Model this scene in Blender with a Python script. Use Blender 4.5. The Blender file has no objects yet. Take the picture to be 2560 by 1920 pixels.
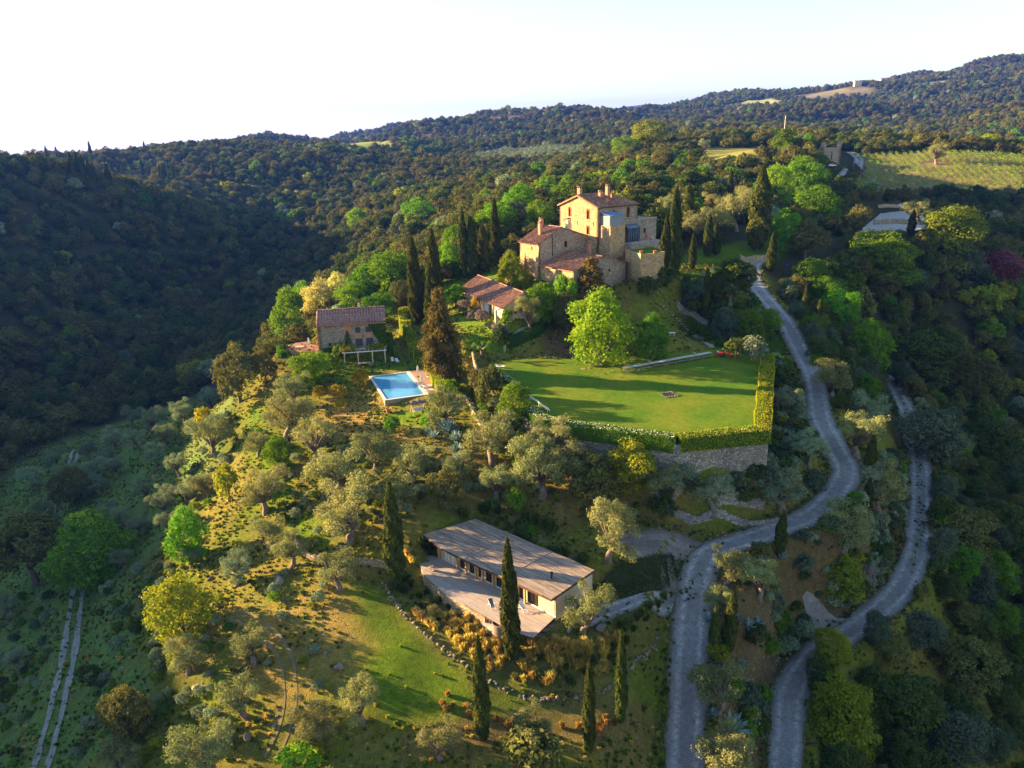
import bpy, bmesh, math, random
import numpy as np
from mathutils import Vector, Matrix
random.seed(7); RNG = np.random.default_rng(7)
SC = bpy.context.scene
COL = SC.collection

# ------------------------------------------------------------ camera, sky, sun, exposure
F = 1640.0; CX, CY = 1106.0, 829.5            # focal length and centre of a 2212 x 1659 frame
PITCH = math.radians(17.96); ROLL = math.radians(1.5); HCAM = 60.0
SUN_EL = math.radians(13.5)
LDIR = np.array([0.955, -0.295]); LDIR = LDIR / np.linalg.norm(LDIR)   # ground direction the light travels
cam_d = bpy.data.cameras.new('camera'); cam = bpy.data.objects.new('camera', cam_d); COL.objects.link(cam)
cam_d.sensor_width = 36.0; cam_d.lens = 36.0 * F / 2212.0
cam_d.clip_start = 1.0; cam_d.clip_end = 60000.0
cam.location = (0, 0, HCAM)
cam.rotation_euler = (Matrix.Rotation(math.pi / 2 - PITCH, 4, 'X') @ Matrix.Rotation(-ROLL, 4, 'Z')).to_euler()
SC.camera = cam

world = bpy.data.worlds.new('World'); SC.world = world; world.use_nodes = True
wn = world.node_tree.nodes; wl = world.node_tree.links
sky = wn.new('ShaderNodeTexSky'); sky.sky_type = 'NISHITA'; sky.sun_disc = False
sun_az = math.atan2(-LDIR[0], -LDIR[1])       # compass bearing of the sun, clockwise from +Y
sky.sun_elevation = SUN_EL; sky.sun_rotation = sun_az
sky.air_density = 1.25; sky.dust_density = 0.1; sky.ozone_density = 1.0; sky.altitude = 300.0
wl.new(sky.outputs['Color'], wn['Background'].inputs['Color'])
wn['Background'].inputs['Strength'].default_value = 0.056

sun_d = bpy.data.lights.new('sun', 'SUN'); sun = bpy.data.objects.new('sun', sun_d); COL.objects.link(sun)
sun_d.energy = 5.0; sun_d.angle = math.radians(0.5); sun_d.color = (1.0, 0.69, 0.34)
ld = Vector((LDIR[0] * math.cos(SUN_EL), LDIR[1] * math.cos(SUN_EL), -math.sin(SUN_EL)))
sun.rotation_euler = ld.to_track_quat('-Z', 'Y').to_euler()
sun.location = (-200, 80, 160)

vs = SC.view_settings
vs.view_transform = 'Standard'; vs.look = 'None'; vs.exposure = 2.75; vs.gamma = 1.0; vs.use_curve_mapping = False
SC.cycles.max_bounces = 5; SC.cycles.diffuse_bounces = 2; SC.cycles.glossy_bounces = 2
SC.cycles.transmission_bounces = 3; SC.cycles.transparent_max_bounces = 6; SC.cycles.volume_bounces = 0
SC.cycles.use_denoising = True
HAZE = 7e-5

# ------------------------------------------------------------ helpers: picture point -> place on the ground
def ray(x, y):
    a = (x - CX) / F; b = -(y - CY) / F
    c, s = math.cos(ROLL), math.sin(ROLL)
    a2 = a * c + b * s; b2 = -a * s + b * c
    cp, sp = math.cos(PITCH), math.sin(PITCH)
    return np.array([a2, cp + b2 * sp, -sp + b2 * cp])
def at(x, y, z):
    d = ray(x, y); t = (z - HCAM) / d[2]
    return np.array([d[0] * t, d[1] * t, z])
def atd(x, y, r):
    d = ray(x, y); t = r / math.hypot(d[0], d[1])
    return np.array([d[0] * t, d[1] * t, HCAM + d[2] * t])
def pix_per_m(p):
    dep = p[1] * math.cos(PITCH) - (p[2] - HCAM) * math.sin(PITCH)
    return F / dep

# ------------------------------------------------------------ terrain height field
CP_Z = [  # picture x, y, ground height
(890,1250,-.6),(1000,1345,-1.3),(860,1300,-1.3),(960,1400,-3),(1040,1465,-4.2),(1130,1505,-5.2),(1240,1510,-5.5),(1340,1480,-5.2),(1400,1400,-5),
(1106,1428,-3.2),(1045,1598,-6.5),(1272,1625,-7.5),(1342,1560,-7),
(1490,1640,-12),(1480,1500,-9.5),(1490,1350,-5.5),(1510,1230,-2.3),(1400,1150,-.3),(1600,1180,-.8),(1720,1130,1),(1810,1060,3.2),(1830,1010,4.6),
(1800,960,6.2),(1770,900,7.6),(1760,840,9),(1745,780,10.8),(1710,720,13),(1660,650,16),(1625,590,19.5),(1632,570,20.5),
(1690,1640,-17),(1700,1500,-15.5),(1760,1400,-14.5),(1860,1350,-13.5),(1940,1270,-12.5),(1985,1180,-11.5),(1990,1080,-10.5),(1985,960,-9.5),(1950,880,-8.5),(1915,820,-7.5),
(1745,1330,-12.3),(1600,1400,-9),(1620,1550,-13.5),(1780,1250,-7),(1850,1150,-5),(1900,1000,-3.5),(1850,850,1),(1420,1560,-9.5),(1400,1640,-10),
(2100,1500,-27),(2200,1300,-29),(2200,1000,-28),(2100,850,-19),(2000,1650,-26),(2200,1640,-36),(2000,700,-3),(1900,640,8),(2200,750,-13),(2100,620,4),(2000,560,14),(1850,560,17),(2200,600,2),
(1880,480,22),(1950,500,21),(2000,490,21.5),(1850,505,21),(1860,420,25),(2000,415,25),(2200,420,24),(1850,330,37),(2000,330,39),(2200,338,38),
(1138,607,25.4),(1365,615,23),(1530,550,22.5),(1600,540,23),(1574,451,30),
(1003,658,20.4),(1094,697,20.2),(1060,710,18.5),(1010,740,17),(1100,690,19.5),(1090,750,15.2),(1200,690,18.5),
(1298,785,14.2),(1200,740,15.5),(1440,650,18),(1400,620,21),(1480,700,15.5),(1530,745,14.2),(1570,775,13.5),(1640,760,12.2),
(1672,990,6),(1680,850,8.7),(1690,770,10.5),(1560,1030,8),(1440,1010,9.3),(1650,1000,6.6),(1300,985,10.2),(1190,950,11.2),
(1020,880,11.8),(1000,860,12),(815,870,10.8),(930,880,11.2),(760,880,9.5),(800,920,9),(900,920,10),(730,840,10.5),(680,830,10.5),
(720,790,12.5),(850,770,12.6),(690,757,14.2),(835,748,14.6),(650,745,14),(600,760,11.5),(830,640,17),(900,690,16),(950,660,18),(1000,590,21),(1075,560,24),
(520,865,5.5),(560,940,5),(620,1020,4),(700,1080,3.5),(560,1100,.5),(500,1000,0),
(430,900,-3),(400,960,-6),(330,930,-9),(270,970,-14),(160,970,-20),(160,1050,-18),(100,1000,-25),(300,1050,-11),(250,1130,-13),(60,1100,-24),(20,1250,-24),
(120,1250,-18),(280,1250,-10),(330,1400,-8),(450,1280,-4.5),(180,1300,-16.5),(130,1500,-17),(80,1640,-18),(20,1500,-21),(250,1520,-12.5),(350,1640,-10.5),
(500,1640,-8.5),(600,1560,-7),(650,1400,-3.5),(560,1270,-2),(700,1640,-8),(850,1640,-7.5),(800,1500,-4.5),(900,1350,-2),(780,1280,-.5),(650,1200,.5),
(900,1180,2.5),(1050,1110,4),(1170,1100,4.5),(1280,1160,2),(1000,1000,8),(1100,960,9.5),(1200,1010,8),(1350,1060,6),(1400,1100,4.5),(1530,1120,3),
(1000,1250,.3),(1150,1260,.3),(1150,1350,.2),(1280,1290,.2),(1100,1180,1.8),
]
CP_D = [  # picture x, y, ground distance
(1800,345,470),(1560,345,520),(1480,352,480),(1640,337,560),
(430,312,1000),(250,340,1000),(130,352,950),(640,312,1050),(800,310,1100),(430,405,750),(600,455,650),(800,460,560),(250,385,850),(650,560,480),(800,520,430),
(900,485,420),(1000,425,480),(1100,385,600),(1200,355,700),(1000,345,900),(900,345,1000),(800,333,950),
(650,645,370),(600,705,320),(500,765,310),(400,825,310),(250,875,300),(0,600,395),(0,430,490),(0,366,530),(150,392,530),(300,437,545),(450,497,560),(600,567,545),
(0,950,270),(0,800,340),(200,650,420),(400,620,480),
(850,565,300),(950,525,290),(1080,505,260),(1200,435,330),(1300,405,380),(1400,405,360),(1450,375,430),
(2212,150,3000),(2160,136,3000),(2100,146,3000),(1990,169,3000),(1860,184,2900),(1730,192,2800),(1600,209,2700),(1470,226,2500),(1350,234,2400),(1210,238,2300),
(1130,252,2200),(1040,267,2200),(950,280,2200),(860,294,2000),(770,302,2000),
(2100,190,2400),(1900,240,2000),(1700,250,1900),(1600,245,2100),(1500,270,1300),(1870,238,1750),(1780,262,1650),(2212,220,1500),(2050,272,1350),(1950,288,1250),(2020,282,1800),
(1950,320,660),(2200,330,650),(1700,302,760),(1500,310,700),(1300,300,1100),(1400,262,1700),(1300,275,1500),(1150,300,1300),(1000,315,1300),
]
CP_W = [  # plain x, y, z
(-300,250,48),(-320,150,62),(-340,40,70),(-340,-100,70),(-220,160,25),(-230,80,30),(-150,120,-22),(-170,30,-18),(-120,20,-20),(-90,40,-19),
(0,40,-13),(40,40,-19),(-40,40,-13),(90,40,-38),(150,60,-58),(0,-60,-25),(200,150,-58),(260,260,-35),(350,350,-5),(-60,-60,-30),(120,-60,-60),(300,0,-40),
(34,178.5,24.2),(41,184,24.5),(29,175.5,22),(46,191,24.5),(52,182,20),(24,171,19.4),(-62,186,2),(-85,190,-10),(-110,200,-22),(-460,420,38),(-500,260,70),(-700,600,5),(-900,900,-20),
(2600,2200,250),(3200,1200,180),(2000,300,60),(900,100,20),(1500,3600,180),(0,4500,20),(-1500,4200,-60),(-2500,2500,-80),(-2000,1000,-60),(-3000,0,0),(600,4500,120),
]
def uv(x, y):
    r = np.maximum(np.hypot(x, y), 30.0)
    return np.stack([np.arctan2(x, y), np.log(r / 100.0)], -1)
_cp = np.array([at(*p) for p in CP_Z] + [atd(*p) for p in CP_D] + [list(p) for p in CP_W], float)
_uv = uv(_cp[:, 0], _cp[:, 1])
def _phi(d2): return 0.5 * d2 * np.log(d2 + 1e-12)
def _tps_fit(P, z, lam):
    n = len(P); d2 = ((P[:, None] - P[None]) ** 2).sum(-1)
    A = np.zeros((n + 3, n + 3)); A[:n, :n] = _phi(d2) + lam * np.eye(n)
    A[:n, n] = 1; A[:n, n + 1:] = P; A[n, :n] = 1; A[n + 1:, :n] = P.T
    return np.linalg.solve(A, np.concatenate([z, np.zeros(3)]))
_w = _tps_fit(_uv, _cp[:, 2], 6e-5)
def tps(x, y):
    q = uv(x, y); n = len(_uv); out = np.empty(len(q))
    for i in range(0, len(q), 20000):
        s = q[i:i + 20000]; d2 = ((s[:, None] - _uv[None]) ** 2).sum(-1)
        out[i:i + 20000] = _phi(d2) @ _w[:n] + _w[n] + s @ _w[n + 1:]
    return out
_perm = np.random.default_rng(3).random((256, 256))
def vnoise(x, y):
    xi = np.floor(x).astype(int); yi = np.floor(y).astype(int); fx = x - xi; fy = y - yi
    fx = fx * fx * (3 - 2 * fx); fy = fy * fy * (3 - 2 * fy)
    g = lambda a, b: _perm[a & 255, b & 255]
    return (g(xi, yi) * (1 - fx) + g(xi + 1, yi) * fx) * (1 - fy) + (g(xi, yi + 1) * (1 - fx) + g(xi + 1, yi + 1) * fx) * fy
def fbm(x, y, o=4):
    s = 0; a = .5
    for k in range(o):
        s = s + a * vnoise(x + 17.3 * k, y - 9.1 * k); x = x * 2.03; y = y * 2.03; a *= .5
    return s
def inpoly(x, y, poly):
    poly = np.asarray(poly)[:, :2]; ins = np.zeros(np.shape(x), bool); n = len(poly)
    for i in range(n):
        x1, y1 = poly[i]; x2, y2 = poly[(i + 1) % n]
        c = ((y1 > y) != (y2 > y)) & (x < (x2 - x1) * (y - y1) / (y2 - y1 + 1e-12) + x1)
        ins ^= c
    return ins
def shrink(poly, d):
    P = np.asarray(poly, float)[:, :2]; n = len(P); out = []
    area = sum(P[i][0] * P[(i + 1) % n][1] - P[(i + 1) % n][0] * P[i][1] for i in range(n)); sg = 1 if area > 0 else -1
    for i in range(n):
        a = P[i] - P[i - 1]; b = P[(i + 1) % n] - P[i]; a /= np.linalg.norm(a); b /= np.linalg.norm(b)
        na = sg * np.array([-a[1], a[0]]); nb = sg * np.array([-b[1], b[0]]); m = na + nb
        out.append(P[i] + m * d / max(.35, (1 + na @ nb)))
    return np.array(out)
def axis(lo, hi, step, a, b, g):
    s = list(np.arange(lo, hi + 1e-6, step)); d = step
    while s[-1] < b: d *= g; s.append(s[-1] + d)
    d = step
    while s[0] > a: d *= g; s.insert(0, s[0] - d)
    return np.array(s)
GX = axis(-72, 92, 1.0, -4800, 4800, 1.045)
GY = axis(58, 262, 1.0, -260, 7000, 1.03)
GXX, GYY = np.meshgrid(GX, GY)
GZ = tps(GXX.ravel(), GYY.ravel()).reshape(GXX.shape)
_r = np.hypot(GXX, GYY)
_far = np.clip((_r - 250) / 500, 0, 1)
GZ += _far * (fbm(GXX / 160, GYY / 160, 4) - .47) * 26 * np.clip(_r / 900, .3, 2.2)
GZ += np.clip((_r - 1200) / 900, 0, 1) * (fbm(GXX / 420 + 3, GYY / 420, 4) - .47) * 130
GZ += (fbm(GXX / 7, GYY / 7, 3) - .44) * .5
def ground(x, y):
    x = np.atleast_1d(np.asarray(x, float)); y = np.atleast_1d(np.asarray(y, float))
    i = np.clip(np.searchsorted(GX, x) - 1, 0, len(GX) - 2); j = np.clip(np.searchsorted(GY, y) - 1, 0, len(GY) - 2)
    fx = (x - GX[i]) / (GX[i + 1] - GX[i]); fy = (y - GY[j]) / (GY[j + 1] - GY[j])
    z00 = GZ[j, i]; z10 = GZ[j, i + 1]; z01 = GZ[j + 1, i]; z11 = GZ[j + 1, i + 1]
    return np.where(fx >= fy, z00 + (z10 - z00) * fx + (z11 - z10) * fy, z00 + (z11 - z01) * fx + (z01 - z00) * fy)
def gz(x, y): return float(ground(x, y)[0])
def hit(x, y):
    """where the sight line through picture point x, y meets the ground"""
    d = ray(x, y); d = d / math.hypot(d[0], d[1])
    r = np.concatenate([np.arange(45, 400, .4), np.arange(400, 1500, 2.), np.arange(1500, 6500, 8.)])
    dz = HCAM + d[2] * r - ground(d[0] * r, d[1] * r)
    k = np.argmax(dz < 0)
    if dz[k] >= 0: k = len(r) - 1
    a, b = r[max(k - 1, 0)], r[k]
    for _ in range(18):
        m = (a + b) / 2
        if HCAM + d[2] * m - gz(d[0] * m, d[1] * m) < 0: b = m
        else: a = m
    return np.array([d[0] * b, d[1] * b, gz(d[0] * b, d[1] * b)])
# ------------------------------------------------------------ object helpers
def tag(o, label=None, cat=None, group=None, kind=None):
    if label: o['label'] = label
    if cat: o['category'] = cat
    if group: o['group'] = group
    if kind or label: o['kind'] = kind or 'thing'
    return o
def link(name, data, parent=None, loc=None):
    o = bpy.data.objects.new(name, data); COL.objects.link(o)
    if parent is not None: o.parent = parent
    if loc is not None: o.location = loc
    return o
def empty(name, loc=(0, 0, 0), rz=0.0, **k):
    o = link(name, None, loc=tuple(loc)); o.rotation_euler = (0, 0, rz); o.empty_display_size = .5
    return tag(o, **k)
def meshd(name, V, Fs, mats=(), mi=None, smooth=False, attr=None):
    me = bpy.data.meshes.new(name)
    V = np.asarray(V, dtype=np.float32)
    if isinstance(Fs, np.ndarray):
        n, k = Fs.shape
        me.vertices.add(len(V)); me.vertices.foreach_set('co', V.ravel())
        me.loops.add(n * k); me.loops.foreach_set('vertex_index', Fs.astype(np.int32).ravel())
        me.polygons.add(n); me.polygons.foreach_set('loop_start', (np.arange(n) * k).astype(np.int32))
        me.update(calc_edges=True); me.validate()
    else:
        me.from_pydata(V.tolist(), [], Fs)
    for m in mats: me.materials.append(m)
    if mi is not None: me.polygons.foreach_set('material_index', np.asarray(mi, np.int32))
    if smooth: me.polygons.foreach_set('use_smooth', np.ones(len(me.polygons), bool))
    if attr is not None:
        for an, dom, typ, arr in attr:
            a = me.attributes.new(an, typ, dom)
            a.data.foreach_set('color' if 'COLOR' in typ else 'value', np.asarray(arr, np.float32).ravel())
    me.update()
    return me
class MB:
    """collects boxes, prisms, tubes and lathes into one mesh"""
    def __init__(s): s.V = []; s.F = []; s.I = []
    def add(s, V, Fs, mi=0):
        b = len(s.V); s.V += [tuple(map(float, v)) for v in V]; s.F += [tuple(b + i for i in f) for f in Fs]; s.I += [mi] * len(Fs); return s
    def box(s, x0, x1, y0, y1, z0, z1, mi=0):
        return s.add([(x0,y0,z0),(x1,y0,z0),(x1,y1,z0),(x0,y1,z0),(x0,y0,z1),(x1,y0,z1),(x1,y1,z1),(x0,y1,z1)],
                     [(0,3,2,1),(4,5,6,7),(0,1,5,4),(1,2,6,5),(2,3,7,6),(3,0,4,7)], mi)
    def prism(s, poly, z0, z1, mi=0):
        P = [tuple(p[:2]) for p in poly]; n = len(P)
        if sum(P[i][0]*P[(i+1)%n][1]-P[(i+1)%n][0]*P[i][1] for i in range(n)) < 0: P = P[::-1]
        a = z0 if hasattr(z0, '__len__') else [z0]*n; b = z1 if hasattr(z1, '__len__') else [z1]*n
        V = [(*P[i], a[i]) for i in range(n)] + [(*P[i], b[i]) for i in range(n)]
        return s.add(V, [tuple(range(n-1,-1,-1)), tuple(range(n,2*n))] + [(i,(i+1)%n,n+(i+1)%n,n+i) for i in range(n)], mi)
    def bar(s, a, b, w, h=None, mi=0, up=(0,0,1)):
        a = Vector(a); b = Vector(b); h = w if h is None else h; d = (b-a)
        d.normalize(); u = Vector(up)
        if abs(d.dot(u)) > .98: u = Vector((1,0,0))
        r = d.cross(u).normalized()*w/2; t = r.cross(d).normalized()*h/2
        V = [a-r-t,a+r-t,a+r+t,a-r+t,b-r-t,b+r-t,b+r+t,b-r+t]
        return s.add(V, [(0,1,2,3),(7,6,5,4),(0,4,5,1),(1,5,6,2),(2,6,7,3),(3,7,4,0)], mi)
    def tube(s, pts, rad, n=8, mi=0, cap=True):
        pts = [Vector(p) for p in pts]; R = rad if hasattr(rad,'__len__') else [rad]*len(pts); V=[]; Fs=[]
        for i,p in enumerate(pts):
            d = (pts[min(i+1,len(pts)-1)]-pts[max(i-1,0)]).normalized(); u = Vector((0,0,1)) if abs(d.z)<.9 else Vector((1,0,0))
            x = d.cross(u).normalized(); y = x.cross(d)
            for k in range(n):
                t = 2*math.pi*k/n; V.append(p+(x*math.cos(t)+y*math.sin(t))*R[i])
        for i in range(len(pts)-1):
            for k in range(n):
                a=i*n+k; b=i*n+(k+1)%n; Fs.append((a,a+n,b+n,b))
        if cap: Fs += [tuple(range(n)), tuple(range(len(V)-1,len(V)-n-1,-1))]
        return s.add(V,Fs,mi)
    def lathe(s, prof, n=20, c=(0,0,0), mi=0):
        V=[]; Fs=[]
        for r,z in prof:
            for k in range(n):
                t=2*math.pi*k/n; V.append((c[0]+r*math.cos(t),c[1]+r*math.sin(t),c[2]+z))
        for i in range(len(prof)-1):
            for k in range(n):
                a=i*n+k; b=i*n+(k+1)%n; Fs.append((a,b,b+n,a+n))
        Fs += [tuple(range(n-1,-1,-1)), tuple(range(len(V)-n,len(V)))]
        return s.add(V,Fs,mi)
    def build(s, name, mats, parent=None, smooth=False, bevel=0, loc=None):
        if not isinstance(mats,(list,tuple)): mats=[mats]
        me = meshd(name, s.V, s.F, mats, s.I, smooth)
        o = link(name, me, parent, loc)
        if bevel:
            m = o.modifiers.new('bevel','BEVEL'); m.width=bevel; m.segments=1; m.limit_method='ANGLE'
        return o
def copy_tree(o, parent=None):
    c = o.copy(); COL.objects.link(c); c.parent = parent
    for ch in o.children: copy_tree(ch, c)
    return c

# ------------------------------------------------------------ materials
MATS = {}
def nodes(name):
    m = bpy.data.materials.new(name); m.use_nodes = True; MATS[name] = m
    return m, m.node_tree.nodes, m.node_tree.links
def mixc(n, l, fac, a, b, mode='MIX'):
    x = n.new('ShaderNodeMix'); x.data_type='RGBA'; x.blend_type=mode
    for sock, v in ((x.inputs[0],fac),(x.inputs[6],a),(x.inputs[7],b)):
        if hasattr(v,'is_linked'): l.new(v,sock)
        elif hasattr(v,'__len__'): sock.default_value=(*v,1) if len(v)==3 else v
        else: sock.default_value=v
    return x.outputs[2]
def noise(n, l, vec, scale, detail=4, rough=.6):
    t = n.new('ShaderNodeTexNoise'); t.inputs['Scale'].default_value=scale; t.inputs['Detail'].default_value=detail; t.inputs['Roughness'].default_value=rough
    if vec is not None: l.new(vec,t.inputs['Vector'])
    return t.outputs['Fac']
def ramp(n, l, src, a, b):
    t = n.new('ShaderNodeMapRange'); t.inputs['From Min'].default_value=a; t.inputs['From Max'].default_value=b; l.new(src,t.inputs['Value']); return t.outputs['Result']
def bumpn(n, l, h, strength, dist, bsdf):
    b = n.new('ShaderNodeBump'); b.inputs['Strength'].default_value=strength; b.inputs['Distance'].default_value=dist
    l.new(h,b.inputs['Height']); l.new(b.outputs['Normal'],bsdf.inputs['Normal']); return b
def mk(name, c1, c2=None, scale=1.0, rough=.85, bump=0.0, bdist=.05, fine=8.0, rnd=0.0, stretch=None, metal=0.0, coord='Object'):
    m,n,l = nodes(name); b = n['Principled BSDF']; b.inputs['Roughness'].default_value=rough; b.inputs['Metallic'].default_value=metal
    b.inputs['Specular IOR Level'].default_value=.25
    tc = n.new('ShaderNodeTexCoord'); vec = tc.outputs[coord]
    if stretch:
        mp = n.new('ShaderNodeMapping'); mp.inputs['Scale'].default_value=stretch; l.new(vec,mp.inputs['Vector']); vec=mp.outputs['Vector']
    c2 = c2 or tuple(.72*v for v in c1)
    f1 = noise(n,l,vec,scale,5); f2 = noise(n,l,vec,scale*fine,3)
    col = mixc(n,l,ramp(n,l,f1,.35,.65),c1,c2)
    dk = mixc(n,l,ramp(n,l,f2,.3,.7),(.78,.78,.78),(1.15,1.15,1.15))
    col = mixc(n,l,1.0,col,dk,'MULTIPLY')
    if rnd:
        oi = n.new('ShaderNodeObjectInfo'); hs = n.new('ShaderNodeHueSaturation')
        l.new(ramp2(n,l,oi.outputs['Random'],1-rnd,1+rnd),hs.inputs['Value']); l.new(col,hs.inputs['Color']); col=hs.outputs['Color']
    l.new(col,b.inputs['Base Color'])
    if bump: bumpn(n,l,f2,bump,bdist,b)
    return m
def ramp2(n,l,src,a,b):
    t = n.new('ShaderNodeMapRange'); t.inputs['To Min'].default_value=a; t.inputs['To Max'].default_value=b; l.new(src,t.inputs['Value']); return t.outputs['Result']
def mk_stone(name, c1, c2, mortar, scale=2.2, flat=1.6, rough=.9):
    """rubble masonry: irregular stones, recessed joints"""
    m,n,l = nodes(name); b = n['Principled BSDF']; b.inputs['Roughness'].default_value=rough; b.inputs['Specular IOR Level'].default_value=.15
    tc = n.new('ShaderNodeTexCoord'); mp = n.new('ShaderNodeMapping'); mp.inputs['Scale'].default_value=(1,1,flat); l.new(tc.outputs['Object'],mp.inputs['Vector'])
    wob = n.new('ShaderNodeTexNoise'); wob.inputs['Scale'].default_value=1.3; l.new(mp.outputs['Vector'],wob.inputs['Vector'])
    vec = mixc(n,l,.12,mp.outputs['Vector'],wob.outputs['Color'],'ADD')
    vo = n.new('ShaderNodeTexVoronoi'); vo.inputs['Scale'].default_value=scale; l.new(vec,vo.inputs['Vector'])
    ve = n.new('ShaderNodeTexVoronoi'); ve.feature='DISTANCE_TO_EDGE'; ve.inputs['Scale'].default_value=scale; l.new(vec,ve.inputs['Vector'])
    sp = n.new('ShaderNodeSeparateColor'); l.new(vo.outputs['Color'],sp.inputs['Color'])
    col = mixc(n,l,sp.outputs[0],c1,c2)
    col = mixc(n,l,1.0,col,mixc(n,l,sp.outputs[1],(.65,.65,.65),(1.25,1.22,1.18)),'MULTIPLY')
    big = noise(n,l,tc.outputs['Object'],.25,3); col = mixc(n,l,1.0,col,mixc(n,l,ramp(n,l,big,.3,.7),(.8,.8,.82),(1.12,1.1,1.06)),'MULTIPLY')
    e = ramp(n,l,ve.outputs['Distance'],0,.1)
    col = mixc(n,l,e,mortar,col); l.new(col,b.inputs['Base Color'])
    bumpn(n,l,e,.6,.08,b); return m
def mk_leaf(name, c1, c2, trans=.35, rnd=.25, hue=.02, lv=True):
    m,n,l = nodes(name); n.remove(n['Principled BSDF']); out = n['Material Output']
    at_ = n.new('ShaderNodeAttribute'); at_.attribute_name='lv'
    oi = n.new('ShaderNodeObjectInfo')
    col = mixc(n,l,at_.outputs['Fac'],c1,c2)
    hs = n.new('ShaderNodeHueSaturation'); l.new(col,hs.inputs['Color'])
    l.new(ramp2(n,l,oi.outputs['Random'],1-rnd,1+rnd),hs.inputs['Value'])
    mm = n.new('ShaderNodeMath'); mm.operation='MULTIPLY'; mm.inputs[1].default_value=7.31; l.new(oi.outputs['Random'],mm.inputs[0])
    fr = n.new('ShaderNodeMath'); fr.operation='FRACT'; l.new(mm.outputs[0],fr.inputs[0])
    l.new(ramp2(n,l,fr.outputs[0],.5-hue,.5+hue),hs.inputs['Hue'])
    d = n.new('ShaderNodeBsdfDiffuse'); t = n.new('ShaderNodeBsdfTranslucent'); mx = n.new('ShaderNodeMixShader'); mx.inputs[0].default_value=trans
    l.new(hs.outputs['Color'],d.inputs['Color'])
    tcol = mixc(n,l,1.0,hs.outputs['Color'],(1.25,1.2,.6),'MULTIPLY'); l.new(tcol,t.inputs['Color'])
    l.new(d.outputs[0],mx.inputs[1]); l.new(t.outputs[0],mx.inputs[2]); l.new(mx.outputs[0],out.inputs['Surface'])
    return m
L_OLIVE = mk_leaf('leaf_olive',(.10,.125,.04),(.33,.33,.14),.28)
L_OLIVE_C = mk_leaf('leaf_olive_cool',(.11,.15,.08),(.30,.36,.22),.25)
L_LIME = mk_leaf('leaf_lime',(.06,.17,.012),(.21,.35,.02),.4)
L_GOLD = mk_leaf('leaf_gold',(.10,.15,.012),(.32,.33,.03),.4)  # on sunlit crowns the sun's gold is put into this leaf colour
L_GREEN = mk_leaf('leaf_green',(.05,.12,.012),(.16,.28,.025),.4)
L_DARK = mk_leaf('leaf_dark',(.030,.055,.014),(.095,.13,.03),.25)
L_HOLM = mk_leaf('leaf_holm',(.055,.070,.020),(.19,.175,.05),.25,.25,.02)
L_CYP = mk_leaf('leaf_cypress',(.022,.036,.010),(.10,.11,.022),.2,.2)
L_CONIF = mk_leaf('leaf_conifer',(.06,.05,.016),(.20,.14,.04),.2)
L_BLUE = mk_leaf('leaf_bluegrey',(.045,.07,.04),(.13,.17,.10),.25)  # grey-blue for bushes in shadow, the shade put into the leaf colour
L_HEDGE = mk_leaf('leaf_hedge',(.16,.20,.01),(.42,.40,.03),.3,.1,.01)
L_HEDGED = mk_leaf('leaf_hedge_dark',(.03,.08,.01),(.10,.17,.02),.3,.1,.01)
L_FLOWER = mk_leaf('leaf_white_flower',(.30,.36,.12),(.80,.80,.62),.3,.1,.01)
L_PURPLE = mk_leaf('leaf_purple',(.10,.035,.05),(.22,.09,.11),.3)
L_LAV = mk_leaf('leaf_lavender',(.12,.11,.08),(.34,.26,.27),.2)
L_YEL = mk_leaf('leaf_yellow_shrub',(.20,.17,.012),(.55,.40,.03),.3)
L_PALE = mk_leaf('leaf_pale_blossom',(.25,.30,.05),(.65,.58,.25),.4)
L_GRASSG = mk_leaf('leaf_golden_grass',(.30,.22,.05),(.72,.55,.17),.4)
L_GRASSB = mk_leaf('leaf_rust_grass',(.17,.11,.03),(.42,.29,.10),.35)
L_GRASSD = mk_leaf('leaf_green_tuft',(.04,.07,.015),(.13,.17,.04),.3)
L_AGAVE = mk_leaf('leaf_agave',(.13,.22,.22),(.30,.42,.40),.1,.15)
BARK = mk('bark',(.16,.12,.09),(.08,.06,.05),3,.95,.5,.05,5)
BARK_O = mk('bark_olive',(.24,.18,.14),(.11,.085,.07),2.5,.95,.6,.06,5)
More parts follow.
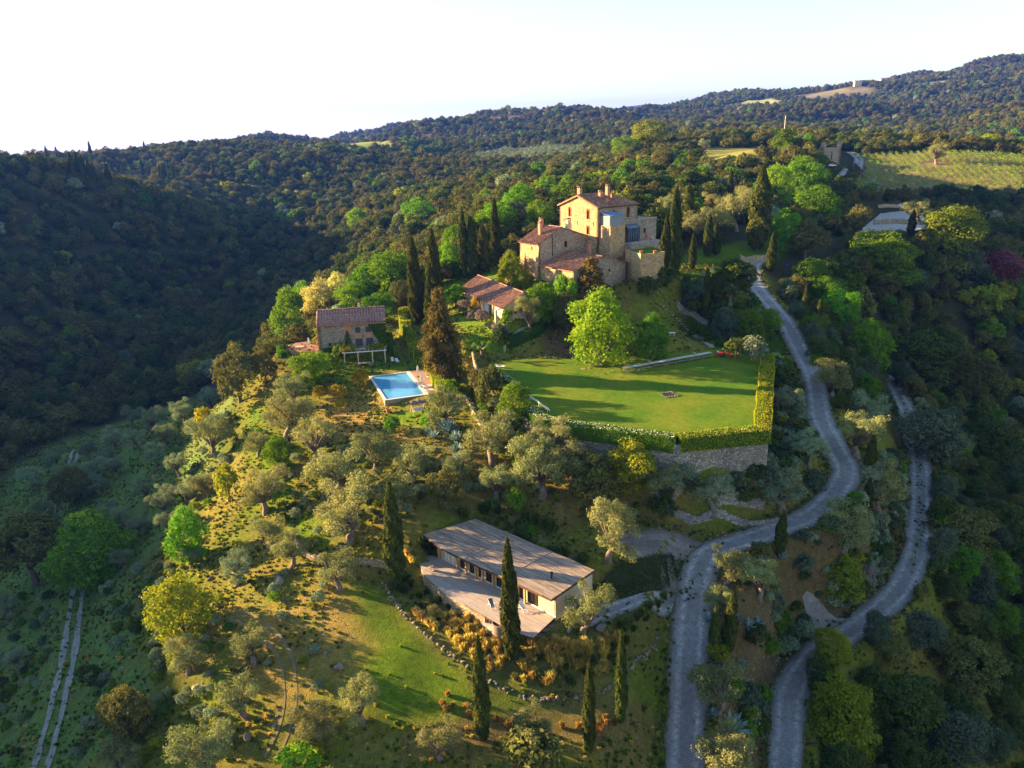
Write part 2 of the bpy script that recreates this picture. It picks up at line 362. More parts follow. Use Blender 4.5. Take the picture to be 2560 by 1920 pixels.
def mk_gravel(name, c1, c2, rut, edge):
    m,n,l = nodes(name); b = n['Principled BSDF']; b.inputs['Roughness'].default_value=.95; b.inputs['Specular IOR Level'].default_value=.1
    geo = n.new('ShaderNodeNewGeometry'); P = geo.outputs['Position']; ac = n.new('ShaderNodeAttribute'); ac.attribute_name='across'
    big = noise(n,l,P,.22,4); fine = noise(n,l,P,6,4,.8); mid = noise(n,l,P,1.3,4,.7)
    col = mixc(n,l,ramp(n,l,big,.35,.65),c1,c2)
    ab = n.new('ShaderNodeMath'); ab.operation='ABSOLUTE'; l.new(ac.outputs['Fac'],ab.inputs[0])
    d = n.new('ShaderNodeMath'); d.operation='SUBTRACT'; d.inputs[1].default_value=.46; l.new(ab.outputs[0],d.inputs[0]); d2=n.new('ShaderNodeMath'); d2.operation='ABSOLUTE'; l.new(d.outputs[0],d2.inputs[0])
    rt = ramp(n,l,d2.outputs[0],.22,.04); rm = n.new('ShaderNodeMath'); rm.operation='MULTIPLY'; l.new(rt,rm.inputs[0]); l.new(ramp(n,l,mid,.3,.6),rm.inputs[1])
    col = mixc(n,l,rm.outputs[0],col,rut)
    ad = n.new('ShaderNodeMath'); l.new(ab.outputs[0],ad.inputs[0]); am=n.new('ShaderNodeMath'); am.operation='MULTIPLY'; am.inputs[1].default_value=.9; l.new(mid,am.inputs[0]); l.new(am.outputs[0],ad.inputs[1])
    col = mixc(n,l,ramp(n,l,ad.outputs[0],1.18,1.42),col,edge)
    col = mixc(n,l,1.0,col,mixc(n,l,ramp(n,l,fine,.25,.75),(.45,.45,.47),(1.55,1.55,1.5)),'MULTIPLY'); col = mixc(n,l,1.0,col,mixc(n,l,ramp(n,l,mid,.3,.7),(.8,.8,.8),(1.2,1.2,1.2)),'MULTIPLY')
    l.new(col,b.inputs['Base Color']); bumpn(n,l,fine,.9,.08,b); return m
GRAVEL = mk_gravel('gravel',(.25,.235,.235),(.17,.16,.165),(.34,.325,.32),(.09,.085,.05))
GRAVEL_W = mk_gravel('gravel_warm',(.22,.18,.16),(.15,.125,.115),(.25,.21,.18),(.12,.09,.06))
RUT = mk_gravel('rut_gravel',(.26,.25,.24),(.18,.18,.16),(.30,.29,.28),(.11,.16,.05))
PATH = mk('trodden_earth',(.22,.17,.08),(.14,.12,.05),.6,.95,.5,.05,12)
STONE_W = mk_stone('stone_warm',(.56,.385,.20),(.40,.275,.15),(.30,.22,.13),1.9)
STONE_G = mk_stone('stone_grey',(.43,.355,.28),(.29,.24,.19),(.20,.165,.13),2.2)
STONE_D = mk_stone('stone_drywall',(.38,.345,.30),(.24,.215,.19),(.06,.05,.045),2.4,1.5)
STONE_GOLD = mk_stone('stone_gold',(.50,.38,.23),(.36,.27,.17),(.12,.09,.06),3.0,1.4)
ROCK = mk('rock',(.27,.225,.18),(.13,.11,.09),1.2,.95,.8,.12,5,rnd=.2)
PLASTER = mk('plaster_cream',(.66,.54,.36),(.55,.43,.28),.8,.9,.2,.02,8)
PLASTER_P = mk('plaster_pink',(.50,.25,.15),(.40,.20,.12),.8,.9,.2,.02,8)
def mk_tile(name,c1,c2,c3):
    m,n,l = nodes(name); b=n['Principled BSDF']; b.inputs['Roughness'].default_value=.9; b.inputs['Specular IOR Level'].default_value=.15
    tc=n.new('ShaderNodeTexCoord'); vo=n.new('ShaderNodeTexVoronoi'); vo.inputs['Scale'].default_value=3.2; l.new(tc.outputs['Object'],vo.inputs['Vector'])
    sp=n.new('ShaderNodeSeparateColor'); l.new(vo.outputs['Color'],sp.inputs['Color'])
    col=mixc(n,l,sp.outputs[0],c1,c2); col=mixc(n,l,ramp(n,l,sp.outputs[1],.75,.95),col,c3)
    nz=noise(n,l,tc.outputs['Object'],.4,4); col=mixc(n,l,1.0,col,mixc(n,l,ramp(n,l,nz,.3,.7),(.7,.7,.72),(1.2,1.18,1.15)),'MULTIPLY')
    l.new(col,b.inputs['Base Color']); bumpn(n,l,sp.outputs[2],.5,.05,b); return m
TILE = mk_tile('roof_tile',(.32,.155,.10),(.20,.095,.07),(.44,.30,.21))
TILE_P = mk_tile('roof_tile_faded',(.34,.19,.15),(.20,.10,.09),(.46,.34,.27))
TERRA = mk('terracotta',(.50,.20,.09),(.38,.14,.06),2,.85)
WOOD_G = mk('weathered_wood',(.35,.265,.205),(.21,.155,.12),1.0,.85,.4,.02,8,stretch=(.5,6,6))
WOOD_W = mk('warm_wood',(.50,.34,.18),(.36,.23,.12),1.5,.8,.2,.02,6,stretch=(6,6,.6))
WOOD_PALE = mk('pale_wood',(.62,.50,.34),(.50,.38,.25),1.5,.8,.2,.02,6,stretch=(.6,.6,7))
WOOD_D = mk('dark_wood',(.12,.06,.035),(.07,.035,.02),2,.8)
WHITE = mk('white_paint',(.78,.77,.74),(.68,.67,.64),2,.6)
FABRIC = mk('white_fabric',(.80,.77,.72),(.70,.67,.62),2,.9)
BLUEF = mk('blue_sling',(.12,.14,.20),(.09,.10,.15),3,.9)
GLASS = mk('dark_glass',(.035,.025,.02),(.02,.016,.014),1,.08); GLASS.node_tree.nodes['Principled BSDF'].inputs['Specular IOR Level'].default_value=.6
GLASS_B = mk('blue_glass',(.10,.14,.20),(.06,.09,.14),1,.1); GLASS_B.node_tree.nodes['Principled BSDF'].inputs['Specular IOR Level'].default_value=.6
SHUT = mk('blue_grey_shutter',(.07,.09,.13),(.05,.06,.09),3,.7)
METAL = mk('dark_metal',(.06,.06,.065),(.04,.04,.045),3,.5,metal=.6)
ZINC = mk('zinc',(.30,.33,.36),(.22,.25,.28),2,.5)
REDP = mk('red_paint',(.50,.03,.025),(.36,.02,.02),2,.4)
RUBBER = mk('rubber',(.02,.02,.02),(.03,.03,.03),4,.9)
SLATE = mk('flat_stone',(.42,.37,.33),(.28,.24,.21),1.6,.9,.5,.04,6,rnd=.15)
BRICK = mk('brick_paving',(.36,.17,.12),(.25,.11,.08),1.2,.9,.3,.02,10)

# ------------------------------------------------------------ level sites and roads pressed into the height field
def wp(pts): return [hit(*p) for p in pts]
def level(poly, z, soft=2.0, grow=0.0):
    poly = shrink(poly, -grow) if grow else np.asarray(poly)[:, :2]
    lo = poly.min(0) - soft - 2; hi = poly.max(0) + soft + 2
    m = (GXX > lo[0]) & (GXX < hi[0]) & (GYY > lo[1]) & (GYY < hi[1]); ys, xs = np.where(m)
    X = GXX[m]; Y = GYY[m]; d = np.full(X.shape, 1e9); n = len(poly)
    for i in range(n):
        a = poly[i]; b = poly[(i + 1) % n]; ab = b - a; t = np.clip(((X - a[0]) * ab[0] + (Y - a[1]) * ab[1]) / (ab @ ab), 0, 1)
        d = np.minimum(d, np.hypot(X - a[0] - t * ab[0], Y - a[1] - t * ab[1]))
    d = np.where(inpoly(X, Y, poly), 0, d); w = np.clip(1 - d / soft, 0, 1); w = w * w * (3 - 2 * w)
    GZ[ys, xs] = GZ[ys, xs] * (1 - w) + z * w
def smooth_line(pts, step=1.0):
    P = np.array([p[:2] for p in pts], float); P = np.vstack([2 * P[0] - P[1], P, 2 * P[-1] - P[-2]]); out = []
    for i in range(1, len(P) - 2):
        p0, p1, p2, p3 = P[i - 1:i + 3]; k = max(2, int(np.linalg.norm(p2 - p1) / step))
        for t in np.arange(k) / k:
            out.append(.5 * (2 * p1 + (p2 - p0) * t + (2 * p0 - 5 * p1 + 4 * p2 - p3) * t * t + (3 * p1 - p0 - 3 * p2 + p3) * t ** 3))
    out.append(P[-2]); return np.array(out)
def press(line, half, soft=3.0):
    z = ground(line[:, 0], line[:, 1]); k = 9
    zs = np.convolve(np.pad(z, k, mode='edge'), np.ones(2 * k + 1) / (2 * k + 1), 'valid')
    lo = line.min(0) - half - soft; hi = line.max(0) + half + soft
    m = (GXX > lo[0]) & (GXX < hi[0]) & (GYY > lo[1]) & (GYY < hi[1]); ys, xs = np.where(m); X = GXX[m]; Y = GYY[m]
    bd = np.full(X.shape, 1e9); bz = np.zeros(X.shape)
    ws = np.full(X.shape, 1e-12)
    for (px, py), q in zip(line, zs):
        d2 = (X - px) ** 2 + (Y - py) ** 2; bd = np.minimum(bd, np.sqrt(d2)); g_ = np.exp(-d2 / (2 * (half * .6 + .8) ** 2)); ws += g_; bz += g_ * q
    bz = bz / ws
    w = np.clip(1 - (bd - half) / soft, 0, 1); w = w * w * (3 - 2 * w); GZ[ys, xs] = GZ[ys, xs] * (1 - w) + bz * w
ROADS = {
 'road':   ([(1478,1700),(1482,1600),(1486,1500),(1490,1400),(1502,1290),(1530,1215),(1590,1180),(1680,1150),(1760,1108),(1815,1060),(1828,1015),(1805,965),(1775,905),(1764,845),(1748,785),(1712,722),(1662,655),(1627,605),(1628,575),(1640,563)], 5.4),
 'lower':  ([(1692,1700),(1700,1600),(1708,1500),(1760,1415),(1850,1355),(1935,1285),(1980,1190),(1988,1090),(1985,985),(1962,895),(1925,830),(1880,790)], 5.0),
 'drive':  ([(1535,1255),(1490,1210),(1435,1172),(1390,1150),(1340,1132)], 12.0),
 'spur':   ([(1510,1270),(1470,1288),(1380,1315),(1300,1325),(1250,1345)], 3.0),
 'valley_track': ([(75,1700),(105,1600),(130,1500),(150,1400),(165,1310),(170,1255)], 3.0),
 'grove_track': ([(125,1110),(140,1040),(160,985),(195,955)], 2.6),
 'meadow_path': ([(585,1640),(620,1560),(628,1480),(605,1400),(545,1345),(500,1330)], 2.2),
 'far_road': ([(1790,385),(1830,378),(1855,355),(1848,338),(1835,330)], 9.0),
}
LINES = {k: (smooth_line(wp(p)), w) for k, (p, w) in ROADS.items()}
for k in ('lower', 'drive', 'spur', 'road', 'valley_track'): press(LINES[k][0], LINES[k][1] / 2 + (1.6 if k in ('drive', 'link') else .6))

c5 = lambda x, y: ((1120 + x * .3797) / 1.1573, (640 + y * .3797) / 1.1573)
LZ = 14.0
LAWN = [at(*c5(*p), LZ)[:2] for p in [(290,700),(300,780),(560,1030),(700,1090),(1500,1200),(2010,1150),(2060,680)]] + [(47,163),(33,160),(16,158),(2,159)]
level(LAWN, LZ - .06, 1.6, .9)
CAB_O = np.array([-11.8, 99.4]); CAB_U = np.array([.725, -.689]); CAB_W = np.array([.689, .725])
def cab(u, w): return CAB_O + CAB_U * u + CAB_W * w
level([cab(-1, 0), cab(23, 0), cab(23, 9), cab(0, 9)], .3, 2.5)
POOL = [(-30.1,155.8),(-22.9,158.4),(-18.1,142.5),(-25.8,140.5)]
level([(-31,158),(-14,163),(-11,147),(-17,141.5),(-22,142.5),(-25.5,143)], 11.85, 2.0)
level([(-45,167),(-27,171),(-29,186),(-47,182)], 14.6, 2.5)
level([(-54,166),(-44,164),(-45,176),(-54,176)], 14.0, 2.0)
level([(-13,194),(-1.5,168),(5,172),(-6,199)], 20.3, 2.0)
level([(22,192),(14,201),(26,215),(35,206)], 31.5, 2.0)
level([(8,181),(3,188),(16,196),(20,190)], 26.5, 2.5)
PARK = [hit(*p)[:2] for p in [(1850,508),(1905,440),(1985,452),(2010,500),(1960,515),(1880,517)]]
level(PARK, float(np.mean(ground(np.array(PARK)[:,0], np.array(PARK)[:,1]))), 8.0)
VINE = [hit(*p)[:2] for p in [(1838,418),(1872,362),(1846,336),(1950,330),(2230,338),(2230,418),(2120,425),(2000,413),(1900,426)]]
# ------------------------------------------------------------ ground sheet
def zone(pts, wob=3.0, sc=6.0):
    P = [hit(*p)[:2] for p in pts]
    nx = (fbm(GXX / sc, GYY / sc, 3) - .44) * 2 * wob * 2; ny = (fbm(GXX / sc + 40, GYY / sc + 7, 3) - .44) * 2 * wob * 2
    mk_ = inpoly(GXX + nx, GYY + ny, P).astype(float)
    for _ in range(3): mk_ = (mk_ * 2 + np.roll(mk_, 1, 0) + np.roll(mk_, -1, 0) + np.roll(mk_, 1, 1) + np.roll(mk_, -1, 1)) / 6
    return mk_
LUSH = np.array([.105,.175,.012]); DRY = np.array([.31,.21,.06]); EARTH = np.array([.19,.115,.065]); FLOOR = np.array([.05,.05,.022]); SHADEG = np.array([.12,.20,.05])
OLIVEG = np.array([.135,.165,.018])
r_ = np.hypot(GXX, GYY)
nz1 = np.clip((fbm(GXX / 9, GYY / 9, 4) - .34) / .22, 0, 1)[..., None]; nz2 = np.clip((fbm(GXX / 3.1 + 50, GYY / 3.1, 3) - .36) / .18, 0, 1)[..., None]
C = OLIVEG * (1 - nz1 * .4) + DRY * nz1 * .4
C = C * (1 - nz2 * .25) + EARTH * nz2 * .25
def blend(mask, col, k=1.0):
    global C
    m = mask[..., None] * k; C = C * (1 - m) + col * m
near = (GXX > -72) & (GXX < 80) & (GYY < 215)
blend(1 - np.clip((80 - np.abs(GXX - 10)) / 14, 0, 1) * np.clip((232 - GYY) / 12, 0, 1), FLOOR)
shade_grove = zone([(-60,1640),(-60,1150),(60,990),(180,930),(420,850),(520,900),(470,1010),(420,1100),(320,1210),(270,1330),(330,1500),(260,1640),(100,1720)], 3)
blend(shade_grove, SHADEG * (1 - .3 * nz2) + EARTH * .25 * nz2)  # bluish grass: the slope's shade is put into its colour
blend(zone([(735,1285),(840,1285),(940,1415),(1040,1490),(1250,1530),(1400,1470),(1425,1550),(1300,1595),(1000,1570),(850,1560),(745,1460)], 1.6), LUSH * (1 - .25 * nz2) + OLIVEG * .25 * nz2)
blend(zone([(470,1300),(730,1265),(800,1400),(770,1470),(600,1500),(480,1390)], 2), DRY * (.7 + .3 * nz2) + OLIVEG * .3 * (1 - nz2), .75)
blend(zone([(520,880),(570,880),(610,980),(660,1100),(700,1180),(660,1200),(600,1090),(540,990)], 1.5), LUSH)
blend(zone([(690,880),(790,858),(880,905),(900,970),(760,950),(690,930)], 1.5), DRY * .95)
blend(zone([(700,810),(735,765),(890,750),(905,800),(800,805),(760,850)], 1), LUSH)
blend(zone([(790,880),(830,890),(960,880),(950,925),(860,930)], 1.2), LUSH * 1.2)
blend(zone([(995,680),(1110,700),(1180,690),(1120,750),(1000,770)], .8), LUSH * 1.3)
blend(zone([(880,560),(1080,540),(1100,600),(1000,620),(950,700),(880,700)], 2), LUSH)
blend(zone([(1195,690),(1280,760),(1330,800),(1180,770),(1160,740)], 1), EARTH * .8)
blend(zone([(1480,540),(1680,520),(1690,560),(1560,580),(1480,580)], 1.5), LUSH * .9)
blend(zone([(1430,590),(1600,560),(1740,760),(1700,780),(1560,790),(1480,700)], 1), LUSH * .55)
blend(zone([(860,1300),(1000,1300),(1150,1390),(1420,1290),(1450,1300),(1430,1400),(1340,1490),(1230,1510),(1120,1500),(960,1400)], .4), EARTH * .45 + LUSH * .4)
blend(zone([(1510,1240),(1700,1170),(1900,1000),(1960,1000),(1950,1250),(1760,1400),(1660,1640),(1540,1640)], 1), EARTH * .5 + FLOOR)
blend(zone([(930,1560),(1430,1570),(1400,1660),(900,1660)], 1.5), EARTH * .65 + DRY * .2, .7)
blend(zone([(900,930),(1180,960),(1400,1060),(1300,1130),(1000,1120),(900,1060)], 2), EARTH * .7 + OLIVEG * .3, .7)
blend(zone([(1440,340),(1520,320),(1660,318),(1690,335),(1560,362)], 14, 30), np.array([.30,.28,.07]))
blend(inpoly(GXX, GYY, VINE).astype(float), np.array([.25,.19,.095]) * (.8 + .4 * nz2))
# far farmland: pale fields among the woods
FIELDS = [([(790,318),(860,300),(850,322)],(.40,.42,.10)),([(728,312),(848,306),(852,319),(735,322)],(.42,.43,.10)),([(740,325),(812,322),(800,332),(760,330)],(.26,.40,.05)),
          ([(900,345),(918,342),(922,350),(903,352)],(.45,.40,.08)),([(1140,282),(1250,274),(1290,282),(1180,292)],(.20,.28,.10)),
          ([(1700,205),(1880,190),(1900,200),(1740,216)],(.24,.21,.13)),([(1560,226),(1650,214),(1700,222),(1600,232)],(.42,.44,.16)),([(1780,196),(1860,186),(1880,192),(1800,204)],(.28,.23,.14)),([(1990,180),(2060,170),(2080,178),(2010,188)],(.24,.28,.14))]
FPOLY = []
for pts, col in FIELDS:
    P = np.array([hit(*p)[:2] for p in pts]); FPOLY.append(P); blend(inpoly(GXX, GYY, P).astype(float), np.array(col))
OLFIELD = np.array([hit(*p)[:2] for p in [(1000,345),(1080,320),(1250,318),(1260,338),(1100,352)]])
blend(inpoly(GXX, GYY, OLFIELD).astype(float), np.array([.26,.24,.12]))

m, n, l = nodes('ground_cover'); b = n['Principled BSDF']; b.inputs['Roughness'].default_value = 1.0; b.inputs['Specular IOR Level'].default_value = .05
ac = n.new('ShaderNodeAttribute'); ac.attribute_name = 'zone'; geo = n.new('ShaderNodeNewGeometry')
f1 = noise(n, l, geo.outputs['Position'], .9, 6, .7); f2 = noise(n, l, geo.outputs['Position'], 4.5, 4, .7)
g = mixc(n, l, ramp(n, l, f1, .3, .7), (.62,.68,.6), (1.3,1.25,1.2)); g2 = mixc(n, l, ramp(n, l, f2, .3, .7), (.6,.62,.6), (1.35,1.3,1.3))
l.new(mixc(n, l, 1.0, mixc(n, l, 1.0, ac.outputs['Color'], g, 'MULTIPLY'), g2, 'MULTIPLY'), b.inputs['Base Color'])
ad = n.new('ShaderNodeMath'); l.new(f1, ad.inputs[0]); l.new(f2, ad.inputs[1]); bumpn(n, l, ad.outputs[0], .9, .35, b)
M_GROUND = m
ny, nx = GZ.shape
idx = np.arange(nx * ny).reshape(ny, nx)
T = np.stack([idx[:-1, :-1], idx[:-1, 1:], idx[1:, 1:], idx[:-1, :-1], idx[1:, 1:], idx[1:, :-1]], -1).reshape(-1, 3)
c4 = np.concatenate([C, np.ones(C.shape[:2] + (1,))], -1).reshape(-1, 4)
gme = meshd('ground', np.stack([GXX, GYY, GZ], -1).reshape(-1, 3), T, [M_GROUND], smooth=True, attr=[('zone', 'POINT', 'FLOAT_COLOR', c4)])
tag(link('ground', gme), kind='structure')

def ribbon(name, line, half, matl, dz=.06, rag=.25, off=0.0, parent=None, nseg=6, taper=False):
    d = np.gradient(line, axis=0); d /= np.linalg.norm(d, axis=1)[:, None]; nrm = np.stack([-d[:, 1], d[:, 0]], -1); V = []
    s = np.arange(len(line))
    N0 = len(line); endt = np.sqrt(np.clip(1 - (1 - np.clip(np.minimum(s, N0 - 1 - s) / max(half, 1.0), 0, 1)) ** 2, .02, 1)) if taper else np.ones(N0); half = half * endt
    for k in range(nseg + 1):
        t = -1 + 2 * k / nseg; e = rag * (vnoise(s * .35 + 11 * k, s * 0 + k + name.__hash__() % 7) - .5) * 2 if k in (0, nseg) else 0
        p = line + nrm * (off + t * half + e * (1 if k else -1))[:, None]
        p = p; V.append(np.column_stack([p, ground(p[:, 0], p[:, 1]) + dz]))
    V = np.stack(V, 1); N, K = V.shape[:2]; ii = np.arange(N * K).reshape(N, K)
    Q = np.stack([ii[:-1, 1:], ii[:-1, :-1], ii[1:, :-1], ii[1:, 1:]], -1).reshape(-1, 4)
    ac_ = np.tile(np.linspace(-1, 1, K), N)
    return link(name, meshd(name, V.reshape(-1, 3), Q, [matl], smooth=True, attr=[('across', 'POINT', 'FLOAT', ac_)]), parent)
def join_meshes(name, objs):
    bm = bmesh.new()
    for o in objs: bm.from_mesh(o.data)
    me = bpy.data.meshes.new(name); bm.to_mesh(me); bm.free(); me.materials.append(objs[0].data.materials[0])
    for o in objs: bpy.data.objects.remove(o)
    return link(name, me)
tag(ribbon('gravel_road', LINES['road'][0], 2.7, GRAVEL, .16, .4), kind='structure')
tag(ribbon('lower_gravel_road', LINES['lower'][0], 2.5, GRAVEL, .13, .4), kind='structure')
tag(ribbon('gravel_forecourt', LINES['drive'][0], 7.2, GRAVEL_W, .10, .7, nseg=10, taper=True), kind='structure')
tag(ribbon('gravel_path', LINES['spur'][0], 1.6, GRAVEL, .09, .3, taper=True), kind='structure')
tag(ribbon('far_gravel_road', LINES['far_road'][0], 3.2, GRAVEL, .6, .3), kind='structure')
tag(join_meshes('farm_track', [ribbon('farm_track', LINES['valley_track'][0], .46, RUT, .08, .2, o, nseg=2) for o in (-.85, .85)]), kind='structure')
tag(join_meshes('grove_track', [ribbon('grove_track', LINES['grove_track'][0], .4, RUT, .08, .2, o, nseg=2) for o in (-.8, .8)]), kind='structure')
tag(join_meshes('meadow_path', [ribbon('meadow_path', LINES['meadow_path'][0], .2, PATH, .05, .15, o, nseg=2) for o in (-.75, .75)]), kind='structure')
def sheet(name, poly, matl, dz, step=1.5, zfix=None):
    """a draped or level sheet over a polygon"""
    P = np.asarray(poly)[:, :2]; bm = bmesh.new()
    vs_ = [bm.verts.new((*p, 0)) for p in P]; bm.faces.new(vs_); bmesh.ops.triangulate(bm, faces=bm.faces[:])
    for _ in range(7):
        es = [e for e in bm.edges if e.calc_length() > step]
        if not es or len(bm.verts) > 9000: break
        bmesh.ops.subdivide_edges(bm, edges=es, cuts=1); bmesh.ops.triangulate(bm, faces=[f for f in bm.faces if len(f.verts) > 3])
    xy = np.array([v.co[:2] for v in bm.verts]); z = ground(xy[:, 0], xy[:, 1]) + dz if zfix is None else np.full(len(xy), zfix)
    for v, q in zip(bm.verts, z): v.co.z = q
    bmesh.ops.recalc_face_normals(bm, faces=bm.faces[:]); me = bpy.data.meshes.new(name); bm.to_mesh(me); bm.free()
    if len(me.polygons) and me.polygons[0].normal.z < 0: me.flip_normals()
    me.materials.append(matl); return link(name, me)
SLIP = [hit(*p)[:2] for p in [(1733,1290),(1742,1278),(1756,1284),(1785,1318),(1815,1336),(1850,1338),(1868,1352),(1840,1374),(1790,1396),(1752,1412),(1742,1380),(1744,1335)]]
tag(sheet('gravel_bay', SLIP, GRAVEL, .11, .8), kind='structure')
tag(sheet('car_park', PARK, mk_gravel('gravel_sunlit',(.42,.38,.36),(.33,.30,.28),(.46,.42,.40),(.2,.17,.13)), .35, 4.0), kind='structure')  # paler than the road gravel: sunlight put into the colour
# the lawn: mown turf
m, n, l = nodes('mown_turf'); b = n['Principled BSDF']; b.inputs['Roughness'].default_value = 1.0; b.inputs['Specular IOR Level'].default_value = .05
geo = n.new('ShaderNodeNewGeometry'); f0 = noise(n, l, geo.outputs['Position'], .12, 3); f1 = noise(n, l, geo.outputs['Position'], 1.4, 5, .7); f2 = noise(n, l, geo.outputs['Position'], 7, 3, .7)
cc = mixc(n, l, ramp(n, l, f0, .35, .65), (.075,.16,.012), (.155,.185,.016)); cc = mixc(n, l, 1.0, cc, mixc(n, l, ramp(n, l, f1, .3, .7), (.7,.75,.7), (1.2,1.2,1.2)), 'MULTIPLY')
cc = mixc(n, l, 1.0, cc, mixc(n, l, ramp(n, l, f2, .3, .7), (.7,.7,.7), (1.3,1.3,1.3)), 'MULTIPLY'); l.new(cc, b.inputs['Base Color']); bumpn(n, l, f2, .9, .15, b)
TURF = m
tag(sheet('lawn', shrink(LAWN, -.6), TURF, 0, 2.0, LZ), kind='structure')

# ------------------------------------------------------------ foliage
def leaves(cen, nrm, size, rng, aspect=.55, droop=0.0):
    N = len(cen); nrm = nrm / (np.linalg.norm(nrm, axis=1)[:, None] + 1e-9)
    a = rng.normal(size=(N, 3)); t = a - (a * nrm).sum(1)[:, None] * nrm; t /= np.linalg.norm(t, axis=1)[:, None] + 1e-9
    if droop: t[:, 2] -= droop; t /= np.linalg.norm(t, axis=1)[:, None]
    bt = np.cross(nrm, t); s = np.asarray(size)[:, None] if np.ndim(size) else size
    V = np.stack([cen - t * s * .5, cen + bt * s * aspect * .5 + t * s * .05, cen + t * s * .5, cen - bt * s * aspect * .5 + t * s * .05], 1)
    return V.reshape(-1, 3), np.arange(N * 4).reshape(N, 4)
def sph(rng, n):
    d = rng.normal(size=(n, 3)); return d / np.linalg.norm(d, axis=1)[:, None]
def crown(name, blobs, nclump, nleaf, lsize, matl, rng, clump_r=.45, aspect=.6, up=.25, droop=0.0, hollow=.72, squash=.8):
    """leaf sprays on the surface of overlapping lobes"""
    B = np.array([b[:3] for b in blobs], float); R = np.array([b[3] for b in blobs], float)
    k = rng.choice(len(B), nclump, p=R ** 2 / (R ** 2).sum()); d = sph(rng, nclump); d[:, 2] = np.where(d[:, 2] < -.55, -d[:, 2], d[:, 2])
    rad = R[k] * rng.uniform(hollow, 1.08, nclump); c = B[k] + d * rad[:, None] * np.array([1, 1, squash])
    inside = np.zeros(nclump, bool)
    for j in range(len(B)):
        q = np.linalg.norm((c - B[j]) / np.array([1, 1, squash]), axis=1) < R[j] * .68; inside |= q & (k != j)
    c = c[~inside]; d = d[~inside]; n = len(c)
    cr = clump_r * rng.uniform(.6, 1.35, n)
    e = sph(rng, n * nleaf); L = np.repeat(c, nleaf, 0) + e * (np.repeat(cr, nleaf) * rng.uniform(.35, 1.0, n * nleaf) ** .5)[:, None] * np.array([1, 1, .8])
    nr = np.repeat(d, nleaf, 0) * .55 + e * .6 + rng.normal(size=L.shape) * .45 + np.array([0, 0, up])
    V, Q = leaves(L, nr, lsize * rng.uniform(.6, 1.4, len(L)), rng, aspect, droop)
    lv = np.clip(np.repeat(rng.uniform(0, 1, n), nleaf) * .6 + rng.uniform(0, .4, len(L)), 0, 1)
    return meshd(name, V, Q, [matl], attr=[('lv', 'FACE', 'FLOAT', lv)])
def trunk_mesh(name, limbs, matl, n=7):
    mb = MB()
    for pts, rad in limbs: mb.tube(pts, rad, n)
    return meshd(name, mb.V, mb.F, [matl], smooth=True)
def lobes(rng, n, spread, z0, z1, r0, r1, core=None, flat=1.0):
    out = [core] if core else []
    for i in range(n):
        a = 2 * math.pi * (i + rng.uniform(-.3, .3)) / n * 1.618 * 1.0 if n > 6 else 2 * math.pi * (i + rng.uniform(-.25, .25)) / n
        q = spread * rng.uniform(.6, 1.0); z = rng.uniform(z0, z1); out.append((q * math.cos(a), q * math.sin(a) * flat, z, rng.uniform(r0, r1)))
    return out
PROTO = {}
def proto(kind, crown_me, trunk_me): PROTO.setdefault(kind, []).append((crown_me, trunk_me))
def limbs_to(rng, h0, r0, blobs, lean=.2, twist=.25):
    """a tapering trunk with a limb into each lobe"""
    top = (rng.uniform(-lean, lean), rng.uniform(-lean, lean), h0); mid = (top[0] * .3 + rng.uniform(-twist, twist) * .5, top[1] * .3 + rng.uniform(-twist, twist) * .5, h0 * .5)
    L = [([(0, 0, -.5), (0, 0, 0), mid, top], [r0 * 1.5, r0 * 1.35, r0, r0 * .8])]
    for b in blobs:
        m = ((top[0] + b[0]) / 2 + rng.uniform(-.2, .2), (top[1] + b[1]) / 2 + rng.uniform(-.2, .2), (top[2] + b[2]) / 2 + .1)
        L.append(([top, m, (b[0], b[1], b[2])], [r0 * .55, r0 * .33, r0 * .1]))
    return L
# olive: about 4.6 m tall and 4.6 m wide, open grey lobes on a twisted trunk
for i in range(6):
    g = np.random.default_rng(100 + i); bl = lobes(g, 11 + i % 3, 1.75, 1.3, 3.9, .4, .85, (g.uniform(-.4, .4), g.uniform(-.4, .4), 2.8, .85))
    for kk, matl in (('olive', L_OLIVE), ('olive_cool', L_OLIVE_C)):
        g2 = np.random.default_rng(200 + i); proto(kk, crown('olive_crown', bl, 480, 20, .15, matl, g2, .34, .42, .1, .1, .5, 1.0), trunk_mesh('olive_trunk', limbs_to(g2, 1.2, .26, bl, .5, .5), BARK_O))
# broadleaf: 8 m tall, 7.5 m wide domed crown
for i in range(4):
    g = np.random.default_rng(300 + i); bl = lobes(g, 16, 2.6, 1.0, 6.2, .9, 1.7, (0, 0, 4.4, 2.6)) + [(0, 0, 6.6, 1.3), (.4, .5, 1.9, 2.2), (-.8, -.3, 1.5, 1.7)]
    for kk, matl in (('lime', L_LIME), ('gold', L_GOLD), ('green', L_GREEN), ('pale', L_PALE), ('purple', L_PURPLE), ('bluegrey', L_BLUE)):
        if kk in ('pale', 'purple', 'bluegrey') and i > 1: continue
        g2 = np.random.default_rng(400 + i); proto(kk, crown(kk + '_crown', bl, 1250, 15, .25, matl, g2, .5, .7, .25, 0, .66, .95), trunk_mesh('broadleaf_trunk', limbs_to(g2, 1.2, .24, bl[1:7], .3, .2), BARK))
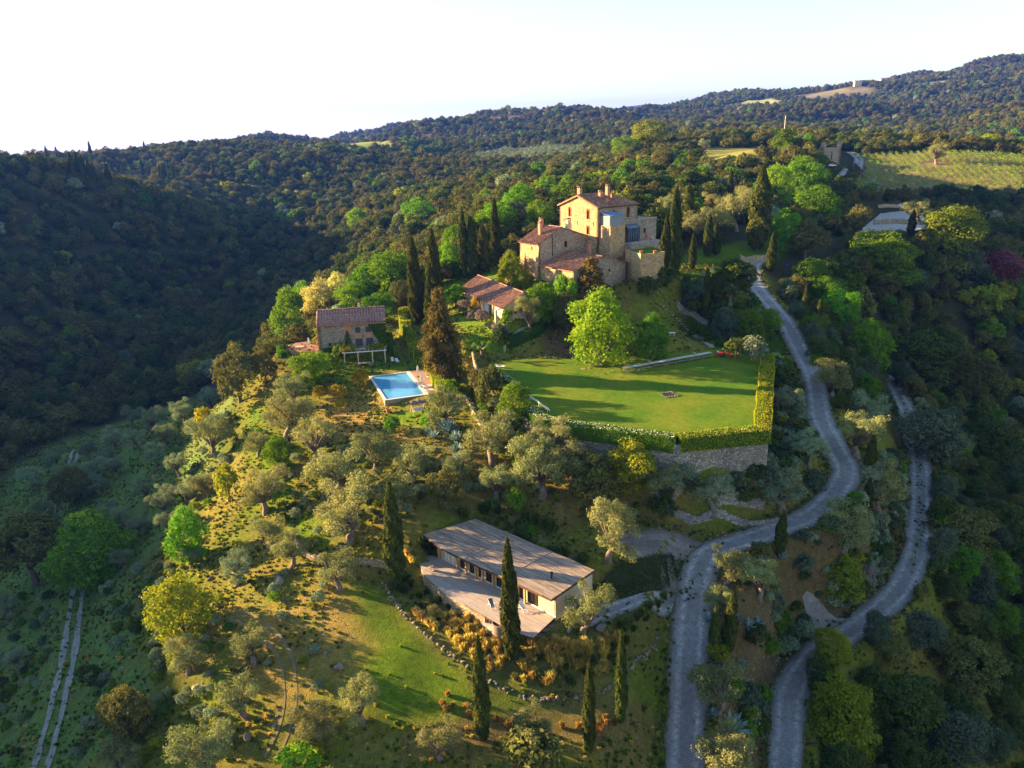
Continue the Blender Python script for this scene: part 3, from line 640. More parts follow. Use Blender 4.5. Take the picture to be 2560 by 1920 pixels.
# holm oak: dense dark dome, 7 m tall
for i in range(4):
    g = np.random.default_rng(500 + i); bl = lobes(g, 15, 2.25, 1.5, 5.0, .9, 1.6, (0, 0, 3.7, 2.4)) + [(0, 0, 5.6, 1.2)]
    for kk, matl in (('holm', L_HOLM), ('dark', L_DARK)):
        g2 = np.random.default_rng(600 + i); proto(kk, crown(kk + '_crown', bl, 880, 16, .27, matl, g2, .46, .65, .3, 0, .75, .92), trunk_mesh('holm_trunk', limbs_to(g2, 1.6, .25, bl[1:5], .2, .2), BARK))
# cypress: 10 m tall, 1.7 m wide spindle
def cyp_crown(g, fat=1.0, n=7600, matl=L_CYP):
    z = g.uniform(0, 1, n) ** .85; prof = np.interp(z, [0, .05, .25, .5, .75, .92, 1], [.35, .62, .86, .8, .55, .25, .04]) * fat
    a = g.uniform(0, 2 * math.pi, n); rr = prof * (1 + .22 * np.sin(a * 3 + z * 9 + g.uniform(0, 6)) * np.sin(z * 23 + a * 2)) * g.uniform(.78, 1.08, n)
    c = np.stack([rr * np.cos(a), rr * np.sin(a), .35 + z * 9.65], -1); nr = np.stack([np.cos(a), np.sin(a), np.full(n, .35)], -1) + g.normal(size=(n, 3)) * .45
    N = len(c); nn = nr / np.linalg.norm(nr, axis=1)[:, None]; t = np.array([0, 0, 1.0]) - nn * nn[:, 2:3]; t += g.normal(size=t.shape) * .25; t /= np.linalg.norm(t, axis=1)[:, None]
    bt = np.cross(nn, t); s = g.uniform(.22, .5, N)[:, None]
    V = np.stack([c - t * s * .5, c + bt * s * .25, c + t * s * .6, c - bt * s * .25], 1).reshape(-1, 3)
    return meshd('cypress_crown', V, np.arange(N * 4).reshape(N, 4), [matl], attr=[('lv', 'FACE', 'FLOAT', np.clip(.55 * vnoise(a * 2.2, z * 14) + g.uniform(0, .45, N), 0, 1))])
for i in range(4):
    g = np.random.default_rng(700 + i); proto('cypress', cyp_crown(g), trunk_mesh('cypress_trunk', [([(0, 0, -.4), (0, 0, .2), (0, 0, 5)], [.2, .17, .06])], BARK))
# conical conifer 10 m tall, 5 m wide
for i in range(2):
    g = np.random.default_rng(800 + i); bl = []
    for k in range(34):
        z = 1.2 + 8.2 * (k / 33) ** .9; q = 2.1 * (1 - (z / 10) ** 1.3) * g.uniform(.55, 1.0); a = k * 2.4; bl.append((q * math.cos(a), q * math.sin(a), z, .45 + .75 * (1 - z / 10)))
    proto('conifer', crown('conifer_crown', bl, 1150, 15, .28, L_CONIF, g, .42, .5, .1, .2, .55), trunk_mesh('conifer_trunk', [([(0, 0, -.4), (0, 0, 3), (0, 0, 9.4)], [.3, .22, .04])], BARK))
# rounded shrub 2 m
for i in range(3):
    for kk, matl in (('shrub_yellow', L_YEL), ('shrub_green', L_GREEN), ('shrub_dark', L_DARK), ('shrub_lav', L_LAV), ('shrub_holm', L_HOLM), ('shrub_lime', L_LIME), ('shrub_blue', L_BLUE), ('shrub_gold', L_GOLD), ('shrub_olive', L_OLIVE_C)):
        g = np.random.default_rng(900 + i); bl = lobes(g, 7, .5, .5, 1.2, .42, .6, (0, 0, .9, .75))
        if i == 2 and kk not in ('shrub_dark', 'shrub_olive', 'shrub_blue'): continue
        proto(kk, crown(kk + '_foliage', bl, 190, 11, .17, matl, g, .22, .6, .3, 0, .8), trunk_mesh('shrub_stems', [([(0, 0, -.3), (.05, .02, .8)], [.07, .03]), ([(0, 0, 0), (.3, .1, 1.0)], [.05, .02]), ([(0, 0, 0), (-.25, .15, .95)], [.05, .02])], BARK, 5))
PDIM = {'olive': (4.5, 4.4), 'olive_cool': (4.5, 4.4), 'cypress': (1.75, 10.0), 'conifer': (5.0, 10.0)}   # width, height of each prototype
for k in ('lime', 'gold', 'green', 'pale', 'purple', 'bluegrey'): PDIM[k] = (7.6, 8.2)
for k in ('holm', 'dark'): PDIM[k] = (7.0, 7.0)
for k in PROTO:
    if k.startswith('shrub'): PDIM[k] = (2.2, 1.75)
_cnt = {}
def plant(kind, pos, width, height, label, cat, name, group=None, lean=0.0, crown_name='crown', trunk_name='trunk', v=None):
    i = _cnt.get(kind, 0); _cnt[kind] = i + 1; lst = PROTO[kind]; cm, tm = lst[(i if v is None else v) % len(lst)]; pw, ph = PDIM[kind]
    e = empty(name, pos, (i * 2.399) % 6.28, label=label, cat=cat, group=group); e.scale = (width / pw, width / pw * random.uniform(.94, 1.06), height / ph)
    if lean: e.rotation_euler = (random.uniform(-lean, lean), random.uniform(-lean, lean), e.rotation_euler[2])
    link(trunk_name, tm, e); link(crown_name, cm, e); return e

# ------------------------------------------------------------ woodland: masses of trees as stuff, instanced on points
def light_crown(i, kind, matl):
    g = np.random.default_rng(1000 + i)
    bl = lobes(g, 13, 2.4, 1.2, 5.4, 1.0, 1.8, (0, 0, 3.8, 2.5)) + [(g.uniform(-.5, .5), 0, 5.6, 1.3)]
    return crown('wood_crown', bl, 430, 9, .44, matl, g, .6, .75, .3, 0, .7)
WOODP = bpy.data.collections.new('wood_crowns')
for i, matl in enumerate([L_HOLM, L_HOLM, L_DARK, L_HOLM, L_GREEN, L_OLIVE_C, L_DARK, L_GOLD, L_BLUE]):
    o = bpy.data.objects.new('wood_crown_%02d' % i, light_crown(i, i, matl)); WOODP.objects.link(o)
FINEP = bpy.data.collections.new('fine_crowns')
for i, k in enumerate(['dark', 'dark', 'holm', 'dark', 'bluegrey', 'holm', 'green', 'olive_cool']):
    o = bpy.data.objects.new('fine_crown_%02d' % i, PROTO[k][i % len(PROTO[k])][0]); FINEP.objects.link(o)
TUFTP = bpy.data.collections.new('tufts')
def gn_scatter(name, pts, scl, idxs, coll, label, cat):
    me = bpy.data.meshes.new(name); me.vertices.add(len(pts)); me.vertices.foreach_set('co', np.asarray(pts, np.float32).ravel())
    for an, typ, arr in (('scl', 'FLOAT', scl), ('idx', 'INT', idxs), ('rot', 'FLOAT', RNG.uniform(0, 6.28, len(pts)))):
        a = me.attributes.new(an, typ, 'POINT'); a.data.foreach_set('value', np.asarray(arr, np.int32 if typ == 'INT' else np.float32))
    me.update(); o = link(name, me); ng = bpy.data.node_groups.new(name, 'GeometryNodeTree')
    ng.interface.new_socket('Geometry', in_out='INPUT', socket_type='NodeSocketGeometry'); ng.interface.new_socket('Geometry', in_out='OUTPUT', socket_type='NodeSocketGeometry')
    gi = ng.nodes.new('NodeGroupInput'); go = ng.nodes.new('NodeGroupOutput'); ip = ng.nodes.new('GeometryNodeInstanceOnPoints'); ci = ng.nodes.new('GeometryNodeCollectionInfo')
    ci.inputs['Collection'].default_value = coll; ci.inputs['Separate Children'].default_value = True; ci.inputs['Reset Children'].default_value = True
    def na(nm, dt):
        q = ng.nodes.new('GeometryNodeInputNamedAttribute'); q.data_type = dt; q.inputs['Name'].default_value = nm; return q.outputs['Attribute']
    cx = ng.nodes.new('ShaderNodeCombineXYZ'); ng.links.new(na('rot', 'FLOAT'), cx.inputs[2])
    ng.links.new(gi.outputs[0], ip.inputs['Points']); ng.links.new(ci.outputs[0], ip.inputs['Instance']); ip.inputs['Pick Instance'].default_value = True
    ng.links.new(na('idx', 'INT'), ip.inputs['Instance Index']); ng.links.new(cx.outputs[0], ip.inputs['Rotation']); ng.links.new(na('scl', 'FLOAT'), ip.inputs['Scale'])
    ng.links.new(ip.outputs[0], go.inputs[0]); md = o.modifiers.new('scatter', 'NODES'); md.node_group = ng
    return tag(o, label, cat, kind='stuff')
def jgrid(x0, x1, y0, y1, s):
    X, Y = np.meshgrid(np.arange(x0, x1, s), np.arange(y0, y1, s)); X = X + RNG.uniform(-.45, .45, X.shape) * s; Y = Y + RNG.uniform(-.45, .45, Y.shape) * s
    return X.ravel(), Y.ravel()
# world outline of the estate: no woodland inside
ESTATE = np.array([p[:2] for p in wp([(-140,1900),(-140,1240),(60,985),(180,918),(420,850),(500,800)])] + [(-58,170),(-56,184),(-40,196),(-22,212),(-12,228),(6,236),(20,250),(40,246),(60,268),(72,280)] +
                  [p[:2] for p in wp([(1850,520),(1790,600),(1700,600),(1690,640),(1740,730),(1780,820),(1800,900),(1850,960),(1880,1000),(1890,880),(1905,810),(1960,850),(2024,960),(2034,1100),(2026,1220),(1966,1320),(1850,1415),(1766,1490),(1762,1900)])])
CLEAR = [ESTATE, np.array(VINE), np.array(PARK), OLFIELD] + FPOLY
CLEAR += [np.array([hit(*p)[:2] for p in q]) for q in [[(1440,345),(1520,322),(1660,318),(1690,335),(1560,365)], [(1850,520),(1840,440),(1900,428),(2010,440),(2030,500),(1960,530)], [(1780,392),(1835,392),(1880,355),(1850,325),(1800,330),(1790,350)]]]
def keep(x, y):
    k = np.ones(len(x), bool)
    for P in CLEAR: k &= ~inpoly(x, y, P)
    return k
def sector(x, y, half): return np.abs(np.arctan2(x, y)) < half
def lineofsight_cull(x, y, z, keep_if=-14):
    """drop trees standing deep behind a ridge, far below every sight line"""
    out = np.ones(len(x), bool); ts = np.linspace(.08, .97, 26); worst = np.full(len(x), 1e9)
    for t in ts: worst = np.minimum(worst, HCAM + (z + 8 - HCAM) * t - ground(x * t, y * t))
    return worst > keep_if
def species(x, y, dark=.5):
    n = len(x); p = RNG.uniform(0, 1, n); f = fbm(x / 60, y / 60, 3)
    i = np.select([p < .30, p < .52, p < .68, p < .80], [0, 1, 2, 3], 6)
    lim = (RNG.uniform(0, 1, n) < np.clip((f - .47) * 2.2, .02, .3) + .13 * ((y > 195) & (y < 520) & (x > -70) & (x < 190))); i = np.where(lim, RNG.choice([4, 7, 5, 8], n, p=[.42, .24, .22, .12]), i); return i
WX, WY = [], []
WS = []
for (r0, r1, s, sc) in ((95, 420, 5.7, .95), (420, 800, 6.2, .98), (800, 1500, 8.2, 1.1), (1500, 3300, 12.5, 1.45)):
    x, y = jgrid(-r1 * .75, r1 * .75, 0, r1, s); r = np.hypot(x, y); k = (r >= r0) & (r < r1) & sector(x, y, math.radians(44 if r0 < 400 else 40)); x = x[k]; y = y[k]
    k = keep(x, y); x = x[k]; y = y[k]; k = ~((x > 25) & (y < 330) & (np.hypot(x, y) < 235)); x = x[k]; y = y[k]   # the near right slope has its own trees
    k = vnoise(x / 23, y / 23) > RNG.uniform(-.6, .34, len(x)); x = x[k]; y = y[k]; z = ground(x, y); k = lineofsight_cull(x, y, z); WX.append(x[k]); WY.append(y[k]); WS.append(sc * np.clip(RNG.lognormal(-.03, .28, k.sum()), .45, 1.75))
WX = np.concatenate(WX); WY = np.concatenate(WY); WS = np.concatenate(WS); WZ = ground(WX, WY) - .6 * WS
print('WOOD', len(WX))
gn_scatter('woodland', np.stack([WX, WY, WZ], -1), WS, species(WX, WY), WOODP, 'dense dark evergreen woodland filling the valleys and hills beyond the estate', 'woodland')
x, y = jgrid(20, 190, 40, 300, 4.6); r = np.hypot(x, y); k = (r < 235) & (r > 60) & keep(x, y) & (x > 25); x = x[k]; y = y[k]
z = ground(x, y); k = lineofsight_cull(x, y, z, -10); x, y = x[k], y[k]; print('SLOPE', len(x))
gn_scatter('slope_woodland', np.stack([x, y, ground(x, y) - .5], -1), RNG.uniform(.62, 1.0, len(x)), RNG.choice(8, len(x), p=[.2, .18, .13, .16, .1, .09, .07, .07]), FINEP, 'shaded mass of evergreen trees and scrub covering the steep right-hand slope', 'woodland')
# ------------------------------------------------------------ building helpers
def frame(name, xy, zb, u, **k):
    """an Empty at a building's corner whose local x runs along direction u; parts give true heights, built with dz = -zb"""
    e = empty(name, (xy[0], xy[1], zb), math.atan2(u[1], u[0]), **k); e['_z'] = zb; return e
def put(mb, name, mats, par, root=None, **k):
    o = mb.build(name, mats, par, **k); r = root or par
    if par is r: o.location.z = -r['_z']
    return o
def panel(mb, A, B, z0, z1, openings=(), thick=.45, mi=0, inward=None):
    """a wall from A to B with real openings (u0, u1, z0, z1) and reveals"""
    A = np.array(A, float); B = np.array(B, float); L = np.linalg.norm(B - A); U = (B - A) / L; Nn = np.array([-U[1], U[0]]) if inward is None else np.array(inward, float)
    us = sorted({0, L} | {q for o in openings for q in o[:2]}); zs = sorted({z0, z1} | {q for o in openings for q in o[2:4]})
    pt = lambda u, z, d=0: (*(A + U * u + Nn * d), z)
    for i in range(len(us) - 1):
        for j in range(len(zs) - 1):
            uc = (us[i] + us[i + 1]) / 2; zc = (zs[j] + zs[j + 1]) / 2
            if any(o[0] < uc < o[1] and o[2] < zc < o[3] for o in openings): continue
            mb.add([pt(us[i], zs[j]), pt(us[i + 1], zs[j]), pt(us[i + 1], zs[j + 1]), pt(us[i], zs[j + 1])], [(0, 1, 2, 3)], mi)
    for (a, b, c, d) in [o[:4] for o in openings]:
        for (p, q) in (((a, c), (b, c)), ((b, c), (b, d)), ((b, d), (a, d)), ((a, d), (a, c))):
            mb.add([pt(*p), pt(*q), pt(*q, thick), pt(*p, thick)], [(0, 1, 2, 3)], mi)
    for (p, q) in (((0, z0), (0, z1)), ((L, z0), (L, z1))):
        mb.add([pt(*p), pt(*q), pt(*q, thick), pt(*p, thick)], [(0, 1, 2, 3)], mi)
    return A, U, Nn
def window(root, A, U, Nn, o, name='window', pane=GLASS, fr=WOOD_D, depth=.22, arch=False, mull=1, ring=None, rw=.12):
    """frame with pane set back in the opening"""
    a, b, c, d = o[:4]; P = lambda u, z, q: (*(A + U * u + Nn * q), z); t = .07; mb = MB()
    for (p, q) in (((a, c), (b, c)), ((a, d), (b, d)), ((a, c), (a, d)), ((b, c), (b, d))): mb.bar(P(*p, depth), P(*q, depth), t, t)
    for k in range(mull): mb.bar(P(a + (b - a) * (k + 1) / (mull + 1), c, depth), P(a + (b - a) * (k + 1) / (mull + 1), d, depth), t * .8, t * .8)
    w = put(mb, name, fr, root)
    m2 = MB(); m2.add([P(a, c, depth + .05), P(b, c, depth + .05), P(b, d, depth + .05), P(a, d, depth + .05)], [(0, 1, 2, 3)]); m2.build('pane', pane, w)
    if ring is not None:
        m3 = MB(); g = -.03
        for (p, q) in (((a - rw, c), (a - rw, d)), ((b + rw, c), (b + rw, d))): m3.bar(P(p[0], p[1], g), P(q[0], q[1], g), rw * 1.6, .1)
        if arch:
            r = (b - a) / 2; cu = (a + b) / 2; pts = [P(cu + (r + rw) * math.cos(q), d + (r + rw) * math.sin(q), g) for q in np.linspace(0, math.pi, 8)]; m3.tube(pts, rw * .9, 5)
        else: m3.bar(P(a - 2 * rw, d + rw, g), P(b + 2 * rw, d + rw, g), rw * 1.6, .1)
        m3.build('surround', ring, w)
    if arch:
        r = (b - a) / 2; cu = (a + b) / 2; m4 = MB(); V = [P(cu + r * math.cos(q), d + r * math.sin(q), -.012) for q in np.linspace(0, math.pi, 9)]; m4.add(V, [tuple(range(9))]); m4.build('arch_pane', pane, w)
    return w
def tiled(mb, e0, e1, r0, r1, period=.45, amp=.06, course=.55, thick=.14, mi=0):
    """a roof slope of barrel tiles: ribs down the slope, courses stepped"""
    e0, e1, r0, r1 = [np.array(p, float) for p in (e0, e1, r0, r1)]; L = np.linalg.norm(e1 - e0); H_ = np.linalg.norm((r0 + r1 - e0 - e1) / 2)
    nc = max(4, int(L / period) * 4); nr = max(2, int(H_ / course)); up = np.cross(e1 - e0, r0 - e0); up = up / np.linalg.norm(up); up = up if up[2] > 0 else -up
    V = []; cols = nc + 1
    for j in range(nr):
        for q, lift in ((j / nr, .055), ((j + 1) / nr, .0)):
            for i in range(cols):
                t = i / nc; p = (e0 * (1 - t) + e1 * t) * (1 - q) + (r0 * (1 - t) + r1 * t) * q
                V.append(p + up * (lift + amp * (1 - abs(math.cos(i * math.pi / 4))) * 2 + thick))
    b = len(mb.V); Fs = []
    for j in range(2 * nr - 1):
        for i in range(nc): k = j * cols + i; Fs.append((k, k + 1, k + 1 + cols, k + cols))
    mb.add(V, Fs, mi)
    lo = [e0, e1, r1, r0]; mb.add([*lo, *[p + up * thick for p in lo]], [(3, 2, 1, 0), (0, 1, 5, 4), (1, 2, 6, 5), (3, 0, 4, 7)], mi)
def ridge(root, par, pts, matl=TILE, r=.16):
    mb = MB(); mb.tube(pts, r, 7); o = mb.build('ridge_tiles', matl, par); return o
def chimney(par, x, y, z0, z1, w=.8, d=.8, matl=PLASTER_P, cap=True):
    mb = MB().box(x - w / 2, x + w / 2, y - d / 2, y + d / 2, z0, z1)
    o = mb.build('chimney', matl, par)
    if cap:
        m = MB()
        for sx in (-1, 1):
            for sy in (-1, 1): m.box(x + sx * (w / 2 - .1) - .08, x + sx * (w / 2 - .1) + .08, y + sy * (d / 2 - .1) - .08, y + sy * (d / 2 - .1) + .08, z1, z1 + .35)
        m.add([(x - w * .65, y - d * .6, z1 + .35), (x + w * .65, y - d * .6, z1 + .35), (x + w * .65, y + d * .6, z1 + .35), (x - w * .65, y + d * .6, z1 + .35), (x - w * .65, y, z1 + .62), (x + w * .65, y, z1 + .62)],
              [(3, 2, 1, 0), (0, 1, 5, 4), (2, 3, 4, 5), (1, 2, 5), (3, 0, 4)])
        m.build('chimney_cap', TILE, par)
    return o

# ------------------------------------------------------------ the manor on the hilltop
CN = np.array([22.4, 192.1]); CS = np.array([.8, .6]); CG = np.array([-.6, .8])
def cas(a, b): return CN + CS * a + CG * b
man = frame('stone_manor', CN, 31.0, CS, label='tall stone manor house with red tiled roof and sunlit gable on the hilltop', cat='house')
LM, WM, EZ, RZ = 14.1, 14.4, 43.0, 45.6
mb = MB()
gw = [(14.4 - 10.9, 14.4 - 10.1, 40.3, 42.2), (14.4 - 4.0, 14.4 - 3.1, 40.0, 42.0), (14.4 - 10.9, 14.4 - 10.0, 36.6, 38.0), (14.4 - 4.0, 14.4 - 3.1, 36.2, 37.9), (14.4 - 12.9, 14.4 - 12.6, 38.6, 39.7), (14.4 - 7.6, 14.4 - 7.25, 38.2, 39.3), (14.4 - 1.7, 14.4 - 1.4, 38.2, 39.4), (14.4 - 8.2, 14.4 - 7.9, 40.5, 40.8)]
GP = panel(mb, (0, WM), (0, 0), 24, EZ, gw, inward=(1, 0))
sw = [(10.2, 11.1, 39.9, 42.0), (5.2, 5.8, 41.0, 41.8)]
SP = panel(mb, (0, 0), (LM, 0), 24, EZ, sw, inward=(0, 1), mi=1)
panel(mb, (LM, 0), (LM, WM), 24, EZ, [], inward=(-1, 0), mi=1); panel(mb, (LM, WM), (0, WM), 24, EZ, [], inward=(0, -1), mi=1)
mb.add([(0, WM, EZ), (0, 0, EZ), (0, WM / 2, RZ)], [(0, 1, 2)], 0)
put(mb, 'wall', [STONE_W, STONE_G], man)  # sunlit gable warm, other walls grey: light put into the stone colour
for i, o in enumerate(gw): window(man, *GP, o, arch=i < 4, ring=TERRA if i < 4 else None, mull=1 if i < 4 else 0, pane=WOOD_D if i < 4 else GLASS)
for i, o in enumerate(sw): window(man, *SP, o, arch=True, ring=TERRA)
mb = MB(); ov = .45; RX = 10.2; sl = (RZ - EZ) / (WM / 2)
tiled(mb, (-ov, -ov, EZ - ov * sl), (LM + ov, -ov, EZ - ov * sl), (-ov, WM / 2, RZ), (RX, WM / 2, RZ))
tiled(mb, (LM + ov, WM + ov, EZ - ov * sl), (-ov, WM + ov, EZ - ov * sl), (RX, WM / 2, RZ), (-ov, WM / 2, RZ))
tiled(mb, (LM + ov, -ov, EZ - ov * sl), (LM + ov, WM + ov, EZ - ov * sl), (RX, WM / 2 - .02, RZ), (RX, WM / 2 + .02, RZ))
rf = put(mb, 'roof', TILE, man)
ridge(man, rf, [(-ov, WM / 2, RZ + .22), (RX, WM / 2, RZ + .22)])
mb = MB(); mb.bar((-ov, -ov, EZ - ov * sl + .02), (-ov, WM / 2, RZ + .02), .2, .3); mb.bar((-ov, WM + ov, EZ - ov * sl + .02), (-ov, WM / 2, RZ + .02), .2, .3); mb.build('verge', TERRA, rf)
mb = MB(); mb.bar((-ov, -ov - .12, EZ - ov * sl + .05), (LM + ov, -ov - .12, EZ - ov * sl + .05), .14, .14); mb.bar((0.15, -.12, EZ - .3), (0.15, -.12, 33), .14, .14); mb.build('gutter', WOOD_D, rf)
chimney(rf, 1.0, 7.8, 44.5, 47.4, .9, 1.0); chimney(rf, 5.6, 5.0, 43.8, 46.2, .9, .8); chimney(rf, 8.3, 5.2, 43.8, 47.5, .85, .85); chimney(rf, 5.0, 2.0, 43.2, 44.9, .55, .5); chimney(rf, 8.0, 3.4, 43.5, 45.7, .4, .4, TERRA, False)
# stair tower and glazed zinc bay against the side wall
mb = MB(); mb.box(.5, 5.6, -4.0, -.02, 24, 38.7); put(mb, 'tower_wall', STONE_W, man)
zb_ = MB()
for k in range(15): zb_.box(.9 + k * .3, 1.12 + k * .3, -3.55, -3.4, 38.7, 41.1)
for k in range(11): zb_.box(.8, .95, -3.4 + k * .3, -3.18 + k * .3, 38.7, 41.1)
zb_.box(1.0, 5.3, -3.3, -.05, 38.7, 41.05); put(zb_, 'zinc_bay', ZINC, man)
mb = MB(); mb.add([(.7, -3.7, 41.12), (5.5, -3.7, 41.12), (5.5, -.05, 41.75), (.7, -.05, 41.75), (.7, -3.7, 41.04), (5.5, -3.7, 41.04), (5.5, -.05, 41.67), (.7, -.05, 41.67)], [(0, 1, 2, 3), (7, 6, 5, 4), (0, 4, 5, 1), (1, 5, 6, 2), (3, 0, 4, 7)])
put(mb, 'glass_roof', mk('skylight_glass', (.16, .30, .55), (.12, .24, .46), 1, .15), man)
# annex with veranda at the right of the terrace
ann = frame('stone_annex', cas(7.2, -1.6), 33.0, CS, label='flat topped grey stone annex behind the terrace with dark glazed veranda', cat='house')
mb = MB(); AP = panel(mb, (0, 0), (12.4, 0), 30, 39.2, [(7.6, 8.5, 35.6, 36.8)], inward=(0, 1)); mb.box(0, 12.4, .45, 7.5, 30, 39.15); mb.box(8.5, 12.2, -.0 + 8, 9, 30, 39.6)
put(mb, 'wall', STONE_G, ann); window(ann, *AP, (7.6, 8.5, 35.6, 36.8))
mb = MB()
for k in range(6): mb.bar((.4 + k * .85, -1.5, 34), (.4 + k * .85, -1.5, 37.4), .09)
mb.bar((.4, -1.5, 37.4), (4.65, -1.5, 37.4), .1); mb.bar((.4, -1.5, 37.4), (.4, 0, 38.3), .1); mb.bar((4.65, -1.5, 37.4), (4.65, 0, 38.3), .1); mb.bar((.4, -1.5, 35.4), (4.65, -1.5, 35.4), .06)
v = put(mb, 'veranda', METAL, ann)
MB().add([(.4, -1.42, 34), (4.65, -1.42, 34), (4.65, -1.42, 37.4), (.4, -1.42, 37.4), (.4, -.02, 38.3), (4.65, -.02, 38.3)], [(0, 1, 2, 3), (3, 2, 5, 4)]).build('veranda_glass', GLASS_B, v)
mb = MB(); mb.box(-.2, 12.6, -.15, .5, 39.2, 39.35); put(mb, 'coping', SLATE, ann)

# ------------------------------------------------------------ lower wing
wing = frame('stone_wing', cas(-15.7, 4.0), 26.0, CS, label='lower stone wing with sunlit end wall and two chimneys left of the manor', cat='house')
L2, W2, E2, R2 = 15.6, 7.6, 35.3, 38.6
mb = MB(); lw = [(4.6, 5.0, 33.5, 34.5)]; WP = panel(mb, (0, W2), (0, 0), 19, E2, lw, inward=(1, 0))
fw = [(8.2, 9.1, 33.7, 35.2)]; FP = panel(mb, (0, 0), (L2, 0), 19, E2, fw, inward=(0, 1), mi=1); mb.add([(0, 0, E2), (L2, 0, E2), (L2, 0, E2 + .6), (7.0, 0, R2)], [(0, 1, 2, 3)], 1)
panel(mb, (L2, W2), (0, W2), 19, E2, [], inward=(0, -1), mi=1); mb.add([(0, W2, E2), (L2, W2, E2), (7.0, W2, R2)], [(0, 1, 2)], 1)
put(mb, 'wall', [STONE_W, STONE_G], wing); window(wing, *WP, lw[0], mull=0); window(wing, *FP, fw[0])  # sunlit end wall painted warmer than the shaded front
mb = MB(); s2 = (R2 - E2) / 7.0; tiled(mb, (-.5, W2 + .3, E2 - .5 * s2), (-.5, -.3, E2 - .5 * s2), (7.0, W2 + .3, R2), (7.0, -.3, R2))
tiled(mb, (L2, -.3, E2 + .5), (L2, W2 + .3, E2 + .5), (7.0, -.3, R2), (7.0, W2 + .3, R2)); rf = put(mb, 'roof', TILE, wing); ridge(wing, rf, [(7.0, -.35, R2 + .22), (7.0, W2 + .35, R2 + .22)])
chimney(rf, 3.4, 3.6, 36.4, 39.6, .8, .8); chimney(rf, 6.2, 6.6, 37.6, 40.2, .9, .8); chimney(rf, 10.6, 1.4, 35.5, 40.0, 1.0, 1.1, PLASTER)
mb = MB(); mb.add([(-.02, W2 * .98, 19), (-1.6, W2 * .98, 19), (-.02, W2 * .98, 33), (-.02, W2 * .72, 19), (-1.6, W2 * .72, 19), (-.02, W2 * .72, 33)], [(0, 1, 2), (5, 4, 3), (1, 4, 5, 2)])
mb.add([(-.02, .9, 19), (-2.0, .9, 19), (-.02, .9, 34.2), (-.02, .1, 19), (-2.0, .1, 19), (-.02, .1, 34.2)], [(0, 1, 2), (5, 4, 3), (1, 4, 5, 2)]); put(mb, 'buttress', STONE_W, wing)
mb = MB(); mb.bar((4.2, -.1, 37.0), (4.2, -.1, 32.0), .16, .16); put(mb, 'drainpipe', WOOD_D, wing)

# ------------------------------------------------------------ front house below the manor
fh = frame('stone_outbuilding', cas(-15.5, -8.5), 22.0, CS, label='broad stone outbuilding with low red tiled gable below the manor', cat='house')
L3, W3, E3, R3 = 17.2, 12.4, 30.2, 32.5
mb = MB(); o3 = [(4.2, 4.6, 25.6, 27.0), (9.6, 9.9, 26.4, 27.5)]; LP3 = panel(mb, (0, W3), (0, 0), 15, E3, o3, inward=(1, 0)); o4 = [(11.2, 11.8, 28.6, 29.3)]; FP3 = panel(mb, (0, 0), (L3, 0), 15, E3, o4, inward=(0, 1), mi=1)
panel(mb, (L3, 0), (L3, W3), 15, E3, [], inward=(-1, 0), mi=1); mb.add([(0, 0, E3), (L3, 0, E3), (L3 / 2, 0, R3)], [(0, 1, 2)], 1)
put(mb, 'wall', [STONE_W, STONE_G], fh)  # same split: sun-facing wall in warm stone, shaded walls in grey
for o in o3: window(fh, *LP3, o, mull=0)
window(fh, *FP3, o4[0], mull=0)
mb = MB(); s3 = (R3 - E3) / (L3 / 2); tiled(mb, (-.5, W3, E3 - .5 * s3), (-.5, -.35, E3 - .5 * s3), (L3 / 2, W3, R3), (L3 / 2, -.35, R3)); tiled(mb, (L3 + .5, -.35, E3 - .5 * s3), (L3 + .5, W3, E3 - .5 * s3), (L3 / 2, -.35, R3), (L3 / 2, W3, R3))
rf = put(mb, 'roof', TILE, fh); ridge(fh, rf, [(L3 / 2, -.4, R3 + .22), (L3 / 2, W3, R3 + .22)]); chimney(rf, 12.6, 8.5, 30.5, 34.6, .9, .9)
mb = MB(); mb.bar((-.55, W3, E3 - .5 * s3), (-.55, -.4, E3 - .5 * s3), .14, .14); mb.build('gutter', TERRA, rf)

# ------------------------------------------------------------ terrace and bastion
TZ = 34.0
ter = frame('stone_terrace', cas(0, 0), 30.0, CS, label='raised stone terrace with pale paving in front of the manor side wall', cat='terrace')
mb = MB(); tp = [(5.7, -6.2), (16.8, -6.2), (17.6, -1.7), (7.3, -1.7), (7.3, -.1), (5.7, -.1)]; mb.prism(tp, 22, TZ - .15); put(mb, 'wall', STONE_G, ter)
mb = MB(); mb.prism([(5.6, -6.3), (16.9, -6.3), (17.7, -1.65), (7.25, -1.65), (7.25, -.05), (5.65, -.05)], TZ - .148, TZ); put(mb, 'paving', SLATE, ter)
mb = MB(); mb.box(5.7, 12, -6.25, -5.9, TZ + .003, TZ + .5); put(mb, 'parapet', SLATE, ter)
bas = frame('stone_bastion', cas(0, 0), 22.0, CS, label='polygonal stone bastion with small grass court inside its parapet', cat='bastion')
bp = [(3.2, -6.6), (.6, -14.2), (3.5, -16.2), (9.0, -15.2), (11.3, -10.8), (12.4, -6.4)]; bi = shrink(bp, .4)
mb = MB(); mb.prism(bp, 12, 32.0); put(mb, 'wall', STONE_W, bas)
mb = MB(); n_ = len(bp); P_ = np.array(bp)
for i in range(n_ - 1):
    a, b_, c, d = P_[i], P_[i + 1], bi[i + 1], bi[i]; mb.prism([a, b_, c, d], 32.003, 33.0)
put(mb, 'parapet', STONE_W, bas)
mb = MB(); mb.prism(shrink(bp, .42), 32.004, 32.72); put(mb, 'grass', TURF, bas)
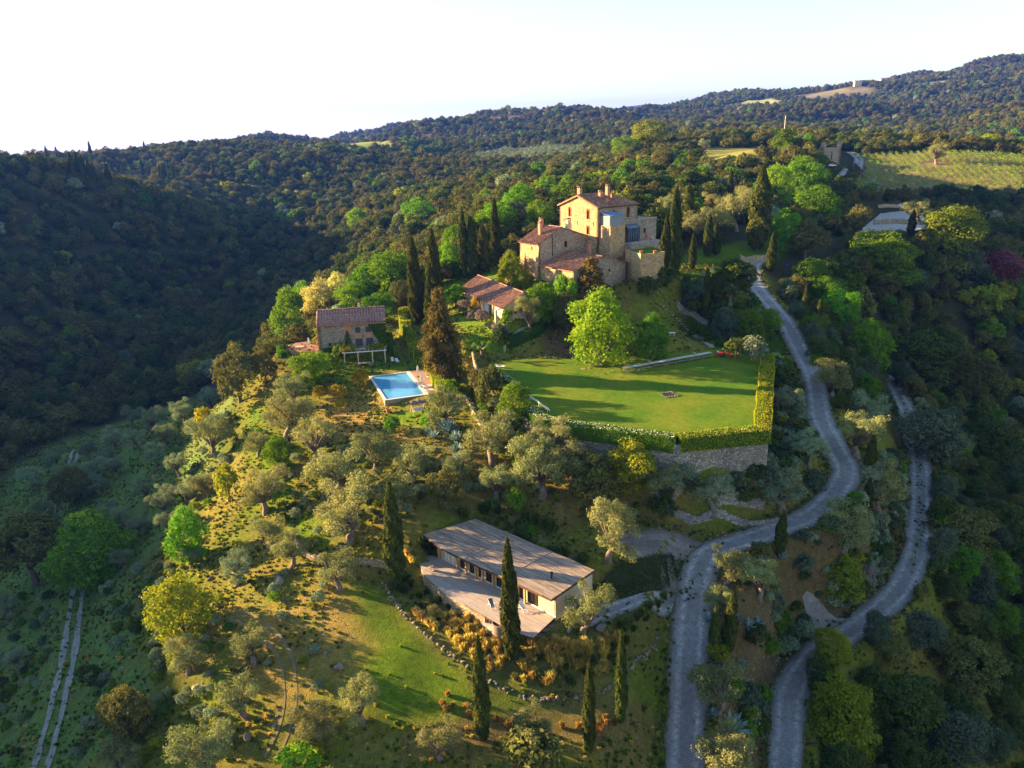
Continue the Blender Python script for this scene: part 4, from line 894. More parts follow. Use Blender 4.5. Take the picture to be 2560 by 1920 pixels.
def pot(name, loc, s, label, plant_mat=None, group=None):
    e = empty(name, loc, label=label, cat='pot', group=group)
    MB().lathe([(.22 * s, 0), (.34 * s, .45 * s), (.38 * s, .5 * s), (.38 * s, .58 * s), (.32 * s, .58 * s), (.30 * s, .5 * s)], 14).build('pot_body', TERRA, e)
    if plant_mat:
        cm = PROTO[plant_mat][0][0]; o = link('foliage', cm, e, (0, 0, .45 * s)); o.scale = (.42 * s,) * 3
    return e
for (a, b), lb in zip([(1.0, -13.9), (3.6, -15.9), (8.7, -14.9)], ['left corner', 'front', 'right front corner']):
    p = cas(a, b); pot('terracotta_pot', (p[0], p[1], 33.0), 1.1, 'terracotta pot on the %s of the bastion parapet' % lb, None, 'pots on the bastion parapet')
for (a, b), lb in zip([(10.4, -4.8), (11.8, -5.2), (12.6, -4.4)], ['leftmost orange pot by the terrace parapet step', 'middle orange pot near the terrace parapet step', 'rightmost orange pot of three on the terrace']):
    p = cas(a, b); pot('terracotta_pot', (p[0], p[1], TZ), 1.3, lb, None, 'pots on the manor terrace')

# ------------------------------------------------------------ low guest house
LHO = np.array([-12.2, 193.0]); LHU = np.array([.417, -.909]); LHW = np.array([.909, .417])
lh = frame('low_guest_house', LHO, 20.0, LHU, label='long low cream house with red tiled roof beside lavender bushes', cat='house')
L4, W4, E4, R4 = 26.0, 9.5, 23.7, 26.3
mb = MB(); o5 = [(2.3, 2.75, 21.6, 22.5), (4.0, 4.45, 21.6, 22.5), (7.2, 8.8, 20.3, 22.9), (9.2, 10.4, 20.3, 22.9), (11.0, 13.2, 20.3, 22.9), (13.8, 16.4, 20.3, 22.9), (17.2, 18.6, 20.3, 22.9), (19.6, 21.0, 20.3, 22.9)]
LP = panel(mb, (0, 0), (L4, 0), 19, E4, o5, inward=(0, 1)); panel(mb, (L4, 0), (L4, W4), 17, E4, [(2.5, 3.3, 21.6, 22.6)], inward=(-1, 0)); panel(mb, (0, W4), (0, 0), 18, E4, [], inward=(1, 0)); panel(mb, (L4, W4), (0, W4), 18, E4, [], inward=(0, -1))
for xx in (0, L4): mb.add([(xx, 0, E4), (xx, W4, E4), (xx, W4 / 2, R4)], [(0, 1, 2)])
put(mb, 'wall', PLASTER, lh)
for i, o in enumerate(o5): window(lh, *LP, o, name='window' if i < 2 else 'door', pane=GLASS if i < 2 or i in (6,) else FABRIC if i in (3, 5) else WOOD_W, fr=WOOD_W, mull=0 if i < 2 else 1)
window(lh, np.array([L4, 0.]), np.array([0., 1.]), np.array([-1., 0.]), (2.5, 3.3, 21.6, 22.6))
mb = MB(); s4 = (R4 - E4) / (W4 / 2); tiled(mb, (-.6, -.9, E4 - .9 * s4), (L4 + .6, -.9, E4 - .9 * s4), (-.6, W4 / 2, R4), (L4 + .6, W4 / 2, R4)); tiled(mb, (L4 + .6, W4 + .6, E4 - .6 * s4), (-.6, W4 + .6, E4 - .6 * s4), (L4 + .6, W4 / 2, R4), (-.6, W4 / 2, R4))
rf = put(mb, 'roof', TILE, lh); ridge(lh, rf, [(-.6, W4 / 2, R4 + .22), (L4 + .6, W4 / 2, R4 + .22)]); mb = MB(); mb.tube([(17, 6, 24.8), (17, 6, 26.9)], .09, 8); mb.build('flue', METAL, rf)
mb = MB(); mb.box(L4 - .5, L4 - .02, -2.2, -1.7, 17, 22.9); mb.bar((L4 - .25, -1.95, 22.95), (L4 - .25, -.05, 23.2), .25, .25); put(mb, 'porch_pier', PLASTER, lh)

# ------------------------------------------------------------ two-storey stone house by the pool
SHO = np.array([-43.4, 167.2]); SHU = np.array([.987, .161]); SHW = np.array([-.161, .987])
sh = frame('stone_farmhouse', SHO, 14.5, SHU, label='two storey stone farmhouse with ribbed tile roof, ivy and pink plaster patches above the pool', cat='house')
L5, W5, E5, R5 = 14.8, 8.4, 21.1, 23.3
mb = MB(); o6 = [(8.1, 9.2, 18.6, 19.9), (10.5, 11.6, 18.6, 19.9), (8.0, 9.6, 15.4, 17.2), (10.4, 12.0, 15.4, 17.2), (1.9, 2.5, 15.9, 16.6), (5.0, 6.4, 14.6, 15.9)] + [(1.6 + k * .95, 2.1 + k * .95, 20.35, 20.85) for k in range(4)] + [(10.7, 11.1, 20.4, 20.85), (8.4, 8.8, 20.4, 20.85)]
SP5 = panel(mb, (0, 0), (L5, 0), 12, E5, o6, inward=(0, 1)); panel(mb, (L5, 0), (L5, W5), 12, E5, [], inward=(-1, 0)); panel(mb, (0, W5), (0, 0), 12, E5, [], inward=(1, 0)); panel(mb, (L5, W5), (0, W5), 12, E5, [], inward=(0, -1))
for xx in (0, L5): mb.add([(xx, 0, E5), (xx, W5, E5), (xx, W5 / 2, R5)], [(0, 1, 2)])
put(mb, 'wall', STONE_G, sh)
for i, o in enumerate(o6): window(sh, *SP5, o, pane=SHUT if i < 4 else GLASS, fr=WOOD_D, mull=1 if i < 4 else 0)
for xa, xb, za, zb2 in ((5.6, 7.2, 18.2, 20.9), (7.9, 9.4, 17.35, 18.5), (10.3, 11.8, 17.35, 18.5)): put(MB().box(xa, xb, -.03, .02, za, zb2), 'plaster_patch', PLASTER_P, sh)
mb = MB(); mb.box(-.35, -.03, -.1, .5, 14, 21.2); put(mb, 'sunlit_wall_edge', TERRA, sh)  # orange strip stands in for the sunlit edge of the side wall
mb = MB(); s5 = (R5 - E5) / (W5 / 2); q5 = [(-.4, -.55, E5 - .55 * s5), (L5 + .3, -.55, E5 - .55 * s5), (L5 + .3, W5 + .5, E5 - .5 * s5), (-.4, W5 + .5, E5 - .5 * s5), (-.4, W5 / 2, R5), (L5 + .3, W5 / 2, R5)]
mb.add(q5 + [(x, y, z - .15) for x, y, z in q5], [(0, 1, 5, 4), (2, 3, 4, 5), (6, 10, 11, 7), (9, 8, 11, 10), (0, 6, 7, 1), (3, 2, 8, 9), (0, 4, 10, 6), (4, 3, 9, 10), (1, 7, 11, 5), (5, 11, 8, 2)])
rf = put(mb, 'roof', TILE_P, sh)
tr = MB(); tr.tube([(0, -.6, E5 - .6 * s5 + .02), (0, W5 / 2, R5 + .02)], .17, 8); tme = meshd('tile_row', tr.V, tr.F, [TILE_P], smooth=True)
for k in range(24): link('tile_row', tme, rf, (-.15 + k * .625, 0, 0))
ridge(sh, rf, [(-.4, W5 / 2, R5 + .14), (L5 + .3, W5 / 2, R5 + .14)], TILE_P, .2); chimney(rf, 9.2, W5 / 2 + .6, 22.5, 24.6, .55, .5, PLASTER)
mb = MB(); mb.bar((-.4, -.6, E5 - .55 * s5 - .1), (L5 + .3, -.6, E5 - .55 * s5 - .1), .1, .16); mb.build('eave_board', TERRA, rf)
def leaf_patch(name, n, f, size, matl, rng, parent=None, loc=None, aspect=.7):
    c, nr = f(rng, n); V, Q = leaves(c, nr + rng.normal(size=c.shape) * .5, size * rng.uniform(.6, 1.4, n), rng, aspect); me = meshd(name, V, Q, [matl], attr=[('lv', 'FACE', 'FLOAT', rng.uniform(0, 1, n))]); return link(name, me, parent, loc)
def ivy(rng, n):
    u = rng.uniform(0, 1, n); z = rng.uniform(0, 1, n); x = L5 - (u * (.9 + 3.4 * z ** 1.0)) + .2; return np.stack([x, -.1 - .35 * rng.uniform(0, 1, n) * (1 - u * .5), 14.8 + z * 6.3], -1), np.tile([0, -1, .3], (n, 1))
o = leaf_patch('ivy', 2600, ivy, .34, L_HEDGED, np.random.default_rng(5), sh); o.location.z = -14.5
def creeper(rng, n): z = rng.uniform(0, 1, n); return np.stack([6.3 + rng.normal(size=n) * .55 * (1.1 - z), -.15 - .5 * rng.uniform(0, 1, n) * (1 - z * .6), 14.8 + z * 4.4], -1), np.tile([0, -1, .3], (n, 1))
o = leaf_patch('creeper', 700, creeper, .3, L_DARK, np.random.default_rng(6), sh); o.location.z = -14.5

# ------------------------------------------------------------ timber cabin
cb = frame('timber_cabin', CAB_O, .3, CAB_U, label='long modern timber cabin with slatted grey wooden roof and glazed front', cat='house')
DZ = .8
bays = [(1.06, 2.38), (2.48, 3.99), (4.5, 5.84), (6.5, 7.9), (8.29, 9.18), (9.82, 11.23), (11.85, 13.46), (14.0, 15.6), (16.1, 17.3), (17.64, 19.61)]
mb = MB(); ops = [(a, b, DZ + .12, 3.1) for a, b in bays]
KP = panel(mb, (0, .45), (22.6, .45), DZ + .03, 3.55, ops, .3, inward=(0, 1)); panel(mb, (22.6, .45), (22.6, 8.2), -2.5, 3.6, [], .3, inward=(-1, 0)); panel(mb, (0, 8.2), (0, .45), 0, 3.6, [], .3, inward=(1, 0)); panel(mb, (22.6, 8.2), (0, 8.2), 0, 3.6, [], .3, inward=(0, -1))
put(mb, 'wall', WOOD_PALE, cb)
for i, o in enumerate(ops): window(cb, *KP, o, name='glazed_door', pane=FABRIC if i < 2 else GLASS, fr=WOOD_PALE if i < 2 else WOOD_D, depth=.12, mull=1)
mb = MB(); mb.bar((0, .47, DZ + .07), (22.6, .47, DZ + .07), .12, .14); put(mb, 'sill', WHITE, cb)
for u in (.3, 4.25, 6.15, 8.08, 9.5, 11.55, 13.75, 15.85, 17.47): put(MB().box(u - .13, u + .13, .02, .28, DZ + .004, 3.62), 'post', WOOD_W, cb)
RF = [(-2.2, -.5), (1.8, -1.35), (6, -1.45), (22.9, -.75), (22.4, 8.9), (-.4, 8.6)]; rzf = lambda u, w: 3.72 + .045 * (9 - w)
mb = MB(); mb.prism(RF, [rzf(*p) - .22 for p in RF] if sum(RF[i][0] * RF[(i + 1) % 6][1] - RF[(i + 1) % 6][0] * RF[i][1] for i in range(6)) > 0 else None, [rzf(*p) for p in RF]); rf = put(mb, 'roof', WOOD_D, cb)
mb = MB(); RFa = np.array(RF); w_ = -1.35; g = np.random.default_rng(8)
while w_ < 8.9:
    us = np.linspace(-2.4, 23, 600); ins = inpoly(us, np.full(600, w_), RFa); uu = us[ins]
    if len(uu) > 5:
        u = uu[0] - .05
        while u < uu[-1]:
            e = min(uu[-1] + .05, u + g.uniform(1.2, 5.5)); zz = rzf(u, w_) + .02 + g.uniform(0, .035); dw = g.uniform(-.02, .02); mb.box(u, e - .03, w_ + dw - .055, w_ + dw + .055, zz, zz + .045, int(g.integers(0, 3))); u = e
    w_ += .135
bt = mb.build('roof_slats', [WOOD_G, mk('slat_light', (.42, .325, .255), (.28, .215, .17), 1.2, .85, .3, .02, 8, stretch=(.5, 5, 5)), mk('slat_dark', (.25, .19, .15), (.155, .12, .095), 1.2, .85, .3, .02, 8, stretch=(.5, 5, 5))], rf); bt['kind'] = 'stuff'
for uu in (7.4, 14.9):
    MB().bar((uu, -1.1, rzf(0, -1.1) + .1), (uu, 8.6, rzf(0, 8.6) + .1), .16, .06).build('roof_batten', WOOD_G, rf)
fb = MB()
for i in range(6): a, b_ = RF[i], RF[(i + 1) % 6]; fb.bar((*a, rzf(*a) - .1), (*b_, rzf(*b_) - .1), .07, .28)
fb.build('fascia', WOOD_D, rf)
fl = MB().tube([(19.6, 3.2, 3.9), (19.6, 3.2, 4.75)], .12, 10); f_ = fl.build('flue', METAL, rf); MB().lathe([(.2, 4.75), (.24, 4.85), (.2, 5.0), (.05, 5.05)], 10, (19.6, 3.2, 0)).build('flue_cap', METAL, f_)

DK = [(-3.9, -.75), (0, .44), (22.6, .44), (22.6, -.2), (23.2, -4.6), (20.9, -5.3), (15.4, -5.4), (8.2, -5.5), (1.8, -4.2)]
dk = frame('timber_deck', CAB_O, -.5, CAB_U, label='weathered wooden deck on a stone wall in front of the timber cabin', cat='deck')
mb = MB(); mb.prism(DK, DZ - .12, DZ - .035); put(mb, 'deck_frame', WOOD_D, dk)
mb = MB(); DKa = np.array(DK); w_ = -5.45; k = 0
while w_ < .42:
    us = np.linspace(-4.2, 23.4, 700); ins = inpoly(us, np.full(700, w_), DKa); uu = us[ins]
    if len(uu) > 4:
        u = uu[0]
        while u < uu[-1]: e = min(uu[-1], u + g.uniform(2.5, 6)); mb.box(u, e - .02, w_ - .066, w_ + .066, DZ - .034, DZ + g.uniform(0, .006), int(g.integers(0, 2))); u = e
    w_ += .148
o = put(mb, 'deck_boards', [mk('deck_grey', (.42, .345, .295), (.31, .25, .215), 1, .8, .2, .02, 6, stretch=(.5, 5, 5)), mk('deck_grey_light', (.48, .40, .345), (.36, .295, .25), 1, .8, .2, .02, 6, stretch=(.5, 5, 5))], dk); o['kind'] = 'stuff'
wl_ = [(-3.9, -.75), (1.8, -4.2), (8.2, -5.5), (15.4, -5.4)]; mb = MB(); win_ = [(-3.7, -.3), (2.0, -3.7), (8.3, -5.0), (15.4, -4.9)]
for i in range(3): mb.prism([wl_[i], wl_[i + 1], win_[i + 1], win_[i]], -4, DZ - .125)
put(mb, 'retaining_wall', STONE_GOLD, dk)
mb = MB(); mb.bar((15.4, -5.3, DZ - .2), (20.9, -5.2, DZ - .2), .1, .35); mb.bar((20.9, -5.2, DZ - .2), (23.1, -4.5, DZ - .2), .1, .35)
for p in [(16, -5.1), (18.5, -5.1), (20.8, -5), (22.9, -4.4)]: mb.bar((*p, DZ - .2), (*p, -4), .14)
put(mb, 'deck_edge', WOOD_D, dk)
# ------------------------------------------------------------ small builders
def crp(x0, y0, w):
    s = w / 2212.0
    return lambda x, y: ((x0 + x * s) / 1.15732, (y0 + y * s) / 1.15732)
K6 = crp(880, 1180, 880); K5 = crp(1120, 640, 840); K4 = crp(1130, 660, 350); K2 = crp(640, 620, 600); KE = crp(1500, 760, 460); K3 = crp(1240, 420, 500); KB = crp(700, 1400, 1000); KR = crp(1600, 1275, 860); KU = crp(1600, 240, 960); KL = crp(0, 1275, 860); KM = crp(640, 960, 800); KA = crp(0, 880, 860); KQ = crp(1700, 640, 860)
K2b = lambda x, y: ((780 + x * .15676) / 1.15732, (740 + y * .15676) / 1.15732)
def rockmesh(name, seed, n=2):
    bm = bmesh.new(); bmesh.ops.create_icosphere(bm, subdivisions=n, radius=.5); g = np.random.default_rng(seed); pl = [(Vector(g.normal(size=3)).normalized(), g.uniform(.2, .4)) for _ in range(14)]
    for v in bm.verts:
        for nn, d in pl:
            q = v.co.dot(nn)
            if q > d: v.co -= nn * (q - d)
        v.co *= 1 + g.uniform(-.05, .05)
    me = bpy.data.meshes.new(name); bm.to_mesh(me); bm.free(); me.materials.append(ROCK); return me
ROCKS = [rockmesh('rock', 40 + i) for i in range(7)]
STONES = [rockmesh('stone', 60 + i, 1) for i in range(8)]
def hedge(name, path, width, height, matl, label, z=None, zb=None, leaf=.2, dens=34, seed=1, core=L_HEDGED, flower=None, round_=.15, wob=.06, cat='hedge'):
    """a clipped hedge: a dark core inside a skin of small leaves"""
    P = smooth_line(path, .5) if len(path) > 2 else np.array([np.array(path[0][:2]) * (1 - t) + np.array(path[1][:2]) * t for t in np.linspace(0, 1, 30)])
    d = np.gradient(P, axis=0); d /= np.linalg.norm(d, axis=1)[:, None]; N_ = np.stack([-d[:, 1], d[:, 0]], -1); g = np.random.default_rng(seed)
    base = ground(P[:, 0], P[:, 1]) if z is None else np.full(len(P), z); bot = base - .3 if zb is None else np.full(len(P), zb); s = np.arange(len(P))
    hh = height * (1 + wob * (vnoise(s * .12 + seed, s * 0 + 3.3) - .5) * 2); ww = width * (1 + wob * (vnoise(s * .2 + seed, s * 0 + 8.1) - .5) * 2)
    V = []  # dark core box, added to block light behind the leaves
    for k in ((-1, 0), (-1, 1), (1, 1), (1, 0)):
        q = P + N_ * (k[0] * (ww / 2 - .12))[:, None]; V.append(np.column_stack([q, np.where(k[1], base + hh - .14, bot)]))
    V = np.stack(V, 1); M = len(P); ii = np.arange(M * 4).reshape(M, 4); Q = []
    for a, b in ((0, 1), (1, 2), (2, 3)): Q.append(np.stack([ii[:-1, a], ii[:-1, b], ii[1:, b], ii[1:, a]], -1))
    Q.append(np.array([[ii[0, 0], ii[0, 3], ii[0, 2], ii[0, 1]], [ii[-1, 0], ii[-1, 1], ii[-1, 2], ii[-1, 3]]])); Q = np.concatenate(Q)
    L = np.linalg.norm(np.diff(P, axis=0), axis=1).sum(); av = (base + hh - np.maximum(bot, base - 2.5)).mean(); n = int(L * (width + 2 * av) * dens)
    si = g.integers(0, M, n); side = g.uniform(0, width + 2 * av, n); top = side < width; sg = np.where(side < width + av, 1.0, -1.0)
    across = np.where(top, (side / width * 2 - 1) * ww[si] / 2, sg * ww[si] / 2) + g.normal(size=n) * .05; low = np.maximum(bot[si], base[si] - 2.5)
    zz = np.where(top, base[si] + hh[si], low + (base[si] + hh[si] - low) * g.uniform(0, 1, n)); zz = zz - np.where(top, round_ * (np.abs(across) / (ww[si] / 2)) ** 3, 0) + g.normal(size=n) * .05
    c = np.column_stack([P[si] + N_[si] * across[:, None] + d[si] * g.uniform(-.3, .3, n)[:, None], zz]); nr = np.column_stack([N_[si] * np.where(top, 0, sg)[:, None], np.where(top, 1.0, .25)]) + g.normal(size=(n, 3)) * .5
    LV, LQ = leaves(c, nr, leaf * g.uniform(.6, 1.4, n), g, .7); mi = np.concatenate([np.zeros(len(Q)), np.where(top & (g.uniform(0, 1, n) < (flower[1] if flower else 0)), 2, 1)]).astype(int)
    lv = np.concatenate([np.full(len(Q), .2), np.clip(vnoise(c[:, 0] * 1.3, c[:, 1] * 1.3 + c[:, 2]) * .6 + g.uniform(0, .4, n), 0, 1)])
    me = meshd(name, np.vstack([V.reshape(-1, 3), LV]), np.vstack([Q, LQ + M * 4]), [core, matl, flower[0] if flower else matl], mi, attr=[('lv', 'FACE', 'FLOAT', lv)])
    return tag(link(name, me), label, cat)
def wallrun(name, pts, w, h, matl, label, zb=None, down=1.5, top=None, cat='wall'):
    """a rubble wall following the ground, with loose capping stones"""
    P = smooth_line(pts, .8) if len(pts) > 2 else np.array([np.array(pts[0][:2]) * (1 - t) + np.array(pts[1][:2]) * t for t in np.linspace(0, 1, 16)])
    d = np.gradient(P, axis=0); d /= np.linalg.norm(d, axis=1)[:, None]; N_ = np.stack([-d[:, 1], d[:, 0]], -1); zg = ground(P[:, 0], P[:, 1]); s = np.arange(len(P))
    zt = (zg + h * (1 + .25 * (vnoise(s * .5, s * 0 + 2.2) - .5))) if top is None else np.full(len(P), top); V = []
    for k in ((-1, 0), (-1, 1), (1, 1), (1, 0)): q = P + N_ * (k[0] * w / 2); V.append(np.column_stack([q, zt if k[1] else zg - down]))
    V = np.stack(V, 1); M = len(P); ii = np.arange(M * 4).reshape(M, 4); Q = []
    for a, b in ((0, 1), (1, 2), (2, 3)): Q.append(np.stack([ii[:-1, a], ii[1:, a], ii[1:, b], ii[:-1, b]], -1))
    Q.append(np.array([[ii[0, 0], ii[0, 1], ii[0, 2], ii[0, 3]], [ii[-1, 3], ii[-1, 2], ii[-1, 1], ii[-1, 0]]]))
    e = empty(name, (*P[0], zg[0]), label=label, cat=cat); o = link('masonry', meshd(name, V.reshape(-1, 3), np.concatenate(Q), [matl]), e); o.location = (-P[0][0], -P[0][1], -zg[0])
    if top is None:
        step = max(1, int(.75 / .8)); g = np.random.default_rng(len(P))
        for i in range(0, M, step):
            c = link('capping_stone', STONES[i % 8], e, (P[i][0] - P[0][0], P[i][1] - P[0][1], zt[i] - zg[0] + .02)); c.scale = (w * g.uniform(.9, 1.25), g.uniform(.6, .9), g.uniform(.25, .42)); c.rotation_euler = (0, 0, g.uniform(0, 6.3))
    return e

# ------------------------------------------------------------ lawn terrace: retaining wall, hedges
A_ = shrink(LAWN, -1.35); F_ = [tuple(A_[i]) for i in range(1, 7)]
O_ = shrink(LAWN, -2.45)
wv = MB(); out = [O_[i] for i in range(2, 7)]; inn = [shrink(LAWN, -1.7)[i] for i in range(2, 7)]
for i in range(4): wv.prism([out[i], out[i + 1], inn[i + 1], inn[i]], 1.0 if i > 1 else 4, LZ - .25)
e = empty('retaining_wall', (*out[2], 6), label='high pale rubble retaining wall holding up the big lawn', cat='wall'); o = wv.build('masonry', STONE_D, e); o.location = (-out[2][0], -out[2][1], -6)
Hc = [A_[i] for i in range(2, 7)]
hedge('clipped_hedge', [Hc[3], Hc[4] * .5 + Hc[3] * .5, Hc[4]], 2.7, 1.15, L_HEDGE, 'bright yellow green clipped hedge along the right edge of the lawn', z=LZ, zb=LZ - 1.2, seed=3, wob=.12)
hedge('clipped_hedge', [Hc[2] + (Hc[3] - Hc[2]) * .02, (Hc[2] + Hc[3]) / 2, Hc[3] + np.array([.6, 0])], 2.6, 1.15, L_HEDGE, 'clipped hedge with golden top above the front retaining wall of the lawn', z=LZ, zb=LZ - 1.4, seed=4, flower=(L_FLOWER, .06))
hedge('flowering_hedge', [Hc[0] + np.array([.3, 1.2]), Hc[1], (Hc[1] + Hc[2]) / 2 + np.array([0, -.25]), Hc[2] - (Hc[2] - Hc[1]) * .01], 2.5, 1.05, L_HEDGED, 'low hedge topped with small white flowers curving along the front left lawn edge', z=LZ, zb=LZ - 1.5, seed=5, flower=(L_FLOWER, .5))
hedge('flowering_hedge', [hit(*K5(310, 775)), hit(*K5(370, 815)), hit(*K5(450, 870))], 1.7, 1.1, L_HEDGED, 'short pale flowering hedge at the upper left corner of the lawn', seed=6, flower=(L_FLOWER, .7))
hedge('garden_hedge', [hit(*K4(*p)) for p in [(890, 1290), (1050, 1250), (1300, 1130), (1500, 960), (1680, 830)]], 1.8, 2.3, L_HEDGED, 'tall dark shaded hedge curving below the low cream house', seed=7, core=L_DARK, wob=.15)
wallrun('garden_wall', [hit(*K4(*p)) for p in [(1000, 1130), (1250, 990), (1420, 890), (1600, 790)]], .35, .5, SLATE, 'thin pale stone kerb curving above the dark garden hedge')
hedge('poolside_hedge', [hit(*K2b(*p)) for p in [(1510, 270), (1450, 420), (1500, 580), (1590, 730), (1620, 880), (1720, 1040), (1840, 1170), (1950, 1290), (2010, 1430), (2080, 1580), (2130, 1690)]], 2.1, 2.3, L_HEDGE, 'long wavy bright yellow green hedge running down beside the pool', seed=8, wob=.3, leaf=.24)
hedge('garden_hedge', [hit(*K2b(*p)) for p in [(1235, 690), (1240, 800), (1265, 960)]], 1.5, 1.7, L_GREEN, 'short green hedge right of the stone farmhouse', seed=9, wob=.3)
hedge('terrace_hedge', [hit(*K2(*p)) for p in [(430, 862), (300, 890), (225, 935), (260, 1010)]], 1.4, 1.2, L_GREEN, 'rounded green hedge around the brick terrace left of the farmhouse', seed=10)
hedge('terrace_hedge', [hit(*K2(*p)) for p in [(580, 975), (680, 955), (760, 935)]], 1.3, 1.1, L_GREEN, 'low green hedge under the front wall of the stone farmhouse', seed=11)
# ground cover bed by the drive
bedp = np.array([hit(*p)[:2] for p in [(1275, 1268), (1335, 1222), (1400, 1205), (1450, 1200), (1478, 1213), (1466, 1248), (1400, 1280), (1340, 1296), (1295, 1293)]])
g = np.random.default_rng(12); lo, hi = bedp.min(0), bedp.max(0); c = g.uniform(lo, hi, (9000, 2)); c = c[inpoly(c[:, 0], c[:, 1], bedp)]; zz = ground(c[:, 0], c[:, 1]) + .32 + .18 * vnoise(c[:, 0] * .8, c[:, 1] * .8) + g.normal(size=len(c)) * .06
V, Q = leaves(np.column_stack([c, zz]), np.tile([0, 0, 1.], (len(c), 1)) + g.normal(size=(len(c), 3)) * .5, .26 * g.uniform(.6, 1.4, len(c)), g)
mb = MB().prism(bedp, [gz(*p) - .2 for p in bedp], [gz(*p) + .25 for p in bedp]) if False else None
tag(link('ground_cover', meshd('ground_cover', V, Q, [L_DARK], attr=[('lv', 'FACE', 'FLOAT', g.uniform(0, 1, len(c)))])), 'bed of low dark ground cover plants between cabin and gravel forecourt', 'plants', kind='stuff')
bk = sheet('planting_bed', bedp, mk('bed_soil', (.035, .04, .018), (.025, .03, .012), 1, .95, .5, .1, 6), .16, 1.0); tag(bk, kind='structure')

# ------------------------------------------------------------ stone border, steps, slabs, boulders
bd = smooth_line([hit(*K6(*p)) for p in [(190, 700), (300, 865), (400, 965), (500, 1055), (620, 1150), (720, 1225), (800, 1275), (900, 1340), (960, 1375), (1040, 1412), (1130, 1425), (1260, 1432), (1400, 1430), (1540, 1400), (1650, 1330), (1740, 1225), (1850, 1150), (1930, 1060)]], .62)
e = empty('stone_border', (*bd[len(bd) // 2], gz(*bd[len(bd) // 2])), label='curving border of rough pale stones below the planted bank of the cabin', cat='border'); g = np.random.default_rng(21)
for i, p in enumerate(bd):
    for kz in ((0, 1) if i % 3 else (0,)):
        q = p + g.normal(size=2) * .14; s = g.uniform(.5, .95)
        o = link('stone', STONES[int(g.integers(0, 8))], e, (q[0] - e.location.x, q[1] - e.location.y, gz(*q) - e.location.z + .1 + kz * .22)); o.scale = (s * 1.2, s * .85, s * .6); o.rotation_euler = (g.uniform(-.2, .2), g.uniform(-.2, .2), g.uniform(0, 6.28))
st = smooth_line([hit(*KE(*p)) for p in [(720, 0), (800, 70), (900, 170), (1000, 270), (1060, 320), (1140, 380), (1230, 450), (1340, 525)]], .78)
e = empty('stone_stairway', (*st[-1], gz(*st[-1])), label='flight of pale stepping stones climbing the shaded bank to the manor', cat='steps'); dd = np.gradient(st, axis=0)
sm = MB().box(-.2, .2, -.8, .8, 0, .14); sme = meshd('step', sm.V, sm.F, [SLATE])
for i, p in enumerate(st):
    o = link('step', sme, e, (p[0] - e.location.x, p[1] - e.location.y, gz(*p) - e.location.z + .02)); o.rotation_euler = (0, 0, math.atan2(dd[i][1], dd[i][0]) + random.uniform(-.08, .08)); o.scale = (random.uniform(.85, 1.1), random.uniform(.75, 1.15), 1)
for i, (p, q, lb) in enumerate([((920, 0), (1300, 245), 'pale stone wall edging the bank beside the stepping stones'), ((1590, 410), (2030, 580), 'low stone wall behind the red tractor')]):
    wallrun('stone_wall', [hit(*KE(*p)), hit(*KE((p[0] + q[0]) / 2, (p[1] + q[1]) / 2 - 5)), hit(*KE(*q))], .7, 1.0 - .2 * i, STONE_D, lb)
slabs = [(1000, 745, 1.3), (1085, 755, 1.0), (980, 775, .8), (1030, 775, .8), (1030, 812, 1.3), (1140, 800, .7), (1120, 825, .9), (1010, 855, .8), (1060, 848, 1.5)]
for i, (x, y, s) in enumerate(slabs):
    p = at(*K5(x, y), LZ); o = link('lawn_slab', ROCKS[i % 7]); o.location = (p[0], p[1], LZ + .02); o.scale = (s, s * .7, .25); o.rotation_euler = (0, 0, i * 1.3); tag(o, 'flat pale stone slab set into the lawn below the big tree', 'stone', 'stone slabs in the lawn')
outc = [(820, 690, 1.5), (870, 665, 1.2), (905, 705, 2.2), (895, 745, 1.9), (940, 715, 1.4), (930, 740, 1.1), (845, 715, 1.0), (965, 730, 1.0)]
for i, (x, y, s) in enumerate(outc):
    p = hit(*K5(x, y)); o = link('outcrop_rock', ROCKS[(i * 3) % 7]); o.location = (p[0], p[1], p[2] + .03); o.scale = (s, s * .8, .5); o.rotation_euler = (0, 0, i * 2.1); tag(o, 'rough sunlit rock at the foot of the big green tree', 'rock', 'rock outcrop under the big tree')
